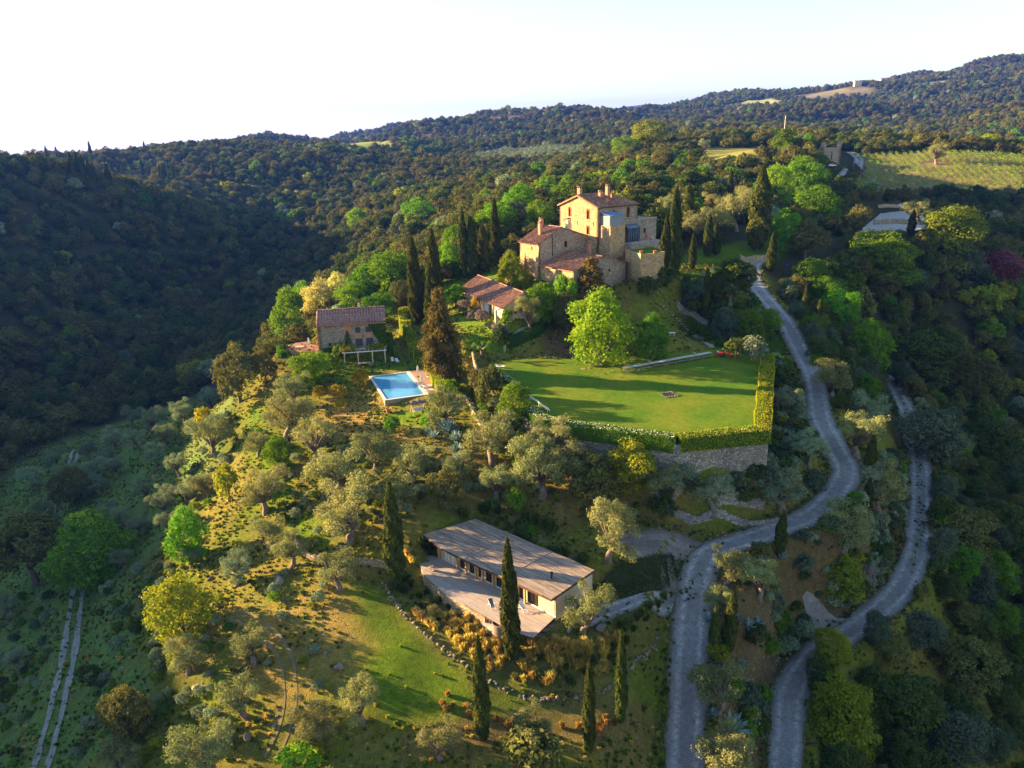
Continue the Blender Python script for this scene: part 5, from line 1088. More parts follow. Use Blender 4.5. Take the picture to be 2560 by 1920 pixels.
BOULD = [(KL(2175, 1020), 2.4, 1.6, 'large dark split boulder on the sunlit meadow right of the path'), (KL(1590, 1470), 1.7, 1.3, 'pointed brown boulder among the olives beside the meadow path'), (KL(1285, 1140), 2.6, 1.2, 'broad pitted rock below the golden tree on the slope'), (KL(1790, 455), 2.8, 1.5, 'grey outcrop at the foot of the twisted olive on the upper meadow'), (KL(730, 890), 1.2, 1.2, 'grey boulder alone on the shaded slope beside the farm track'), (KL(790, 1020), .9, .7, 'small pale boulder on the shaded slope above the brown oak'), (KL(1350, 445), 1.4, .9, 'dark rock at the right edge of the golden tree'), (KL(1780, 1330), .9, .7, 'pale stone beside the meadow path near the curved olive'), (KL(1765, 1390), 1.0, .6, 'lower pale stone beside the meadow path near the curved olive'), (KL(2095, 920), .9, 1.0, 'upright pale stone above the split boulder'), (KL(1970, 345), 1.0, .7, 'golden stones by the ruined dry wall on the meadow edge'), (KL(690, 1130), 1.0, .6, 'pale stones on the shaded slope left of the brown oak'), (KL(440, 1340), .9, .7, 'pale rock right beside the twin farm track ruts'), (KB(405, 670), 1.1, 1.5, 'tall pale rock between two olives on the meadow'), (KB(1395, 1010), 1.0, 2.2, 'tall pale stone standing in the bottom olive'), (K6(1570, 985), 2.2, 1.3, 'large warm boulder beside the olive in front of the cabin'), (K6(1450, 1010), 1.0, .8, 'grey boulder under the olive at the cabin corner'), (K6(1365, 1000), .8, .8, 'small sunlit boulder left of the cabin olive'), (KA(750, 990), 1.2, .9, 'white rock in the shaded grove above the big half lit tree'), (KA(650, 960), 1.2, .8, 'grey rock next to the white rock in the shaded grove'), (KA(530, 710), .8, .8, 'single white rock on the grassy grove near the curved track')]
for i, (p, w, h, lb) in enumerate(BOULD):
    q = hit(*p); o = link('boulder', ROCKS[i % 7]); o.location = (q[0], q[1], q[2] + h * .05); o.scale = (w * 1.05, w * .7, h * 1.0); o.rotation_euler = (0, 0, i * 1.7); tag(o, lb, 'rock')
for p, s, lb in [((1220, 985), 1.3, 'left'), ((1185, 1020), 1.2, 'lower'), ((1255, 965), .9, 'upper')]:
    q = hit(*K6(*p)); o = link('paving_slab', ROCKS[2]); o.location = (q[0], q[1], q[2] + .06); o.scale = (s * 1.5, s * 1.2, .22); o.rotation_euler = (0, 0, s); tag(o, lb + ' flat stone slab at the right end of the cabin deck', 'stone')
# rubble scattered on meadow and verges
rg = np.random.default_rng(31); RUB = bpy.data.collections.new('rubble')
for i in range(4): RUB.objects.link(bpy.data.objects.new('rubble_%d' % i, STONES[i]))
pts = []
for (poly, n) in [([(0, 1240), (280, 1210), (330, 1420), (250, 1640), (100, 1660), (180, 1400)], 170), ([(480, 1260), (760, 1240), (760, 1480), (560, 1640), (380, 1500)], 170), ([(1600, 1400), (1690, 1390), (1660, 1560), (1610, 1560)], 380), ([(1380, 1110), (1600, 1090), (1700, 1140), (1420, 1150)], 120), ([(600, 1050), (700, 1130), (650, 1230), (590, 1200)], 60), ([(1660, 1000), (1760, 1060), (1700, 1100)], 90)]:
    P = np.array([hit(*p)[:2] for p in poly]); c = rg.uniform(P.min(0), P.max(0), (n * 3, 2)); c = c[inpoly(c[:, 0], c[:, 1], P)][:n]; pts.append(c)
c = np.concatenate(pts); gn_scatter('loose_stones', np.column_stack([c, ground(c[:, 0], c[:, 1]) + .03]), rg.uniform(.12, .55, len(c)) , rg.integers(0, 4, len(c)), RUB, 'loose pale stones strewn over the slopes and road banks', 'stones')
for i, (pl, h, lb) in enumerate([([(1440, 1095), (1520, 1118), (1600, 1130), (1690, 1128)], .8, 'low rubble wall along the gravel forecourt below the lawn'), ([(1545, 1085), (1600, 1080), (1650, 1090)], 1.1, 'short rubble wall behind the gravel forecourt'), ([(770, 1215), (820, 1222), (860, 1232)], .7, 'ruined stone wall left of the cabin cypress'), ([(630, 1160), (660, 1200), (690, 1210)], .7, 'ruined dry stone wall on the meadow below the olives'), ([(1005, 865), (1025, 900), (1050, 935)], 1.0, 'narrow sunlit stone wall below the tall conifer'), ([(1022, 770), (1030, 800), (1058, 825)], .9, 'stone wall at the left corner of the lawn below the pollarded tree')]):
    wallrun('stone_wall', wp(pl), .6, h, STONE_D if i < 2 else STONE_GOLD, lb)

# ------------------------------------------------------------ ornamental grass clumps
def clump(name, matl, n, h, w, seed, droop=.5):
    g = np.random.default_rng(seed); V = []; Q = []; lv = []
    for i in range(n):
        a = g.uniform(0, 6.28); lean = g.uniform(.15, 1.0); L = h * g.uniform(.75, 1.15); bx, by = g.normal(size=2) * w * .1; b = len(V); wd = .022 + .02 * g.random()
        for k, t in enumerate((0, .45, .8, 1.0)):
            r = lean * w * .55 * t ** 1.6; z = L * (t - droop * lean * t ** 2.4 * .6); px, py = bx + r * math.cos(a), by + r * math.sin(a); ww = wd * (1.2, 1.5, 1.2, .3)[k]
            V += [(px - ww * math.sin(a), py + ww * math.cos(a), z), (px + ww * math.sin(a), py - ww * math.cos(a), z)]
        Q += [(b + 2 * k, b + 2 * k + 1, b + 2 * k + 3, b + 2 * k + 2) for k in range(3)]; lv += [g.random()] * 3
    return meshd(name, V, np.array(Q), [matl], attr=[('lv', 'FACE', 'FLOAT', lv)])
CG_ = [clump('grass_blades', L_GRASSG, 150, 1.0, 1.1, 70 + i) for i in range(3)]; CR_ = [clump('grass_blades', L_GRASSB, 120, .75, .8, 80 + i) for i in range(2)]; CD_ = [clump('grass_blades', L_GRASSD, 140, .9, 1.2, 90 + i) for i in range(3)]
def clumps(name, spots, lst, sc, label, group, K):
    for i, p in enumerate(spots):
        q = hit(*K(*p)); o = link(name, lst[i % len(lst)]); o.location = tuple(q); s = sc * random.uniform(.8, 1.2); o.scale = (s, s, s * random.uniform(.85, 1.15)); o.rotation_euler = (0, 0, i * 2.4); tag(o, label, 'grass', group)
GSP = [(405,900),(435,930),(480,945),(497,965),(545,915),(580,960),(600,1010),(625,975),(660,1005),(615,1035),(665,1085),(700,1120),(690,970),(730,940),(735,1010),(740,1055),(785,1010),(790,1065),(770,1105),(770,1155),(820,1095),(850,1110),(835,1135),(925,1095),(870,1215),(915,1165),(920,1245),(795,955),(760,912),(1105,1145),(1135,1090),(1160,1125),(1195,1105),(1240,1105),(1230,1145),(1280,1100),(1290,1165),(1320,1175),(1335,1095),(1365,1160),(1240,1185),(1265,1205),(1075,1235),(1105,1255),(1140,1265),(1020,1300),(1080,1320),(1225,1335),(1250,1315),(1490,1110),(1555,1100),(1440,1145),(1680,1055),(1650,1075),(1580,1165),(1415,1235),(1580,1240),(1550,1270),(360,540),(380,570),(350,520)]
g = np.random.default_rng(66)
for poly, n_ in [([(400,890),(560,890),(800,970),(930,1090),(950,1260),(850,1260),(640,1090),(480,975)],34),([(1060,1080),(1400,1070),(1700,1030),(1680,1130),(1400,1260),(1100,1310)],44)]:
    cc_ = g.uniform(np.min(poly, 0), np.max(poly, 0), (n_ * 4, 2)); GSP += [tuple(p) for p in cc_[inpoly(cc_[:, 0], cc_[:, 1], poly)][:n_]]
clumps('ornamental_grass', GSP, CG_, 1.15, 'golden ornamental grass clump on the planted bank below the cabin deck', 'golden grasses on the cabin bank', K6)
RSP = [(905,1560),(720,1490),(770,1545),(730,1525),(600,1405),(570,1470),(635,1475),(590,1500),(1010,1585),(980,1605),(1320,1605),(1425,1615),(1540,1605),(1570,1625),(1600,1585),(1630,1575),(1660,1585),(1550,1650),(1770,1595),(1840,1505),(1700,1560),(1590,1555)]
clumps('rust_grass', RSP, CR_, 1.15, 'rust coloured grass tuft on the meadow below the stone border', 'rust grass tufts near the roadside cypresses', K6)
DSP = [(250,700),(280,740),(330,760),(370,720),(420,790),(470,770),(520,840),(560,810),(430,850),(610,860),(650,830),(340,680),(700,880),(1690,980),(1740,960),(1790,930),(1700,1010),(1830,900),(1770,1000),(1870,860),(1920,850),(1850,930),(1960,800),(1640,1120),(1720,1080),(1500,1200),(1460,1260),(1340,1240),(1300,1260),(1180,1300),(1370,1330),(1620,1170),(1180,1180),(1420,1180)]
clumps('green_tussock', DSP, CD_, 1.2, 'dark green grass tussock between golden clumps on the cabin bank', 'dark tussocks on the cabin bank', K6)
PSP = [(860,240),(900,260),(830,260),(1080,320),(1130,330),(1230,350),(1250,380),(470,480),(490,510),(700,290)]
clumps('pampas_clump', PSP, CD_, 2.2, 'big arching green grass clump behind the cabin roof', 'tall grasses behind the cabin', K6)

# ------------------------------------------------------------ agaves
def agave_mesh(seed, n=34):
    g = np.random.default_rng(seed); V = []; Q = []; lv = []
    for i in range(n):
        a = i * 2.399; up = .25 + .95 * (i / n); L = 1.25 * g.uniform(.8, 1.1); b = len(V); curl = g.uniform(-.25, .35)
        for t, w in ((0, .10), (.3, .13), (.7, .09), (1.0, .01)):
            r = L * t * math.cos(up * 1.25); z = .1 + L * t * math.sin(up * 1.25) - curl * t * t * .6; wx = -math.sin(a) * w; wy = math.cos(a) * w
            V += [(r * math.cos(a) - wx, r * math.sin(a) - wy, z + .05), (r * math.cos(a), r * math.sin(a), z), (r * math.cos(a) + wx, r * math.sin(a) + wy, z + .05)]
        for k in range(3): Q += [(b + 3 * k, b + 3 * k + 1, b + 3 * k + 4, b + 3 * k + 3), (b + 3 * k + 1, b + 3 * k + 2, b + 3 * k + 5, b + 3 * k + 4)]; lv += [g.random()] * 2
    return meshd('agave_leaves', V, np.array(Q), [L_AGAVE], attr=[('lv', 'FACE', 'FLOAT', lv)])
AG = [agave_mesh(1), agave_mesh(2)]; AGP = []
for i, (p, s, lb) in enumerate([(KR(590, 1450), 2.3, 'huge blue green agave between the two gravel roads'), (KR(465, 1330), .85, 'smaller agave beside the huge roadside agave'), (KR(690, 760), 1.2, 'right hand agave behind the leaning roadside cypress'), (KR(620, 730), 1.2, 'agave just behind the leaning roadside cypress'), (KR(560, 770), 1.0, 'agave between the two roadside cypresses'), (KR(900, 320), 1.3, 'agave at the foot of the cypress by the forecourt'), (KR(650, 1010), 1.0, 'agave above the roadside rubble slope'), (KR(440, 720), 1.0, 'leftmost agave beside the gravel road'), (KR(750, 740), 1.1, 'agave at the far right of the roadside agave bed'), (KM(1330, 340), 2.0, 'largest blue agave below the swing seat'), (KM(1385, 400), 1.6, 'blue agave on the right of the bank below the swing seat'), (KM(1270, 310), 1.5, 'upper blue agave below the swing seat'), (KM(1230, 380), 1.3, 'pale agave on the left of the bank below the swing seat'), (KM(1385, 480), 1.5, 'blue agave lower down the bank below the swing seat'), (KM(1400, 540), 1.3, 'lowest blue agave on the bank below the swing seat'), (KM(1190, 345), 1.0, 'outermost left agave on the bank below the swing seat')]):
    q = hit(*p); o = link('agave', AG[i % 2]); o.location = tuple(q); o.scale = (s,) * 3; o.rotation_euler = (0, 0, i * 1.1); tag(o, lb, 'agave'); AGP.append(q[:2])

# ------------------------------------------------------------ furniture
def chair_sling(loc, rz, sling, label, frame_m=WOOD_W):
    e = empty('deck_chair', loc, rz, label=label, cat='chair'); mb = MB()
    for y in (-.3, .3): mb.bar((-.75, y, .95), (.55, y, .28), .05); mb.bar((.55, y, .28), (.62, y, 0), .05); mb.bar((-.25, y, .66), (-.7, y, 0), .05); mb.bar((-.3, y, .62), (.3, y, .55), .045)
    mb.bar((-.75, -.3, .95), (-.75, .3, .95), .05); mb.bar((.55, -.3, .28), (.55, .3, .28), .05); mb.build('frame', frame_m, e)
    MB().add([(-.75, -.27, .96), (-.75, .27, .96), (-.2, .27, .5), (-.2, -.27, .5), (.2, .27, .36), (.2, -.27, .36), (.55, .27, .31), (.55, -.27, .31)], [(0, 1, 2, 3), (3, 2, 4, 5), (5, 4, 6, 7)]).build('sling', sling, e); return e
for p, rz, s, lb in [((490, 620), 2.6, WOOD_G, 'grey wooden lounge chair at the left end of the cabin deck'), ((880, 850), -1.2, BLUEF, 'dark blue deck chair in the middle of the cabin deck'), ((1075, 870), -1.0, FABRIC, 'white deck chair partly hidden behind the tall cypress on the deck')]:
    q = at(*K6(*p), DZ); chair_sling((q[0], q[1], DZ + .008), rz, s, lb, WHITE if s is FABRIC or s is BLUEF else WOOD_G)
q = at(*K6(935, 985), -.35); tb = empty('hot_tub', (q[0], q[1], -.75), label='round wooden hot tub with dark water in front of the cabin deck', cat='hot tub')
MB().lathe([(1.12, 0), (1.15, 1.45), (1.02, 1.45), (1.0, .1)], 28).build('tub_wall', WOOD_G, tb)
sm = MB().box(1.14, 1.165, -.11, .11, 0, 1.46); sme = meshd('stave', sm.V, sm.F, [WOOD_G])
for k in range(28): o = link('stave', sme, tb); o.rotation_euler = (0, 0, 2 * math.pi * k / 28)
mb = MB()
for z in (.35, 1.05):
    V = [(1.175 * math.cos(t), 1.175 * math.sin(t), z) for t in np.linspace(0, 2 * math.pi, 29)]; mb.tube(V, .02, 4)
mb.build('hoop', METAL, tb); MB().lathe([(1.0, 1.24), (.001, 1.25)], 28).build('water', GLASS, tb)
pf = [hit(*K6(*p))[:2] for p in [(818, 990), (880, 955), (1010, 1040), (960, 1085)]]; mb = MB().prism([p - q[:2] for p in pf], -2.5, .55); o = mb.build('plinth', SLATE, tb)
# long table, benches, urns
ta = at(*KE(275, 770), LZ + .75)[:2]; tb_ = at(*KE(1330, 580), LZ + .75)[:2]; TL = np.linalg.norm(tb_ - ta); tu = (tb_ - ta) / TL
lt = empty('long_table', (*ta, LZ), math.atan2(tu[1], tu[0]), label='very long pale wooden dining table on the lawn', cat='table'); mb = MB(); g = np.random.default_rng(3)
for k in range(4): mb.box(0, TL, -.55 + k * .275, -.55 + k * .275 + .262, .72, .775)
mb.build('tabletop', mk('pale_table', (.58, .53, .48), (.46, .42, .38), 1, .7), lt)
for k in range(9):
    x = .5 + (TL - 1.0) * k / 8; MB().bar((x, -.4, 0), (x, -.4, .72), .09).bar((x, .4, 0), (x, .4, .72), .09).bar((x, -.4, .62), (x, .4, .62), .07).build('leg', WOOD_G, lt)
bt_ = (TL - .6) / 7
def bench_at(k, side, label):
    p = ta + tu * (.5 + bt_ * k) + np.array([tu[1], -tu[0]]) * 1.15 * side; e = empty('bench', (*p, LZ), math.atan2(tu[1], tu[0]), label=label, cat='bench', group='benches along the long table'); L = bt_ - .35
    for y in (-.17, .02): MB().box(0, L, y, y + .15, .42, .46).build('seat_plank', WOOD_G, e)
    for x in (.1, L - .1): MB().bar((x, -.13, 0), (x, -.13, .42), .07).bar((x, .13, 0), (x, .13, .42), .07).bar((x, -.13, .1), (x, .13, .1), .05).build('leg', WOOD_G, e)
    MB().bar((.1, 0, .36), (L - .1, 0, .36), .05).build('stretcher', WOOD_G, e)
for k, nm in enumerate(['leftmost', 'second', 'third', 'middle', 'fifth', 'sixth', 'rightmost']): bench_at(k, 1, nm + ' slatted bench along the near side of the long table')
for p, lb in [((565, 700), 'left stone urn on the long lawn table'), ((1112, 605), 'right stone urn on the long lawn table')]:
    x = (at(*KE(*p), LZ + .8)[:2] - ta) @ tu; w = ta + tu * x; e = empty('stone_urn', (*w, LZ + .778), label=lb, cat='urn')
    MB().lathe([(.2, 0), (.2, .06), (.07, .12), (.08, .2), (.26, .34), (.33, .5), (.38, .52), (.38, .57), (.3, .57), (.27, .42)], 16).build('urn_body', SLATE, e)
q = at(*K5(1455, 915), LZ); fp = empty('fire_pit', (q[0], q[1], LZ), .35, label='square ring of pale stones around a dark fire pit in the lawn', cat='fire pit')
MB().box(-1.1, 1.1, -1.1, 1.1, .004, .05).build('ash_bed', RUBBER, fp); g = np.random.default_rng(4)
for s in range(4):
    for k in range(5):
        o = link('stone', STONES[(s * 5 + k) % 8], fp, (*(np.array([[math.cos(s * math.pi / 2), -math.sin(s * math.pi / 2)], [math.sin(s * math.pi / 2), math.cos(s * math.pi / 2)]]) @ np.array([-1.15 + k * .56, -1.2])), .1)); o.scale = (.62, .6, .42); o.rotation_euler = (0, 0, k)
def lounger(loc, rz, label, group, cushion=FABRIC):
    e = empty('sun_lounger', loc, rz, label=label, cat='sun lounger', group=group); mb = MB().box(-1.0, 1.0, -.34, .34, .26, .32)
    mb.build('frame', WHITE, e)
    for x in (-.85, .85):
        for y in (-.28, .28): MB().bar((x, y, 0), (x, y, .26), .06).build('leg', WHITE, e)
    MB().add([(-.35, -.33, .33), (1.0, -.33, .33), (1.0, .33, .33), (-.35, .33, .33), (-.35, -.33, .43), (1.0, -.33, .43), (1.0, .33, .43), (-.35, .33, .43), (-1.0, -.33, .75), (-1.0, .33, .75), (-1.03, -.33, .64), (-1.03, .33, .64)], [(4, 5, 6, 7), (0, 1, 5, 4), (1, 2, 6, 5), (2, 3, 7, 6), (4, 7, 9, 8), (8, 9, 11, 10), (0, 4, 8, 10), (7, 3, 11, 9), (0, 10, 11, 3)]).build('mattress', cushion, e, bevel=.03); return e
def onz(K, x, y, z): q = at(*K(x, y), z); return (q[0], q[1], z)
PZ = 12.0
lounger(onz(K2b, 1840, 1455, PZ + .03), .1, 'upper of two white sun loungers beside the pool', 'pool loungers'); lounger(onz(K2b, 1860, 1520, PZ + .03), .05, 'lower of two white sun loungers beside the pool', 'pool loungers')
lounger(onz(K2b, 1900, 1310, PZ + .03), -.3, 'white sun lounger half hidden by the hedge on the pool deck', 'pool loungers')
q = hit(*K2b(1360, 1055)); lounger(tuple(q), -1.2, 'white lounger on the grass at the end of the short green hedge', 'lawn loungers'); q = hit(*K2b(1285, 1040)); lounger(tuple(q), -1.35, 'white lounger in the shade beside the short green hedge', 'lawn loungers')
q = hit(*K2b(1830, 860)); lounger(tuple(q), .1, 'white lounger glimpsed behind the poolside hedge and conifer', 'lawn loungers')
lounger(onz(K5, 345, 735, LZ), -.35, 'white reclining chair on the lawn by the pollarded tree', 'lawn loungers')
q0 = at(*K5(550, 945), LZ)[:2]; q1 = at(*K5(665, 1030), LZ)[:2]; L = np.linalg.norm(q1 - q0); u = (q1 - q0) / L; e = empty('garden_bench', (*q0, LZ), math.atan2(u[1], u[0]), label='long white garden bench against the flowering hedge of the lawn', cat='bench')
for k in range(3): MB().box(0, L, -.2 + k * .15, -.2 + k * .15 + .13, .42, .46).build('seat_plank', WHITE, e)
for z in (.6, .78): MB().box(0, L, -.28, -.24, z, z + .12).build('back_plank', WHITE, e)
for x in (.1, L / 2, L - .1): MB().bar((x, -.25, 0), (x, -.25, .9), .07).bar((x, .18, 0), (x, .18, .42), .07).build('leg', WHITE, e)
q = hit(*K5(1475, 525)); e = empty('garden_table', tuple(q), .3, label='small white table on the shaded bank right of the trees', cat='table'); MB().box(-.7, .7, -.4, .4, .7, .75).build('tabletop', WHITE, e); MB().bar((-.5, 0, 0), (-.5, 0, .7), .1).build('leg', WHITE, e); MB().bar((.5, 0, 0), (.5, 0, .7), .1).build('leg', WHITE, e)
q = hit(*K4(835, 1400)); e = empty('garden_gate', tuple(q), 1.2, label='pale wooden gate standing open at the end of the dark hedge', cat='gate'); MB().bar((-.5, 0, 0), (-.5, 0, 1.7), .1).build('gate_post', WOOD_PALE, e); MB().bar((.5, 0, 0), (.5, 0, 1.7), .1).build('gate_post', WOOD_PALE, e)
for k in range(5): MB().bar((-.5, 0, .25 + k * .32), (.5, 0, .25 + k * .32), .05, .12).build('gate_slat', WOOD_PALE, e)
def parasol(loc, h, label):
    e = empty('closed_parasol', loc, label=label, cat='parasol'); MB().lathe([(.3, 0), (.3, .08), (.05, .1)], 12).build('base', METAL, e); MB().tube([(0, 0, .05), (0, 0, h)], .035, 6).build('pole', WOOD_W, e); mb = MB()
    pr = [(.05, h * .35), (.2, h * .42), (.22, h * .6), (.17, h * .8), (.1, h * .93), (.03, h)]; V = []; Fs = []; n = 16
    for r, z in pr:
        for k in range(n): t = 2 * math.pi * k / n; rr = r * (1 + .28 * (-1) ** k); V.append((rr * math.cos(t), rr * math.sin(t), z))
    for i in range(len(pr) - 1):
        for k in range(n): Fs.append((i * n + k, i * n + (k + 1) % n, (i + 1) * n + (k + 1) % n, (i + 1) * n + k))
    mb.add(V, Fs).build('canopy', FABRIC, e)
parasol(onz(K2b, 1695, 1290, PZ + .03), 2.6, 'closed white parasol at the top end of the pool deck'); parasol(onz(K2b, 1750, 1450, PZ + .03), 2.8, 'closed white parasol beside the sun loungers'); 
# brick terrace left of the farmhouse
bp_ = [at(*K2(*p), 14.1)[:2] for p in [(585, 945), (310, 965), (270, 940), (360, 875), (580, 850)]]; mb = MB(); mb.prism(bp_, 12.0, 14.1); o = tag(mb.build('brick_terrace', BRICK), 'pink brick terrace with parasol left of the stone farmhouse', 'terrace')
parasol(onz(K2, 493, 935, 14.1), 2.9, 'closed pink tinted parasol on the brick terrace')
e = empty('terrace_table', onz(K2, 405, 935, 14.1), .2, label='low pale table on the brick terrace', cat='table'); MB().box(-.9, .9, -.45, .45, .68, .73).build('tabletop', WOOD_PALE, e)
for x in (-.8, .8): MB().bar((x, 0, 0), (x, 0, .68), .1, .6).build('leg', WOOD_PALE, e)
for i, (p, lb) in enumerate([((560, 920), 'orange wooden chair against the farmhouse corner'), ((545, 895), 'second orange wooden chair behind the one at the farmhouse corner')]):
    e = empty('terrace_chair', onz(K2, *p, 14.1), .5 + i, label=lb, cat='chair'); MB().box(-.25, .25, -.25, .25, .42, .47).build('seat', TERRA, e); MB().box(-.25, .25, .2, .25, .5, .95).build('backrest', TERRA, e)
    for x in (-.2, .2):
        for y in (-.2, .2): MB().bar((x, y, 0), (x, y, .42), .05).build('leg', TERRA, e)
# pool
pl = frame('swimming_pool', POOL[0], 10.0, np.array(POOL[1]) - np.array(POOL[0]), label='rectangular blue swimming pool with pale stone coping', cat='pool')
PU = np.array(POOL[1]) - np.array(POOL[0]); PW = np.linalg.norm(PU); PL = 16.2; mb = MB(); mb.box(-.45, PW + .5, -PL - .45, .45, 8.5, PZ - .7); mb.box(-.45, 0, -PL - .45, .45, PZ - .7, PZ - .08); mb.box(PW, PW + .5, -PL - .45, .45, PZ - .7, PZ - .08); mb.box(0, PW, 0, .45, PZ - .7, PZ - .08); mb.box(0, PW, -PL - .45, -PL, PZ - .7, PZ - .08); put(mb, 'basin', WOOD_G, pl)
mb = MB(); mb.box(-.5, -.02, -PL - .5, .5, PZ - .078, PZ); mb.box(PW + .02, PW + .75, -PL - .5, .5, PZ - .078, PZ); mb.box(-.018, PW + .018, .02, .5, PZ - .078, PZ); mb.box(-.018, PW + .018, -PL - .5, -PL - .02, PZ - .078, PZ); put(mb, 'coping', mk('pale_coping', (.66, .60, .54), (.56, .50, .44), 1, .8), pl)
m, n, l = nodes('pool_water'); b = n['Principled BSDF']; b.inputs['Base Color'].default_value = (.045, .27, .50, 1); b.inputs['Roughness'].default_value = .12; b.inputs['Specular IOR Level'].default_value = .35
tc = n.new('ShaderNodeTexCoord'); f = noise(n, l, tc.outputs['Object'], 2.2, 3); bumpn(n, l, f, .12, .05, b); l.new(mixc(n, l, ramp(n, l, noise(n, l, tc.outputs['Object'], .25, 2), .3, .7), (.07, .29, .50), (.10, .36, .58)), b.inputs['Base Color'])
mb = MB(); mb.box(.004, PW - .004, -PL + .004, -.004, PZ - .6, PZ - .14); put(mb, 'water', m, pl)
pd = [(PW + .76, .5), (PW + 6.2, 1.2), (PW + 6.6, -8), (PW + 5.2, -PL - .2), (PW + .76, -PL - .5)]; dkp = frame('pool_deck', POOL[0], 10.5, PU, label='warm wooden sun deck on the right of the pool', cat='deck'); mb = MB(); mb.prism(pd, 10.5, PZ - .03); put(mb, 'deck_frame', WOOD_D, dkp); mb = MB(); pa = np.array(pd); yy = -PL - .4; g = np.random.default_rng(9)
while yy < 1.2:
    us = np.linspace(PW + .7, PW + 7, 200); ins = us[inpoly(us, np.full(200, yy), pa)]
    if len(ins) > 3: mb.box(ins[0], ins[-1], yy - .08, yy + .08, PZ - .028, PZ + .02 + g.uniform(0, .006))
    yy += .18
o = put(mb, 'deck_boards', mk('deck_warm', (.46, .28, .20), (.34, .20, .14), 1, .8, .2, .02, 6, stretch=(.5, 5, 5)), dkp); o['kind'] = 'stuff'
# swing seat
q = hit(*K2(1500, 1520)); e = empty('swing_seat', tuple(q), .5, label='garden swing seat with brown canopy on a wooden frame below the pool', cat='swing seat'); mb = MB()
for x in (-1.3, 1.3): mb.bar((x, -.9, 0), (x, 0, 2.1), .09).bar((x, .9, 0), (x, 0, 2.1), .09)
mb.bar((-1.4, 0, 2.1), (1.4, 0, 2.1), .1).build('frame', WOOD_W, e); V = []; n_ = 9
for i in range(n_):
    for j in range(5): x = -1.7 + 3.4 * i / (n_ - 1); y = -1.0 + 2.0 * j / 4; V.append((x, y, 2.62 - .5 * (y / 1.0) ** 2 - .06 * math.cos(i * math.pi * .75)))
Q = [(i * 5 + j, (i + 1) * 5 + j, (i + 1) * 5 + j + 1, i * 5 + j + 1) for i in range(n_ - 1) for j in range(4)]; MB().add(V, Q).build('canopy', mk('brown_canvas', (.22, .16, .13), (.15, .11, .09), 2, .9), e); MB().box(-1.1, 1.1, -.3, .35, .5, .62).build('seat', FABRIC, e); MB().box(-1.1, 1.1, .3, .42, .62, 1.15).build('backrest', FABRIC, e)
for x in (-1.0, 1.0): MB().bar((x, 0, .6), (x, 0, 2.1), .03).build('rope', WOOD_W, e)
q = hit(*K2(1220, 1520)); pot('terracotta_jar', (q[0], q[1], q[2] + .1), 1.5, 'tall terracotta jar on the bank below the pool')
# pergola with table in front of the farmhouse
pe = empty('vine_pergola', (*(SHO + SHU * 5.0 - SHW * 3.9), 13), .16, label='white beamed pergola with climbing vines in front of the stone farmhouse', cat='pergola'); pe.location.z = gz(pe.location.x, pe.location.y)
for x in (.4, 3.4, 6.6, 9.4):
    for y in (0, 2.6): MB().bar((x, y, -.6), (x, y, 2.3), .22).build('post', PLASTER, pe)
for y in (-.1, 2.7): MB().bar((0, y, 2.4), (9.8, y, 2.4), .16, .2).build('beam', WHITE, pe)
for k in range(11): MB().bar((.2 + k * .94, -.4, 2.56), (.2 + k * .94, 3.0, 2.56), .1, .12).build('rafter', WHITE, pe)
def vine(rng, n): x = np.where(rng.random(n) < .55, rng.normal(1.2, 1.0, n), rng.normal(7.6, 1.1, n)); return np.stack([np.clip(x, -.5, 10), rng.uniform(-.4, 3, n), 2.65 + rng.gamma(2, .22, n)], -1), np.tile([0, -.3, 1.], (n, 1))
leaf_patch('vine', 1500, vine, .32, L_GOLD, np.random.default_rng(7), pe)
e = empty('garden_table', (*(SHO + SHU * 9.8 - SHW * 5.4), 13), .16, label='broad wooden table under the pergola edge', cat='table'); e.location.z = gz(e.location.x, e.location.y)
for k in range(5): MB().box(-1.5, 1.5, -.6 + k * .25, -.6 + k * .25 + .23, .72, .77).build('table_plank', WOOD_G, e)
for x in (-1.3, 1.3): MB().bar((x, 0, 0), (x, 0, .72), .12, .9).build('leg', WOOD_G, e)
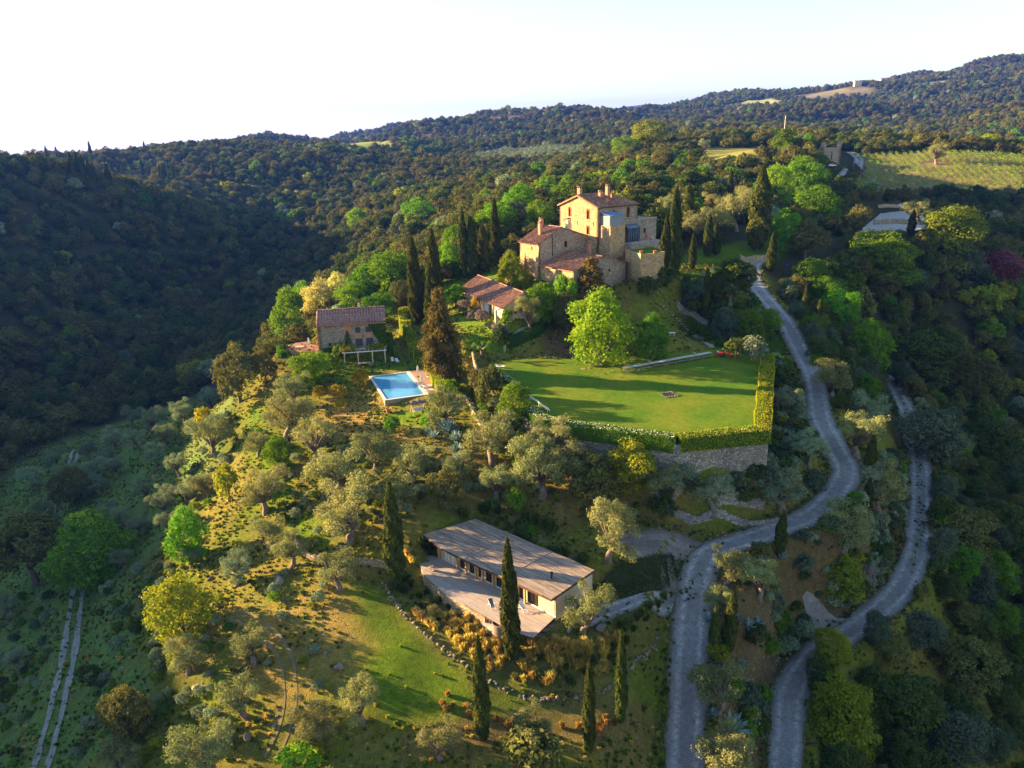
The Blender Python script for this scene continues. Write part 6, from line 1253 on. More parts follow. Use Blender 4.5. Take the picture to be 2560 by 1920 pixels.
# red tractor
q = onz(KE, 1500, 635, LZ); q = (q[0], q[1], LZ); tr_ = empty('red_tractor', q, -.55, label='small red tractor with rear transport box at the end of the long table', cat='tractor')
MB().add([(.2, -.32, .55), (1.55, -.28, .55), (1.55, .28, .55), (.2, .32, .55), (.2, -.32, 1.1), (1.5, -.26, .98), (1.5, .26, .98), (.2, .32, 1.1)], [(3, 2, 1, 0), (4, 5, 6, 7), (0, 1, 5, 4), (1, 2, 6, 5), (2, 3, 7, 6), (3, 0, 4, 7)]).build('bonnet', REDP, tr_, bevel=.05)
MB().box(-.75, .2, -.28, .28, .45, .72).build('chassis', METAL, tr_)
for y in (-.2, .2): MB().box(1.55, 1.58, y - .07, y + .07, .82, .92).build('headlight', WHITE, tr_)
def wheel(x, y, r, w):
    t = MB(); n = 18; V = []; pr = [(r * .6, -w / 2), (r * .92, -w / 2), (r, -w * .3), (r, w * .3), (r * .92, w / 2), (r * .6, w / 2)]
    for rr, yy in pr:
        for k in range(n): a = 2 * math.pi * k / n; V.append((rr * math.cos(a), yy, rr * math.sin(a)))
    t.add(V, [(i * n + k, i * n + (k + 1) % n, (i + 1) % 6 * n + (k + 1) % n, (i + 1) % 6 * n + k) for i in range(6) for k in range(n)]); e2 = t.build('wheel', RUBBER, tr_, loc=(x, y, r)); d = MB()
    V = [(r * .62 * math.cos(2 * math.pi * k / n), s * w * .3, r * .62 * math.sin(2 * math.pi * k / n)) for s in (-1, 1) for k in range(n)]; d.add(V, [tuple(range(n)), tuple(range(2 * n - 1, n - 1, -1))] + [(k, n + k, n + (k + 1) % n, (k + 1) % n) for k in range(n)]).build('rim', REDP, e2)
for y in (-.55, .55): wheel(-.55, y, .5, .3); wheel(1.25, y * .85, .32, .2)
for s in (-1, 1): MB().tube([(-.98 + .0, s * .55, .75), (-.8, s * .55, 1.03), (-.5, s * .55, 1.1), (-.15, s * .55, .98)], .13, 6).build('mudguard', REDP, tr_)
MB().box(-.75, -.35, -.24, .24, .78, .9).box(-.82, -.72, -.24, .24, .9, 1.25).build('seat', RUBBER, tr_); MB().tube([(.2, 0, 1.0), (-.05, 0, 1.28)], .03, 6).tube([(-.05 + .05 * math.sin(a), .19 * math.cos(a), 1.28 + .17 * math.sin(a)) for a in np.linspace(0, 6.28, 13)], .02, 5).build('steering_wheel', RUBBER, tr_)
mb = MB(); mb.box(-2.0, -1.05, -.65, .65, .45, .52); mb.box(-2.0, -1.94, -.65, .65, .52, .95); mb.box(-1.11, -1.05, -.65, .65, .52, .95); mb.box(-1.94, -1.11, -.65, -.6, .52, .95); mb.box(-1.94, -1.11, .6, .65, .52, .95); mb.build('transport_box', REDP, tr_)
c_ = link('sack', ROCKS[1]); sk = Matrix.Rotation(-.55, 4, 'Z') @ Vector((-1.5, 0, .8)); c_.location = (q[0] + sk.x, q[1] + sk.y, q[2] + .8); c_.scale = (.8, .9, .8); c_.data = c_.data.copy(); c_.data.materials.clear(); c_.data.materials.append(FABRIC); tag(c_, 'pale full sack lying in the tractor transport box', 'sack')

# ------------------------------------------------------------ people
def person(name, loc, rz, joints, cloth, skin, hairc, label, hat=None):
    """one continuous skinned body; clothes coloured by height zones, hair a child"""
    J = {'pel': (0, 0, .95), 'wst': (0, 0, 1.12), 'chs': (0, 0, 1.35), 'nck': (0, 0, 1.5), 'hd0': (0, -.01, 1.58), 'hd1': (0, -.02, 1.74),
         'shl': (.17, 0, 1.43), 'ell': (.25, .02, 1.16), 'wrl': (.24, -.12, .93), 'hal': (.24, -.16, .86), 'hil': (.09, 0, .9), 'knl': (.1, -.02, .5), 'anl': (.1, .02, .09), 'tol': (.1, -.15, .03)}
    for k in list(J):
        if k.endswith('l') and k not in ('pel',): J[k[:-1] + 'r'] = (-J[k][0], J[k][1], J[k][2])
    J.update(joints); R = {'pel': .14, 'wst': .13, 'chs': .16, 'nck': .055, 'hd0': .085, 'hd1': .09, 'sh': .075, 'el': .05, 'wr': .036, 'ha': .04, 'hi': .1, 'kn': .065, 'an': .045, 'to': .04}
    keys = list(J); idx_ = {k: i for i, k in enumerate(keys)}; E = [('pel', 'wst'), ('wst', 'chs'), ('chs', 'nck'), ('nck', 'hd0'), ('hd0', 'hd1')]
    for s in 'lr': E += [('chs', 'sh' + s), ('sh' + s, 'el' + s), ('el' + s, 'wr' + s), ('wr' + s, 'ha' + s), ('pel', 'hi' + s), ('hi' + s, 'kn' + s), ('kn' + s, 'an' + s), ('an' + s, 'to' + s)]
    me = bpy.data.meshes.new('body'); me.from_pydata([J[k] for k in keys], [(idx_[a], idx_[b]) for a, b in E], []); e = empty(name, loc, rz, label=label, cat='person'); o = link('body', me, e)
    sk_ = o.modifiers.new('skin', 'SKIN'); o.modifiers.new('sub', 'SUBSURF').render_levels = 1
    for k in keys: v = me.skin_vertices[0].data[idx_[k]]; r = R.get(k, R.get(k[:2], .06)); v.radius = (r, r); v.use_root = k == 'pel'
    me.materials.append(cloth)
    hd = J['hd1']; MB().lathe([(.055, -.16), (.085, -.1), (.095, 0), (.08, .06), (.03, .1)], 12, (hd[0], hd[1] - .015, hd[2])).build('head', skin, e, smooth=True); MB().lathe([(.1, -.02), (.108, .03), (.085, .1), (.02, .135)], 12, (hd[0], hd[1] + .015, hd[2])).build('hair', hat or hairc, e, smooth=True)
    mb = MB()
    for s in (-1, 1): mb.lathe([(.012, -.012), (.014, 0), (.006, .012)], 6, (hd[0] + s * .035, hd[1] - .1, hd[2] - .02))
    mb.build('eyes', hairc, e); return e
SKIN = mk('skin', (.50, .30, .22), (.45, .27, .19), 4, .6); HAIR = mk('brown_hair', (.05, .03, .02), (.03, .02, .015), 5, .7); RED_C = mk('rust_dress', (.42, .10, .05), (.34, .08, .04), 3, .9); WHITE_C = mk('pale_clothes', (.70, .62, .58), (.60, .53, .50), 3, .9); DARK_C = mk('dark_clothes', (.05, .05, .07), (.035, .035, .05), 3, .9)
p = cas(14.0, -3.4); person('person', (*p, TZ), .4, {}, RED_C, SKIN, HAIR, 'person in rust red standing on the manor terrace')
p = cas(15.0, -4.4); person('person', (*p, TZ - .48), 1.2, {'knl': (.12, -.42, .92), 'anl': (.12, -.42, .52), 'tol': (.12, -.56, .5), 'knr': (-.12, -.42, .92), 'anr': (-.12, -.42, .52), 'tor': (-.12, -.56, .5)}, WHITE_C, SKIN, HAIR, 'person in pale clothes seated on the manor terrace')
e = empty('terrace_chair', (*p, TZ), 1.2, label='dark chair under the seated person on the manor terrace', cat='chair'); MB().box(-.24, .24, -.22, .24, .3, .35).build('seat', WOOD_D, e); MB().box(-.24, .24, .25, .3, .35, .9).build('backrest', WOOD_D, e)
for x in (-.2, .2):
    for y in (-.2, .22): MB().bar((x, y, 0), (x, y, .3), .05).build('leg', WOOD_D, e)
e = person('person', (q[0] - .45 * math.cos(.55), q[1] + .45 * math.sin(.55), LZ + .02), -.55 + math.pi / 2, {'knl': (.14, -.4, .88), 'anl': (.14, -.5, .52), 'tol': (.14, -.64, .5), 'knr': (-.14, -.4, .88), 'anr': (-.14, -.5, .52), 'tor': (-.14, -.64, .5), 'wrl': (.15, -.4, 1.2), 'hal': (.12, -.48, 1.22), 'wrr': (-.15, -.4, 1.2), 'har': (-.12, -.48, 1.22)}, DARK_C, SKIN, HAIR, 'person in dark clothes and white hat driving the red tractor', FABRIC)

# ------------------------------------------------------------ terrace furniture, blue barrels, road sign post
for p_, lb in [((1480, 662), 'blue barrel above the stone wall on the shaded bank'), ((1699, 577), 'blue barrel beside the road bend near the manor')]:
    w = hit(*p_); e = empty('water_barrel', tuple(w), label=lb, cat='barrel'); MB().lathe([(.36, 0), (.4, .1), (.42, .5), (.4, .9), (.36, 1.0), (.2, 1.02)], 16).build('barrel_body', mk('blue_plastic' + lb[-3:], (.02, .06, .35), (.02, .05, .28), 3, .5), e); MB().lathe([(.37, .3), (.435, .32), (.435, .36), (.37, .38)], 16).build('rib', MATS['blue_plastic' + lb[-3:]], e)
w = wp([(1700, 1175), (1730, 1290), (1760, 1330)])

# ------------------------------------------------------------ ruin, cars, far houses, vineyard
rc = hit(1797, 349); rn = frame('ruined_tower', rc[:2] - np.array([5.5, 0]), rc[2], np.array([.98, .2]), label='ruined square stone tower with broken battlements at the edge of the vineyard', cat='ruin'); z0 = rc[2]
mb = MB(); panel(mb, (0, 0), (11, 0), z0 - 3, z0 + 7.2, [(5.3, 6.0, z0 + 1, z0 + 5)], 1.0, inward=(0, 1)); panel(mb, (11, 0), (11, 9), z0 - 3, z0 + 7.6, [], 1.0, inward=(-1, 0)); panel(mb, (0, 9), (0, 0), z0 - 3, z0 + 7.6, [], 1.0, inward=(1, 0)); panel(mb, (11, 9), (0, 9), z0 - 3, z0 + 7, [], 1.0, inward=(0, -1))
for (a, b, h) in ((0, 2, 9.6), (9.2, 11, 9.8)): mb.box(a, b, .004, 2, z0 + 7.2, z0 + h)
put(mb, 'wall', STONE_G, rn)
def car(loc, rz, matl, label):
    e = empty('parked_car', loc, rz, label=label, cat='car'); V = []
    pr = [(-2.1, .35), (-2.1, .85), (-1.3, .95), (-.7, 1.42), (.6, 1.42), (1.2, .95), (2.0, .8), (2.1, .35)]; mb = MB(); n = len(pr); V = [(x, -.85, z) for x, z in pr] + [(x, .85, z) for x, z in pr]; mb.add(V, [tuple(range(n)), tuple(range(2 * n - 1, n - 1, -1))] + [(i, n + i, n + (i + 1) % n, (i + 1) % n) for i in range(n)]).build('body', matl, e, bevel=.08)
    for s in (-1, 1): MB().add([(-1.15, s * .858, .97), (-.65, s * .858, 1.35), (.55, s * .858, 1.35), (1.05, s * .858, .97)], [(0, 1, 2, 3)]).build('side_window', GLASS, e)
    MB().add([(1.22, -.7, .985), (1.22, .7, .985), (.66, .7, 1.39), (.66, -.7, 1.39)], [(0, 1, 2, 3)]).build('windscreen', GLASS, e)
    for x in (-1.3, 1.3):
        for y in (-.8, .8): MB().tube([(x, y - .1, .33), (x, y + .1, .33)], .33, 14).build('wheel', RUBBER, e)
WCAR = mk('white_car', (.75, .76, .78), (.70, .71, .73), 2, .3); SCAR = mk('silver_car', (.35, .38, .42), (.32, .35, .39), 2, .3)
for p_, rz, mt_, lb in [(KU(1500, 645), .2, WCAR, 'white car parked at the far edge of the gravel car park'), (KU(1640, 640), .1, SCAR, 'silver car parked behind the olive in the car park'), (KU(1105, 412), .1, WCAR, 'white car parked below the ruined tower')]:
    w = hit(*p_); car((w[0], w[1], w[2] + .4), rz, mt_, lb)
wallrun('car_park_wall', wp([KU(1345, 745), KU(1480, 740), KU(1600, 748)]), .8, 2.2, STONE_GOLD, 'golden stone retaining wall across the middle of the car park'); wallrun('car_park_wall', wp([KU(1370, 640), KU(1480, 640), KU(1560, 645)]), .7, 1.2, STONE_GOLD, 'low golden stone wall at the back of the car park')
wallrun('road_wall', wp([KU(575, 950), KU(650, 958), KU(730, 950)]), .8, 2.0, STONE_GOLD, 'curved stone wall at the top bend of the gravel road', down=2)
KF1 = crp(800, 180, 900); KF2 = crp(1700, 130, 860)
def farhouse(pix, dist_dz, w, d, h, label, rz=0.0, wallm=PLASTER, roofm=TILE):
    c = hit(*pix); e = empty('far_house', (c[0], c[1], c[2] + dist_dz), rz, label=label, cat='house', group='far farmhouses on the hills'); mb = MB(); ops = [(w * k / 5 + .2, w * k / 5 + 1.4, 1, 2.6) for k in range(1, 5)]; A = panel(mb, (-w / 2, -d / 2), (w / 2, -d / 2), -6, h, ops, inward=(0, 1)); panel(mb, (w / 2, -d / 2), (w / 2, d / 2), -6, h, [], inward=(-1, 0)); panel(mb, (-w / 2, d / 2), (-w / 2, -d / 2), -6, h, [], inward=(1, 0)); panel(mb, (w / 2, d / 2), (-w / 2, d / 2), -6, h, [], inward=(0, -1))
    for s in (-1, 1): mb.add([(s * w / 2, -d / 2, h), (s * w / 2, d / 2, h), (s * w / 2, 0, h + d * .22)], [(0, 1, 2)])
    mb.build('wall', wallm, e); m2 = MB(); m2.add([(-w / 2 - .5, -d / 2 - .5, h - .2), (w / 2 + .5, -d / 2 - .5, h - .2), (w / 2 + .5, 0, h + d * .23), (-w / 2 - .5, 0, h + d * .23), (w / 2 + .5, d / 2 + .5, h - .2), (-w / 2 - .5, d / 2 + .5, h - .2)], [(0, 1, 2, 3), (3, 2, 4, 5)]).build('roof', roofm, e)
    for o in ops: MB().add([(*(A[0] + A[1] * u + A[2] * .3), z) for u, z in ((o[0], o[2]), (o[1], o[2]), (o[1], o[3]), (o[0], o[3]))], [(0, 1, 2, 3)]).build('window', GLASS, e)
for pix, w, d, h, lb in [(KF1(1190, 305), 26, 12, 8, 'white farmhouse among trees on the wooded ridge in the middle distance'), (KF1(1080, 308), 24, 12, 6, 'red roofed farmhouse left of the white one on the ridge'), (KF1(650, 418), 26, 10, 6, 'long red roofed farm buildings right of the yellow field'), (KF1(338, 410), 8, 8, 8, 'small pale tower house beside the far yellow field'), (KF2(905, 218), 26, 12, 9, 'leftmost pale villa on the high right ridge'), (KF2(1140, 217), 20, 12, 9, 'middle pale villa on the high right ridge below the skyline'), (KF2(1305, 200), 22, 14, 12, 'rightmost sunlit villa on the high right ridge'), (KF2(1020, 195), 16, 10, 9, 'pinkish house on the skyline between the ridge villas')]: farhouse(pix, 2.0, w, d, h, lb)
w = hit(*KF2(667, 560)); e = empty('white_mast', tuple(w), label='thin white mast rising from the trees beyond the meadow', cat='mast'); MB().tube([(0, 0, 0), (0, 0, 18)], [.35, .2], 8).build('pole', WHITE, e); MB().lathe([(.28, 18), (.3, 18.4), (.1, 18.6)], 8).build('cap', WHITE, e)
VT = bpy.data.collections.new('vines'); g = np.random.default_rng(55)
for i in range(3):
    c = g.normal(size=(26, 3)) * np.array([.45, .25, .3]) + np.array([0, 0, .8]); V, Q = leaves(c, g.normal(size=(26, 3)) + [0, 0, .6], g.uniform(.25, .5, 26), g); VT.objects.link(bpy.data.objects.new('vine_%d' % i, meshd('vine', V, Q, [mk_leaf('leaf_vine%d' % i, (.10, .20, .02), (.28, .36, .04), .4, .2)], attr=[('lv', 'FACE', 'FLOAT', g.random(26))])))
va = np.array(VINE); th = 1.35; cu, sv = np.array([math.cos(th), math.sin(th)]), np.array([-math.sin(th), math.cos(th)]); ct = va.mean(0); pts = []
for r_i in range(-150, 150):
    s = np.arange(-330, 330, 1.5) + g.uniform(0, 1); pts.append(ct + cu * s[:, None] + sv * (r_i * 4.2) + g.normal(size=(len(s), 2)) * .12)
pts = np.concatenate(pts); pts = pts[inpoly(pts[:, 0], pts[:, 1], va)]; ob = hit(*KU(1705, 398)); pts = pts[np.hypot(pts[:, 0] - ob[0], pts[:, 1] - ob[1]) > 9]; pts = pts[g.random(len(pts)) < .9]; print('VINES', len(pts))
gn_scatter('vineyard', np.column_stack([pts, ground(pts[:, 0], pts[:, 1])]), g.uniform(1.1, 1.7, len(pts)), g.integers(0, 3, len(pts)), VT, 'rows of young green vines covering the sloping vineyard at upper right', 'vineyard')
ofp = []; ct = OLFIELD.mean(0)
for r_i in range(-60, 60):
    s = np.arange(-400, 400, 7.0); ofp.append(ct + np.array([.9, .44]) * s[:, None] + np.array([-.44, .9]) * r_i * 9 + g.normal(size=(len(s), 2)) * .5)
ofp = np.concatenate(ofp); ofp = ofp[inpoly(ofp[:, 0], ofp[:, 1], OLFIELD)]; gn_scatter('far_olive_grove', np.column_stack([ofp, ground(ofp[:, 0], ofp[:, 1]) - 1.5]), g.uniform(.7, .95, len(ofp)), np.full(len(ofp), 5), WOODP, 'rows of grey olive trees on the far hillside beyond the woods', 'olive grove')
# weeds and tufts giving the meadows their texture
for i, mt_ in enumerate([L_GRASSD, L_GOLD, L_GRASSG, L_GREEN, L_OLIVE]): TUFTP.objects.link(bpy.data.objects.new('tuft_%d' % i, clump('tuft', mt_, 34, .42, .6, 300 + i)))
c = g.uniform((-165, 58), (75, 235), (90000, 2)); z = ground(c[:, 0], c[:, 1]); rr = np.hypot(c[:, 0], c[:, 1]); bad = np.zeros(len(c), bool)
for P in (LAWN, [cab(-3, 9), cab(24, 9), cab(24, -6), cab(8, -6.3), cab(-4, -1.5)], [(-31, 158), (-12, 163), (-11, 141), (-26, 140)], [(-45, 166), (-28, 168), (-29, 186), (-47, 182)], bedp): bad |= inpoly(c[:, 0], c[:, 1], P)
for k, (ln, w_) in LINES.items():
    if k in ('far_road',): continue
    lo, hi = ln.min(0) - 4, ln.max(0) + 4; s_ = ((c > lo) & (c < hi)).all(1); dmin = np.full(len(c), 99.)
    for p in ln[::2]: dmin[s_] = np.minimum(dmin[s_], np.hypot(c[s_, 0] - p[0], c[s_, 1] - p[1]))
    bad |= dmin < w_ / 2 + .2
lushp = np.array([hit(*p)[:2] for p in [(740, 1290), (840, 1290), (940, 1415), (1040, 1490), (1250, 1530), (1400, 1470), (1425, 1550), (1300, 1595), (1000, 1570), (850, 1560), (745, 1460)]]); bad |= inpoly(c[:, 0], c[:, 1], lushp) & (g.random(len(c)) < .96)
bad |= fbm(c[:, 0] / 5, c[:, 1] / 5, 3) < g.uniform(.25, .5, len(c)); c = c[~bad]; vg = []
for k in ('road', 'lower', 'spur', 'drive', 'valley_track', 'grove_track'):
    ln, w_ = LINES[k]; d_ = np.gradient(ln, axis=0); d_ /= np.linalg.norm(d_, axis=1)[:, None]; nn_ = np.stack([-d_[:, 1], d_[:, 0]], -1)
    for rep in range(9 if w_ > 3.2 else 5):
        sg_ = np.where(g.random(len(ln)) < .5, 1, -1) * (w_ / 2 * g.uniform(.9, 1.22, len(ln)) if w_ > 3.2 else g.choice([0, .35, 1.25, 1.45], len(ln))); vg.append((ln + nn_ * sg_[:, None] + g.normal(size=ln.shape) * .3)[g.random(len(ln)) < .7])
ln = LINES['lower'][0][50:160]; vg += [(ln + g.normal(size=ln.shape) * .32)[g.random(len(ln)) < .8] for _ in range(3)]
c = np.vstack([c] + vg); c = c[~inpoly(c[:, 0], c[:, 1], LAWN)]; print('TUFTS', len(c))
gn_scatter('meadow_grass', np.column_stack([c, ground(c[:, 0], c[:, 1]) - .03]), g.uniform(.35, 1.15, len(c)), g.choice(5, len(c), p=[.28, .24, .16, .18, .14]), TUFTP, 'tufts of wild grass and weeds over the meadows and slopes', 'grass')

# scrub between the olives and along the roads
SCR = bpy.data.collections.new('scrub')
for i, k in enumerate(['shrub_olive', 'shrub_dark', 'shrub_green', 'shrub_gold', 'shrub_blue', 'shrub_olive', 'shrub_holm']): SCR.objects.link(bpy.data.objects.new('scrub_%d' % i, PROTO[k][i % len(PROTO[k])][0]))
pts = []; ids = []; scs = []
for poly, n_, pr in [([(560,900),(700,900),(760,960),(900,960),(1000,930),(1180,960),(1420,1060),(1420,1120),(1300,1130),(1050,1110),(900,1100),(760,1190),(640,1180),(560,1060)],260,[.34,.1,.14,.16,.02,.2,.04]),
  ([(1530,1240),(1700,1170),(1830,1060),(1900,1000),(1950,1000),(1950,1240),(1850,1330),(1750,1400),(1660,1600),(1540,1600)],800,[.2,.25,.1,.03,.2,.15,.07]),
  ([(300,1300),(480,1300),(450,1500),(300,1660),(150,1660),(220,1450)],80,[.2,.15,.25,.2,.02,.13,.05]),([(180,1260),(330,1230),(400,1050),(470,900),(520,900),(470,1100),(330,1350),(280,1500)],80,[.3,.15,.15,.05,.1,.2,.05]),
  ([(1670,770),(1740,800),(1760,900),(1790,960),(1700,1090),(1440,1100),(1430,1040),(1650,1010)],330,[.2,.25,.1,.02,.25,.13,.05]),([(1330,620),(1600,570),(1700,720),(1640,770),(1560,760),(1440,650)],170,[.1,.45,.15,.02,.15,.1,.03]),
  ([(920,1160),(1050,1110),(1250,1190),(1290,1230),(1150,1180)],50,[.3,.2,.2,.1,.05,.1,.05]),([(-40,1300),(120,1280),(120,1500),(60,1660),(-60,1660)],60,[.3,.2,.2,.02,.13,.1,.05]),([(450,1250),(700,1240),(720,1640),(380,1640)],70,[.3,.05,.15,.3,.0,.2,.0]),([(1890,880),(1960,870),(2010,1000),(2020,1200),(1960,1300),(2000,1320),(2060,1200),(2060,950),(1950,800)],300,[.1,.4,.15,.0,.15,.1,.1]),
  ([(1000,840),(1060,870),(1160,950),(1060,950),(1010,900)],60,[.2,.3,.2,.1,.0,.1,.1])]:
    P = np.array([hit(*p)[:2] for p in poly]); c = g.uniform(P.min(0), P.max(0), (n_ * 5, 2)); c = c[inpoly(c[:, 0], c[:, 1], P)][:n_]; pts.append(c); scs.append(np.full(len(c), 1.7 if n_ >= 300 else 1.0)); ids.append(g.choice(7, len(c), p=np.array(pr) / sum(pr)))
c = np.concatenate(pts); ids = np.concatenate(ids); scs = np.concatenate(scs); ok = np.ones(len(c), bool)
for k, (ln, w_) in LINES.items():
    for p in ln[::2]: ok &= np.hypot(c[:, 0] - p[0], c[:, 1] - p[1]) > w_ / 2 + .9
for P in (LAWN, bedp, SLIP, [cab(-4, 9.5), cab(24, 9.5), cab(24, -7), cab(8, -6.3), cab(-5, -1.5)]): ok &= ~inpoly(c[:, 0], c[:, 1], shrink(P, -2.6) if P is LAWN else P)
for p in AGP: ok &= np.hypot(c[:, 0] - p[0], c[:, 1] - p[1]) > 2.8
c = c[ok]; ids = ids[ok]; gn_scatter('undergrowth', np.column_stack([c, ground(c[:, 0], c[:, 1]) - .1]), g.uniform(.35, 1.15, len(c)) * scs[ok], ids, SCR, 'low scrub and bushes between the olives and along the road banks', 'scrub')
# ------------------------------------------------------------ trees and shrubs one by one
def T(kind, name, x, yb, w, ratio, label, cat='tree', group=None, lean=0.0, up=0.0):
    q = hit(x, yb); W = w / pix_per_m(q) * (1.12 if 'olive' in kind else 1.0); ratio = ratio if 'olive' in kind or 'shrub' in kind or kind == 'conifer' else max(ratio, .74); return plant(kind, (q[0], q[1], q[2] - .08 + up), W, W * ratio, label, cat, name, group, lean, 'foliage' if kind.startswith('shrub') else 'crown', 'stems' if kind.startswith('shrub') else 'trunk')
def TC(x, yb, yt, w, label, group=None):
    q = hit(x, yb); m = pix_per_m(q); dep = math.atan2(HCAM - q[2], math.hypot(q[0], q[1])); h = (yb - yt) / m / math.cos(dep) * 1.02
    return plant('cypress', (q[0], q[1], q[2] - .1), w / m * 1.02, h, label, 'cypress', 'cypress_tree', group, .03)
CYPS = [
 (857,1264,1062,40,'thick cypress at the left corner of the cabin deck'),(1106,1428,1195,38,'tall cypress standing in front of the cabin deck'),(1045,1600,1408,31,'slim cypress on the meadow below the stone border'),(1272,1628,1455,26,'slender cypress at the bottom of the meadow beside rust grasses'),(1342,1562,1388,24,'slender cypress at the right end of the stone border'),
 (1682,1200,1105,24,'small dark cypress at the gravel forecourt junction'),(1542,1404,1317,22,'dark upright cypress left of the pair among roadside agaves'),(1574,1409,1285,26,'sunlit leaning cypress of the pair among roadside agaves'),(1877,1022,941,22,'cypress with sunlit tip on the bank between the two roads'),(1870,1112,1034,22,'dark cypress half sunk in grey olives between the two roads'),
 (1433,598,470,22,'left front cypress of the tight group beside the bastion'),(1448,594,421,22,'middle cypress of the tight group beside the bastion'),(1459,593,416,24,'right tallest cypress of the tight group beside the bastion'),(1484,516,404,30,'broad old cypress behind the group beside the bastion'),(1574,452,369,14,'thin tall cypress standing alone on the garden terrace behind the manor'),(1634,542,372,44,'fat dark cypress beside the top bend of the road'),
 (1527,554,466,21,'left of two dark cypresses on the garden lawn right of the manor'),(1546,551,481,19,'right of two dark cypresses on the garden lawn right of the manor'),(1495,583,507,15,'short cypress right below the bastion group'),(1521,685,584,18,'lone slim cypress on the shaded bank above the stone wall'),(1664,588,507,20,'slim cypress on the outer side of the top road bend'),(1771,428,382,12,'slim sunlit cypress near the car park trees'),(1699,441,413,12,'small cypress among bright trees behind the fat cypress'),(1737,441,411,13,'small cypress tucked into bright trees above the brown oak'),
 (1966,508,455,16,'dark cypress in front of the car park wall'),(2129,508,462,12,'slim cypress at the right edge beyond the big car park tree'),(1765,716,647,15,'upper slim cypress on the dark slope right of the road'),(1792,736,684,15,'second slim cypress on the dark slope right of the road'),(1815,757,711,16,'third slim cypress on the dark slope right of the road'),(1849,824,781,16,'lowest slim cypress with pale tip on the dark slope'),(1835,874,795,16,'slim cypress among grey olives between the two roads'),(1738,688,617,14,'highest slim cypress on the dark slope right of the road'),
 (903,700,525,30,'left tall cypress of the row above the farmhouse'),(929,702,592,20,'short front cypress of the row above the farmhouse'),(943,678,505,30,'right tall cypress of the row above the farmhouse'),(1004,603,462,22,'left cypress of the pair behind the low cream house'),(1019,600,475,26,'broad dark cypress of the pair behind the low cream house'),(1047,590,487,26,'shorter cypress between the cream house and the manor wing'),(1072,566,436,20,'tall narrow cypress left of the manor wing'),(1150,500,440,13,'cypress rising behind the manor wing chimneys'),(1189,498,470,10,'small cypress tip between manor wing and gable'),(1381,470,437,14,'small sunlit cypress behind the flat topped annex')]
for x, yb, yt, w, lb in CYPS: TC(x, yb, yt, w, lb)
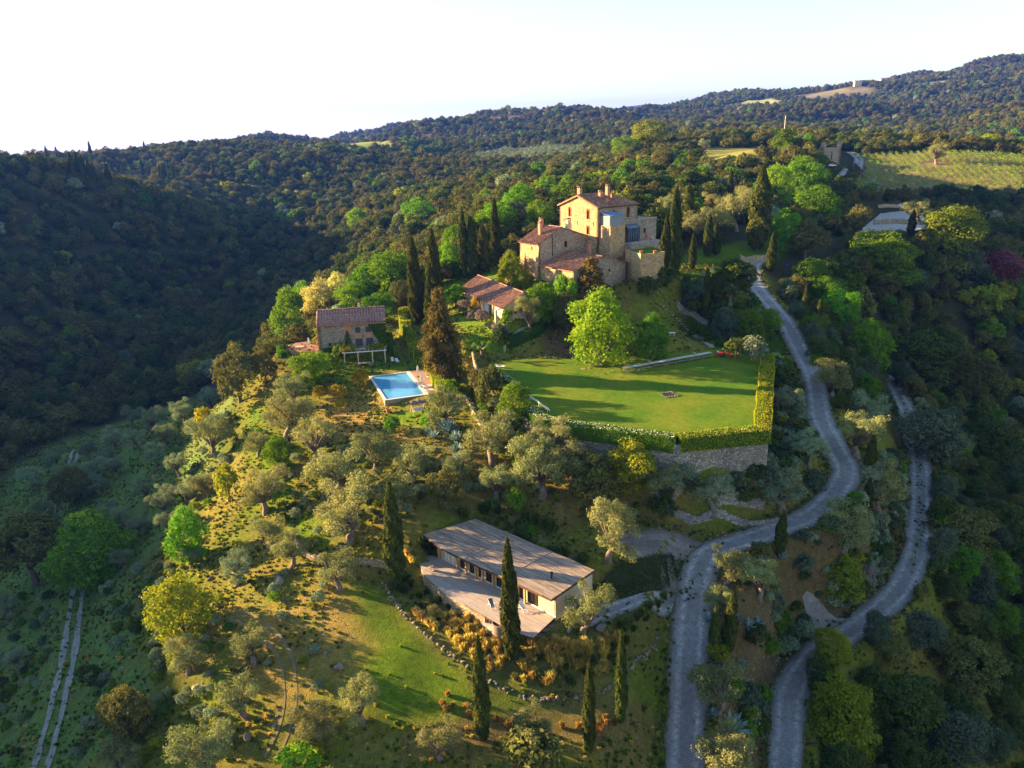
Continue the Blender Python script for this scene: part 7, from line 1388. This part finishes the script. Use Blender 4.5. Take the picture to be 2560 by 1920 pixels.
# broadleaf trees
BL = [
 ('lime','oak_tree',1296,790,160,1.12,'huge bright green tree at the top of the lawn'),('green','oak_tree',1408,778,88,1.25,'rounder mid green tree beside the huge one on the lawn'),
 ('gold','oak_tree',400,1378,155,1.05,'broad golden green tree on the left of the sunlit meadow'),('lime','oak_tree',412,1215,98,1.4,'tall bright lime tree above the golden one on the slope'),('green','oak_tree',205,1262,178,.98,'big tree half in shade with a sunlit crown at left'),('holm','holm_oak',78,1262,178,1.0,'wide brown evergreen oak at the left edge'),('holm','holm_oak',165,1092,95,1.0,'small dark oak at the bend of the grove track'),('holm','holm_oak',285,1602,110,1.35,'brownish upright oak on the slope at bottom left'),
 ('holm','holm_oak',520,868,100,1.35,'dense brown oak standing left of the farmhouse terrace'),('holm','holm_oak',575,828,60,1.3,'brown oak just right behind the dense one by the terrace'),('lime','young_tree',602,1022,58,1.6,'small lime green tree at the top of the olive slope'),('lime','round_tree',672,836,90,.92,'round bright green tree below the farmhouse terrace'),
 ('lime','oak_tree',632,745,92,1.45,'bright green tree at the left end of the farmhouse terrace'),('lime','oak_tree',662,715,75,1.5,'bright green tree behind the farmhouse terrace parasol'),('pale','acacia_tree',700,705,95,1.15,'pale blossoming tree behind the farmhouse roof'),('pale','acacia_tree',735,672,80,1.1,'second pale tree uphill of the farmhouse roof'),('lime','oak_tree',770,690,85,1.0,'yellow green tree behind the farmhouse chimney'),('green','round_tree',797,655,92,1.0,'dense round dark green tree behind the farmhouse'),('lime','oak_tree',848,645,95,1.15,'lime tree left of the tall cypress row'),('green','oak_tree',820,700,80,.9,'mid green tree behind the right end of the farmhouse'),('holm','holm_oak',868,668,50,1.3,'small brown oak left of the cypress row'),
 ('lime','oak_tree',968,600,80,1.0,'bright lime tree between the two cypress rows'),('lime','oak_tree',985,560,75,1.0,'upper lime tree between the two cypress rows'),('lime','fruit_tree',985,660,60,.8,'low lime tree left of the cream house roof'),
 ('conifer','conifer_tree',957,826,98,2.15,'tall brown conical conifer above the pool hedge'),('conifer','conifer_tree',1276,672,95,1.25,'dark spreading cedar in front of the stone outbuilding'),('holm','holm_oak',1225,712,80,1.1,'brown leafed tree between the cedar and the big green tree'),('lime','oak_tree',1168,702,88,1.1,'light green tree at the right end of the cream house'),('gold','oak_tree',1105,628,70,1.3,'golden olive tree against the manor wing end wall'),('gold','fruit_tree',1128,640,50,1.2,'small yellow green tree right of the golden one below the wing'),('olive','magnolia_tree',1142,722,55,1.3,'gnarled tree with pale trunk beside the cream house corner'),
 ('green','round_tree',1112,918,92,1.1,'glossy round green tree outside the upper left lawn hedge'),
 ('dark','oak_tree',1576,660,112,.95,'dark leafy tree on the shaded bank left of the road'),('bluegrey','grey_tree',1500,664,75,.9,'greyish tree on the shaded bank below the bastion'),('bluegrey','grey_tree',1565,735,75,1.0,'grey green tree with a sunlit top above the tractor'),('green','oak_tree',1617,735,75,.95,'green tree between the tractor and the road'),('lime','oak_tree',1664,712,58,.85,'small yellow tipped tree at the road edge above the lawn'),
 ('holm','holm_oak',1738,560,92,.95,'brown rounded oak at the road bend right of the fat cypress'),('lime','oak_tree',1690,545,80,1.2,'bright lime tree left of the brown rounded oak'),('lime','oak_tree',1762,490,110,.85,'spreading lime tree behind the brown rounded oak'),('lime','oak_tree',1672,452,90,1.1,'tall lime tree behind the fat cypress'),('lime','oak_tree',1722,432,100,.95,'bright tree below the ruined tower'),('lime','oak_tree',1762,420,64,1.0,'light green tree downhill from the ruined tower'),('dark','holm_oak',1806,436,64,.9,'dark green tree at the near edge of the vineyard'),('holm','holm_oak',1848,510,58,1.2,'dark tree with reddish crown beside the car park'),
 ('gold','oak_tree',2046,560,140,.85,'large yellow topped tree in front of the car park'),('green','oak_tree',1905,612,160,.72,'broad dark green tree below the car park'),('purple','plum_tree',2150,622,120,.75,'purple leafed tree at the right edge'),('lime','oak_tree',1805,712,98,.95,'shaded lime green tree on the slope right of the upper road'),('lime','oak_tree',1869,800,112,1.05,'tall shaded lime tree on the slope between the roads'),('green','oak_tree',1745,625,80,.9,'green tree just outside the top road bend'),('green','oak_tree',1778,665,80,.9,'green tree below the top road bend on the right slope'),
 ('dark','holm_oak',1985,832,150,.85,'big dark rounded oak above the start of the lower road'),('holm','holm_oak',2075,860,130,.8,'dark oak right of the big rounded one above the lower road'),('bluegrey','grey_tree',2010,985,150,.75,'grey green evergreen tree right of the lower road'),('dark','holm_oak',2120,1010,140,.8,'dark oak on the far right slope'),('holm','holm_oak',2060,1200,150,.8,'dark brown oak right of the lower road curve'),('dark','holm_oak',2170,1190,140,.8,'dark oak at the right edge beside the lower road'),('bluegrey','grey_tree',1965,640,80,.8,'bluish tree on the slope below the broad dark green tree'),('bluegrey','grey_tree',2085,600,90,.8,'bluish tree left of the purple tree'),
 ('gold','oak_tree',1808,1608,165,1.0,'big sunlit crowned oak between lower road and right slope'),('gold','oak_tree',1795,1430,92,.95,'sunlit bushy tree at the inner curve of the lower road'),('gold','round_tree',1815,1285,100,1.0,'rounded yellow green tree between the two roads'),('olive','olive_tree',1822,1185,100,.9,'sunlit olive above the rounded yellow tree between the roads'),('gold','oak_tree',1832,1672,105,.8,'yellow green tree at the bottom right corner of the lower road'),('bluegrey','grey_tree',1985,1395,120,.7,'sparse grey tree below the bend of the lower road'),('dark','holm_oak',1950,1560,150,.8,'dark oak right of the big sunlit oak'),('holm','holm_oak',2080,1480,150,.8,'dark oak on the lower right slope'),('bluegrey','grey_tree',2050,1640,150,.8,'dark grey green tree at the bottom right'),
 ('holm','holm_oak',1283,1108,130,1.1,'brown oak below the lawn wall behind the cabin'),('gold','oak_tree',1362,1060,135,.95,'evergreen with sunlit golden top against the lawn retaining wall'),('holm','holm_oak',965,1100,88,1.1,'olive brown tree above the left end of the cabin'),
 ('lime','oak_tree',775,500,62,.85,'isolated bright lime tree in the dark valley wood'),('lime','oak_tree',905,490,80,.8,'bright lime tree at the wood edge left of the manor'),('lime','oak_tree',1085,510,85,.9,'bright lime tree just left of the manor'),('lime','oak_tree',1125,470,85,.9,'lime tree behind the manor wing'),('lime','oak_tree',1045,520,75,.9,'lime tree behind the cypress left of the manor wing'),('green','oak_tree',1165,505,75,1.0,'mid green tree between manor wing and wood'),('gold','oak_tree',1400,330,95,.65,'large bright tree beside the far meadow'),('lime','oak_tree',1350,345,70,.65,'lime tree left of the large bright one by the far meadow'),('olive_cool','olive_tree',1522,332,26,1.0,'small grey tree alone in the far meadow'),('olive','olive_tree',2022,355,44,.85,'round grey olive alone in the vineyard'),
 ('olive','olive_tree',1985,480,60,.8,'grey olive standing in the car park')]
for kd, nm, x, yb, w, r, lb in BL: T(kd, nm, x, yb, w, r, lb)
# olives
OL = [
 (512,1266,70,'leaning olive with bare dark trunk left on the upper meadow'),(630,1228,80,'olive with thick twisted trunk beside the grey outcrop'),(735,1275,88,'bright olive casting a long shadow at the top of the lush meadow'),(548,1438,86,'olive beside the upper curve of the meadow path'),(408,1455,82,'grey olive below the golden tree'),(532,1548,92,'curved trunk olive left of the meadow path'),(690,1590,108,'large pale olive right of the meadow path'),(454,1668,125,'olive at the bottom edge left of the meadow path'),(265,1672,85,'olive at the bottom edge below the brownish oak'),(785,1560,88,'pale open olive beside the tall pale rock'),(952,1640,95,'olive at the bottom edge left of the slim cypress'),(1150,1620,95,'olive with pale trunk at the bottom centre'),
 (618,950,112,'tall grey olive below the round bright tree'),(684,1000,100,'grey olive in the middle of the upper olive bank'),(731,1075,122,'broad grey olive in the centre of the olive bank'),(812,1022,80,'grey olive below the dry grass under the pool'),(756,1172,132,'big grey olive left above the cabin cypress'),(850,1115,95,'grey olive behind the cabin cypress'),(892,1040,88,'greener olive left of the blue agaves'),(992,1042,70,'olive beside the lowest blue agave'),(1066,1005,120,'large olive right of the blue agaves'),(1069,1080,75,'slim olive above the cabin roof'),(1172,1072,120,'large sparse olive with grey trunk below the lawn hedge'),(1194,1000,95,'olive against the flowering hedge corner'),(1240,1035,105,'olive in front of the middle of the lawn wall'),(1425,1075,90,'grey olive at the left end of the bare retaining wall'),(972,922,90,'olive on the slope right of the swing seat'),(575,1108,92,'olive on the upper left edge of the olive slope'),(584,1192,82,'olive below the one on the upper left edge'),(640,880,70,'olive under the farmhouse terrace hedge'),(560,985,62,'olive beside the long green strip on the left slope'),
 (470,985,80,'round olive with forked trunk left of the green strip'),(440,1072,52,'small olive at the edge of the shade'),(356,1120,58,'sparse olive at the edge of the shaded grove'),
 (1315,1212,115,'weeping bright olive at the right rear of the cabin'),(1258,1368,105,'olive with round opening in its crown in front of the cabin end'),(1568,1262,78,'sunlit olive at the corner of the forecourt junction'),(1542,1318,62,'yellowish olive above the roadside cypress pair'),(1550,1535,115,'olive with red flower stalk between the two roads'),(1560,1672,118,'olive at the bottom edge between the two roads'),(1640,1290,85,'dry thin olive with bare branches near the agaves'),
 (1690,1105,115,'shaded grey olive below the lawn wall corner'),(1745,1010,80,'shaded grey olive left of the road under the lawn'),(1540,1105,95,'shaded grey bush olive below the lawn wall'),(1450,1085,85,'shaded grey olive at the foot of the lawn retaining wall'),(1795,860,75,'pale grey olive right of the road level with the lawn'),(1875,935,90,'dark grey olive on the bank between the roads'),(1850,990,95,'blossoming grey olive between the two roads'),(1895,1105,110,'wide grey olive beside the lower road'),(1700,900,60,'dark olive beyond the right hedge of the lawn'),
 (1500,530,70,'pale olive in the garden right of the manor'),(1545,515,70,'pale olive behind the pair of garden cypresses'),(1590,500,75,'pale olive left of the fat cypress'),(1610,470,60,'pale olive on the garden terrace behind the fat cypress'),(1455,480,55,'grey olive right behind the annex'),(1540,470,55,'grey olive near the thin garden cypress')]
for i, (x, yb, w, lb) in enumerate(OL): T('olive_cool' if any(k in lb for k in ('shaded', 'dark')) else 'olive', 'olive_tree', x, yb, w, .95, lb, 'tree', None, .12)  # shaded olives take the cooler leaf, shade put into its colour
GRV = [(323,1072),(364,1078),(437,1055),(407,1080),(272,1132),(240,1125),(366,1148),(400,1140),(413,1218),(268,1222),(172,1075),(338,1000),(252,1025),(98,1115),(60,1180),(215,1060),(300,1150),(150,1180),(20,1330),(40,1430),(230,1000),(390,1020),(300,960),(420,940),(120,1010),(190,985),(250,958),(330,925),(400,905),(455,875),(150,1040),(80,1050),(360,955),(210,1025),(470,925),(290,915)]
GRV.sort(key=lambda p: p[1]); ORD = ['first', 'second', 'third', 'fourth', 'fifth', 'sixth', 'seventh', 'eighth', 'ninth']
for r in range(4):
    for k, (x, y) in enumerate(sorted(GRV[r * 9:r * 9 + 9])):
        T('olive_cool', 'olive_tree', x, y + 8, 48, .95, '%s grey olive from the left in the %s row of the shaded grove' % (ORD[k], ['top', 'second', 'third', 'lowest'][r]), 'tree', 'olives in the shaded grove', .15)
# shrubs
SH = [
 ('shrub_yellow',778,835,50,.85,'rounded golden shrub at the left corner of the pool'),('shrub_yellow',732,865,46,.9,'golden green shrub left below the pool'),('shrub_yellow',735,885,30,.9,'small golden shrub in front of the golden green one'),('shrub_yellow',690,862,34,1.0,'orange tinted shrub on the slope left of the pool'),('shrub_green',848,936,46,.9,'rounded green shrub below the terracotta jar'),('shrub_dark',712,905,24,.9,'small dark shrub on the dry grass below the pool'),('shrub_yellow',445,925,50,1.1,'yellow shrub at the left edge of the olive slope'),('shrub_gold',495,1085,62,1.6,'tall yellow thuja shrub on the left slope'),('shrub_green',708,800,48,.9,'green shrub right of the round bright tree'),('shrub_green',735,770,40,.9,'dark green shrub at the foot of the farmhouse wall'),('shrub_green',975,862,46,1.1,'rounded green shrub right below the pool hedge'),('shrub_green',1115,1110,55,1.3,'bright green upright shrub behind the cabin'),
 ('shrub_lime',925,925,45,.9,'lime green shrub left of the largest blue agave'),('shrub_holm',1150,1672,160,.75,'wide brown shrub at the bottom centre edge'),('shrub_lime',650,1668,110,.6,'bright lime shrub at the bottom edge'),('shrub_gold',385,1440,45,1.0,'small lime shrub left below the golden tree'),('shrub_dark',200,1480,62,.9,'dark rounded shrub beside the farm track ruts'),('shrub_dark',1630,1395,70,.9,'dark shrub above the roadside rubble slope'),('shrub_dark',1690,850,70,1.0,'dark shrub outside the lawn hedge beside the road'),('shrub_holm',1700,820,45,.9,'rust tipped shrub outside the right lawn hedge'),
 ('shrub_dark',1060,835,55,.9,'dark shrub at the left wall of the lawn'),('shrub_holm',1058,880,70,1.5,'brown shrub below the flowering hedge corner'),('shrub_holm',1035,858,55,1.3,'brown green shrub on the bank right of the conifer'),('shrub_dark',1920,436,34,.7,'dark round bush at the back of the car park'),('shrub_dark',1960,432,40,.6,'second dark bush at the back of the car park'),('shrub_dark',2060,440,60,.6,'dark thicket between vineyard and car park tree'),('shrub_dark',2120,445,60,.6,'dark thicket at right below the vineyard'),('shrub_holm',1940,520,45,.7,'brown bush below the car park wall'),('shrub_lime',1765,790,40,.8,'lime bush right of the upper road'),('shrub_blue',1760,1060,60,.9,'blue green shrub in the curve of the gravel road'),('shrub_blue',1480,1060,70,.8,'blue green shrub at the foot of the lawn wall'),('shrub_blue',1590,1060,60,.8,'second blue green shrub at the foot of the lawn wall'),('shrub_dark',1430,1120,70,.8,'dark shrub left of the rubble wall'),('shrub_dark',1610,1085,60,.7,'dark shrub above the rubble wall of the forecourt'),('shrub_purple' if False else 'shrub_lav',1870,1250,50,.7,'purplish shrub at the inner edge of the lower road'),
 ('shrub_gold',1170,1195,36,.8,'small yellow shrub behind the cabin roof'),('shrub_dark',1130,1150,50,.7,'dark shrub behind the middle of the cabin roof'),('shrub_dark',1200,1215,55,.8,'dark shrub against the cabin rear wall'),('shrub_lav',1005,668,34,.7,'lavender bush at the left end of the cream house'),('shrub_blue',1000,678,26,.7,'grey green bush below the leftmost lavender'),('shrub_lav',1022,690,36,.7,'second lavender bush in front of the cream house'),('shrub_lav',1042,695,40,.75,'largest lavender bush in front of the cream house'),('shrub_blue',1058,712,30,.7,'green bush between the lavender bushes'),('shrub_lav',1075,718,34,.7,'lavender bush at the corner of the garden bed'),('shrub_lav',1088,724,30,.7,'rightmost lavender bush in front of the cream house'),('shrub_green',1095,703,30,1.4,'climber on the porch pier of the cream house'),('shrub_yellow',1027,668,20,1.6,'golden climber on the cream house front wall'),('shrub_dark',1080,745,50,.9,'dark bush at the end of the garden hedge'),('shrub_lime',712,752,26,1.5,'yellow vine standing at the pergola end'),
 ('shrub_dark',1550,700,60,.8,'dark bush along the stone wall of the shaded bank'),('shrub_dark',1500,680,60,.7,'dark bush below the grey tree of the shaded bank'),('shrub_dark',1590,775,60,.9,'dark bush behind the tractor'),('shrub_olive',1625,778,60,.9,'grey bush right of the tractor'),('shrub_dark',1440,620,60,.8,'dark shrub below the bastion wall'),('shrub_dark',1400,640,60,.8,'dark shrub at the foot of the outbuilding')]
for kd, x, yb, w, r, lb in SH:
    big = w > 33 and yb < 525; T({'shrub_dark': 'dark', 'shrub_holm': 'holm'}.get(kd, kd) if big else kd, 'garden_shrub', x, yb, w * (.8 if big else 1), r, lb, 'shrub')
for kd, (a, b), z_, w_, h_, lb in [('shrub_lime', (-16.6, -5.6), 21.5, 4.6, 8.6, 'bright yellow green climber covering the outbuilding wall'), ('shrub_lime', (-16.4, -8.8), 21.0, 3.2, 8.2, 'second bright climber at the front corner of the outbuilding'), ('shrub_green', (2.6, -3.6), 28.0, 4.6, 3.4, 'green climber mass in the courtyard between manor and bastion')]:
    p = cas(a, b); plant(kd, (p[0], p[1], z_), w_, h_, lb, 'climber', 'climbing_plant', None, 0, 'foliage', 'stems')
# pollarded tree at the lawn corner: bare limbs with knobs of new leaves
q = hit(1040, 772); e = empty('pollarded_tree', tuple(q), .3, label='gnarled pollarded tree with bare limbs at the upper left of the lawn', cat='tree'); LM_ = [([(0, 0, -.3), (.1, 0, .9), (0, .1, 1.7)], [.4, .32, .28])]; g = np.random.default_rng(77); bl = []
for k in range(6): a = k * 1.05; p = (1.9 * math.cos(a), 1.9 * math.sin(a), 2.7 + g.uniform(-.3, .6)); LM_.append(([(0, .1, 1.6), (p[0] * .5, p[1] * .5, 2.2), p], [.2, .16, .14])); bl.append((*p, .42))
link('trunk', trunk_mesh('trunk', LM_, BARK_O), e); link('crown', crown('pollard_crown', bl, 110, 9, .2, L_GREEN, g, .22), e)
# far cypresses dotting the ridge at left
g = np.random.default_rng(88)
for i in range(34):
    x = g.uniform(150, 330) if i < 20 else g.uniform(330, 480); y = (398 + g.uniform(-14, 10)) if i < 20 else 400 + g.uniform(-20, 8)
    if i > 26: x = g.uniform(90, 330); y = 350 - (x - 90) * .1 + g.uniform(0, 6)
    q = hit(x, y); h = g.uniform(13, 20); plant('cypress', (q[0], q[1], q[2] - .5), 3.2, h, 'small dark cypress spike dotting the distant wooded ridge at left', 'cypress', 'cypress_tree', 'far cypresses on the left ridge')
# orange tree behind the vineyard
T('gold', 'oak_tree', 2130, 325, 50, .7, 'orange tinted tree behind the right end of the vineyard')

# ------------------------------------------------------------ far mountains and air
mp = []; 
for i in range(60):
    a = math.radians(-46 + 92 * i / 59); R_ = 11500; mp.append((R_ * math.sin(a), R_ * math.cos(a), -120 + 520 * math.exp(-((math.degrees(a) - 9.5) / 4.5) ** 2) + 110 * vnoise(np.array([i * .35]), np.array([2.]))[0]))
V = [(x, y, -300) for x, y, z in mp] + [(x, y, z) for x, y, z in mp] + [(x * 1.25, y * 1.25, z * .9) for x, y, z in mp] + [(x * 1.3, y * 1.3, -300) for x, y, z in mp]; n_ = 60
Q = np.array([(j * n_ + i, j * n_ + i + 1, (j + 1) * n_ + i + 1, (j + 1) * n_ + i) for j in range(3) for i in range(n_ - 1)])
tag(link('far_mountains', meshd('far_mountains', V, Q, [mk('mountain', (.10, .12, .09), (.08, .09, .07), .002)], smooth=True)), kind='structure')
mb = MB(); mb.box(-16000, 16000, -2000, 16500, -420, 720); hz = mb.build('haze', []); m, n, l = nodes('haze_air'); n.remove(n['Principled BSDF']); pv = n.new('ShaderNodeVolumePrincipled'); pv.inputs['Color'].default_value = (.06, .19, 1.0, 1); pv.inputs['Density'].default_value = HAZE; pv.inputs['Anisotropy'].default_value = .3; l.new(pv.outputs[0], n['Material Output'].inputs['Volume']); hz.data.materials.clear(); hz.data.materials.append(m); tag(hz, 'thin blue evening haze over the valleys and far hills', 'haze', kind='stuff')
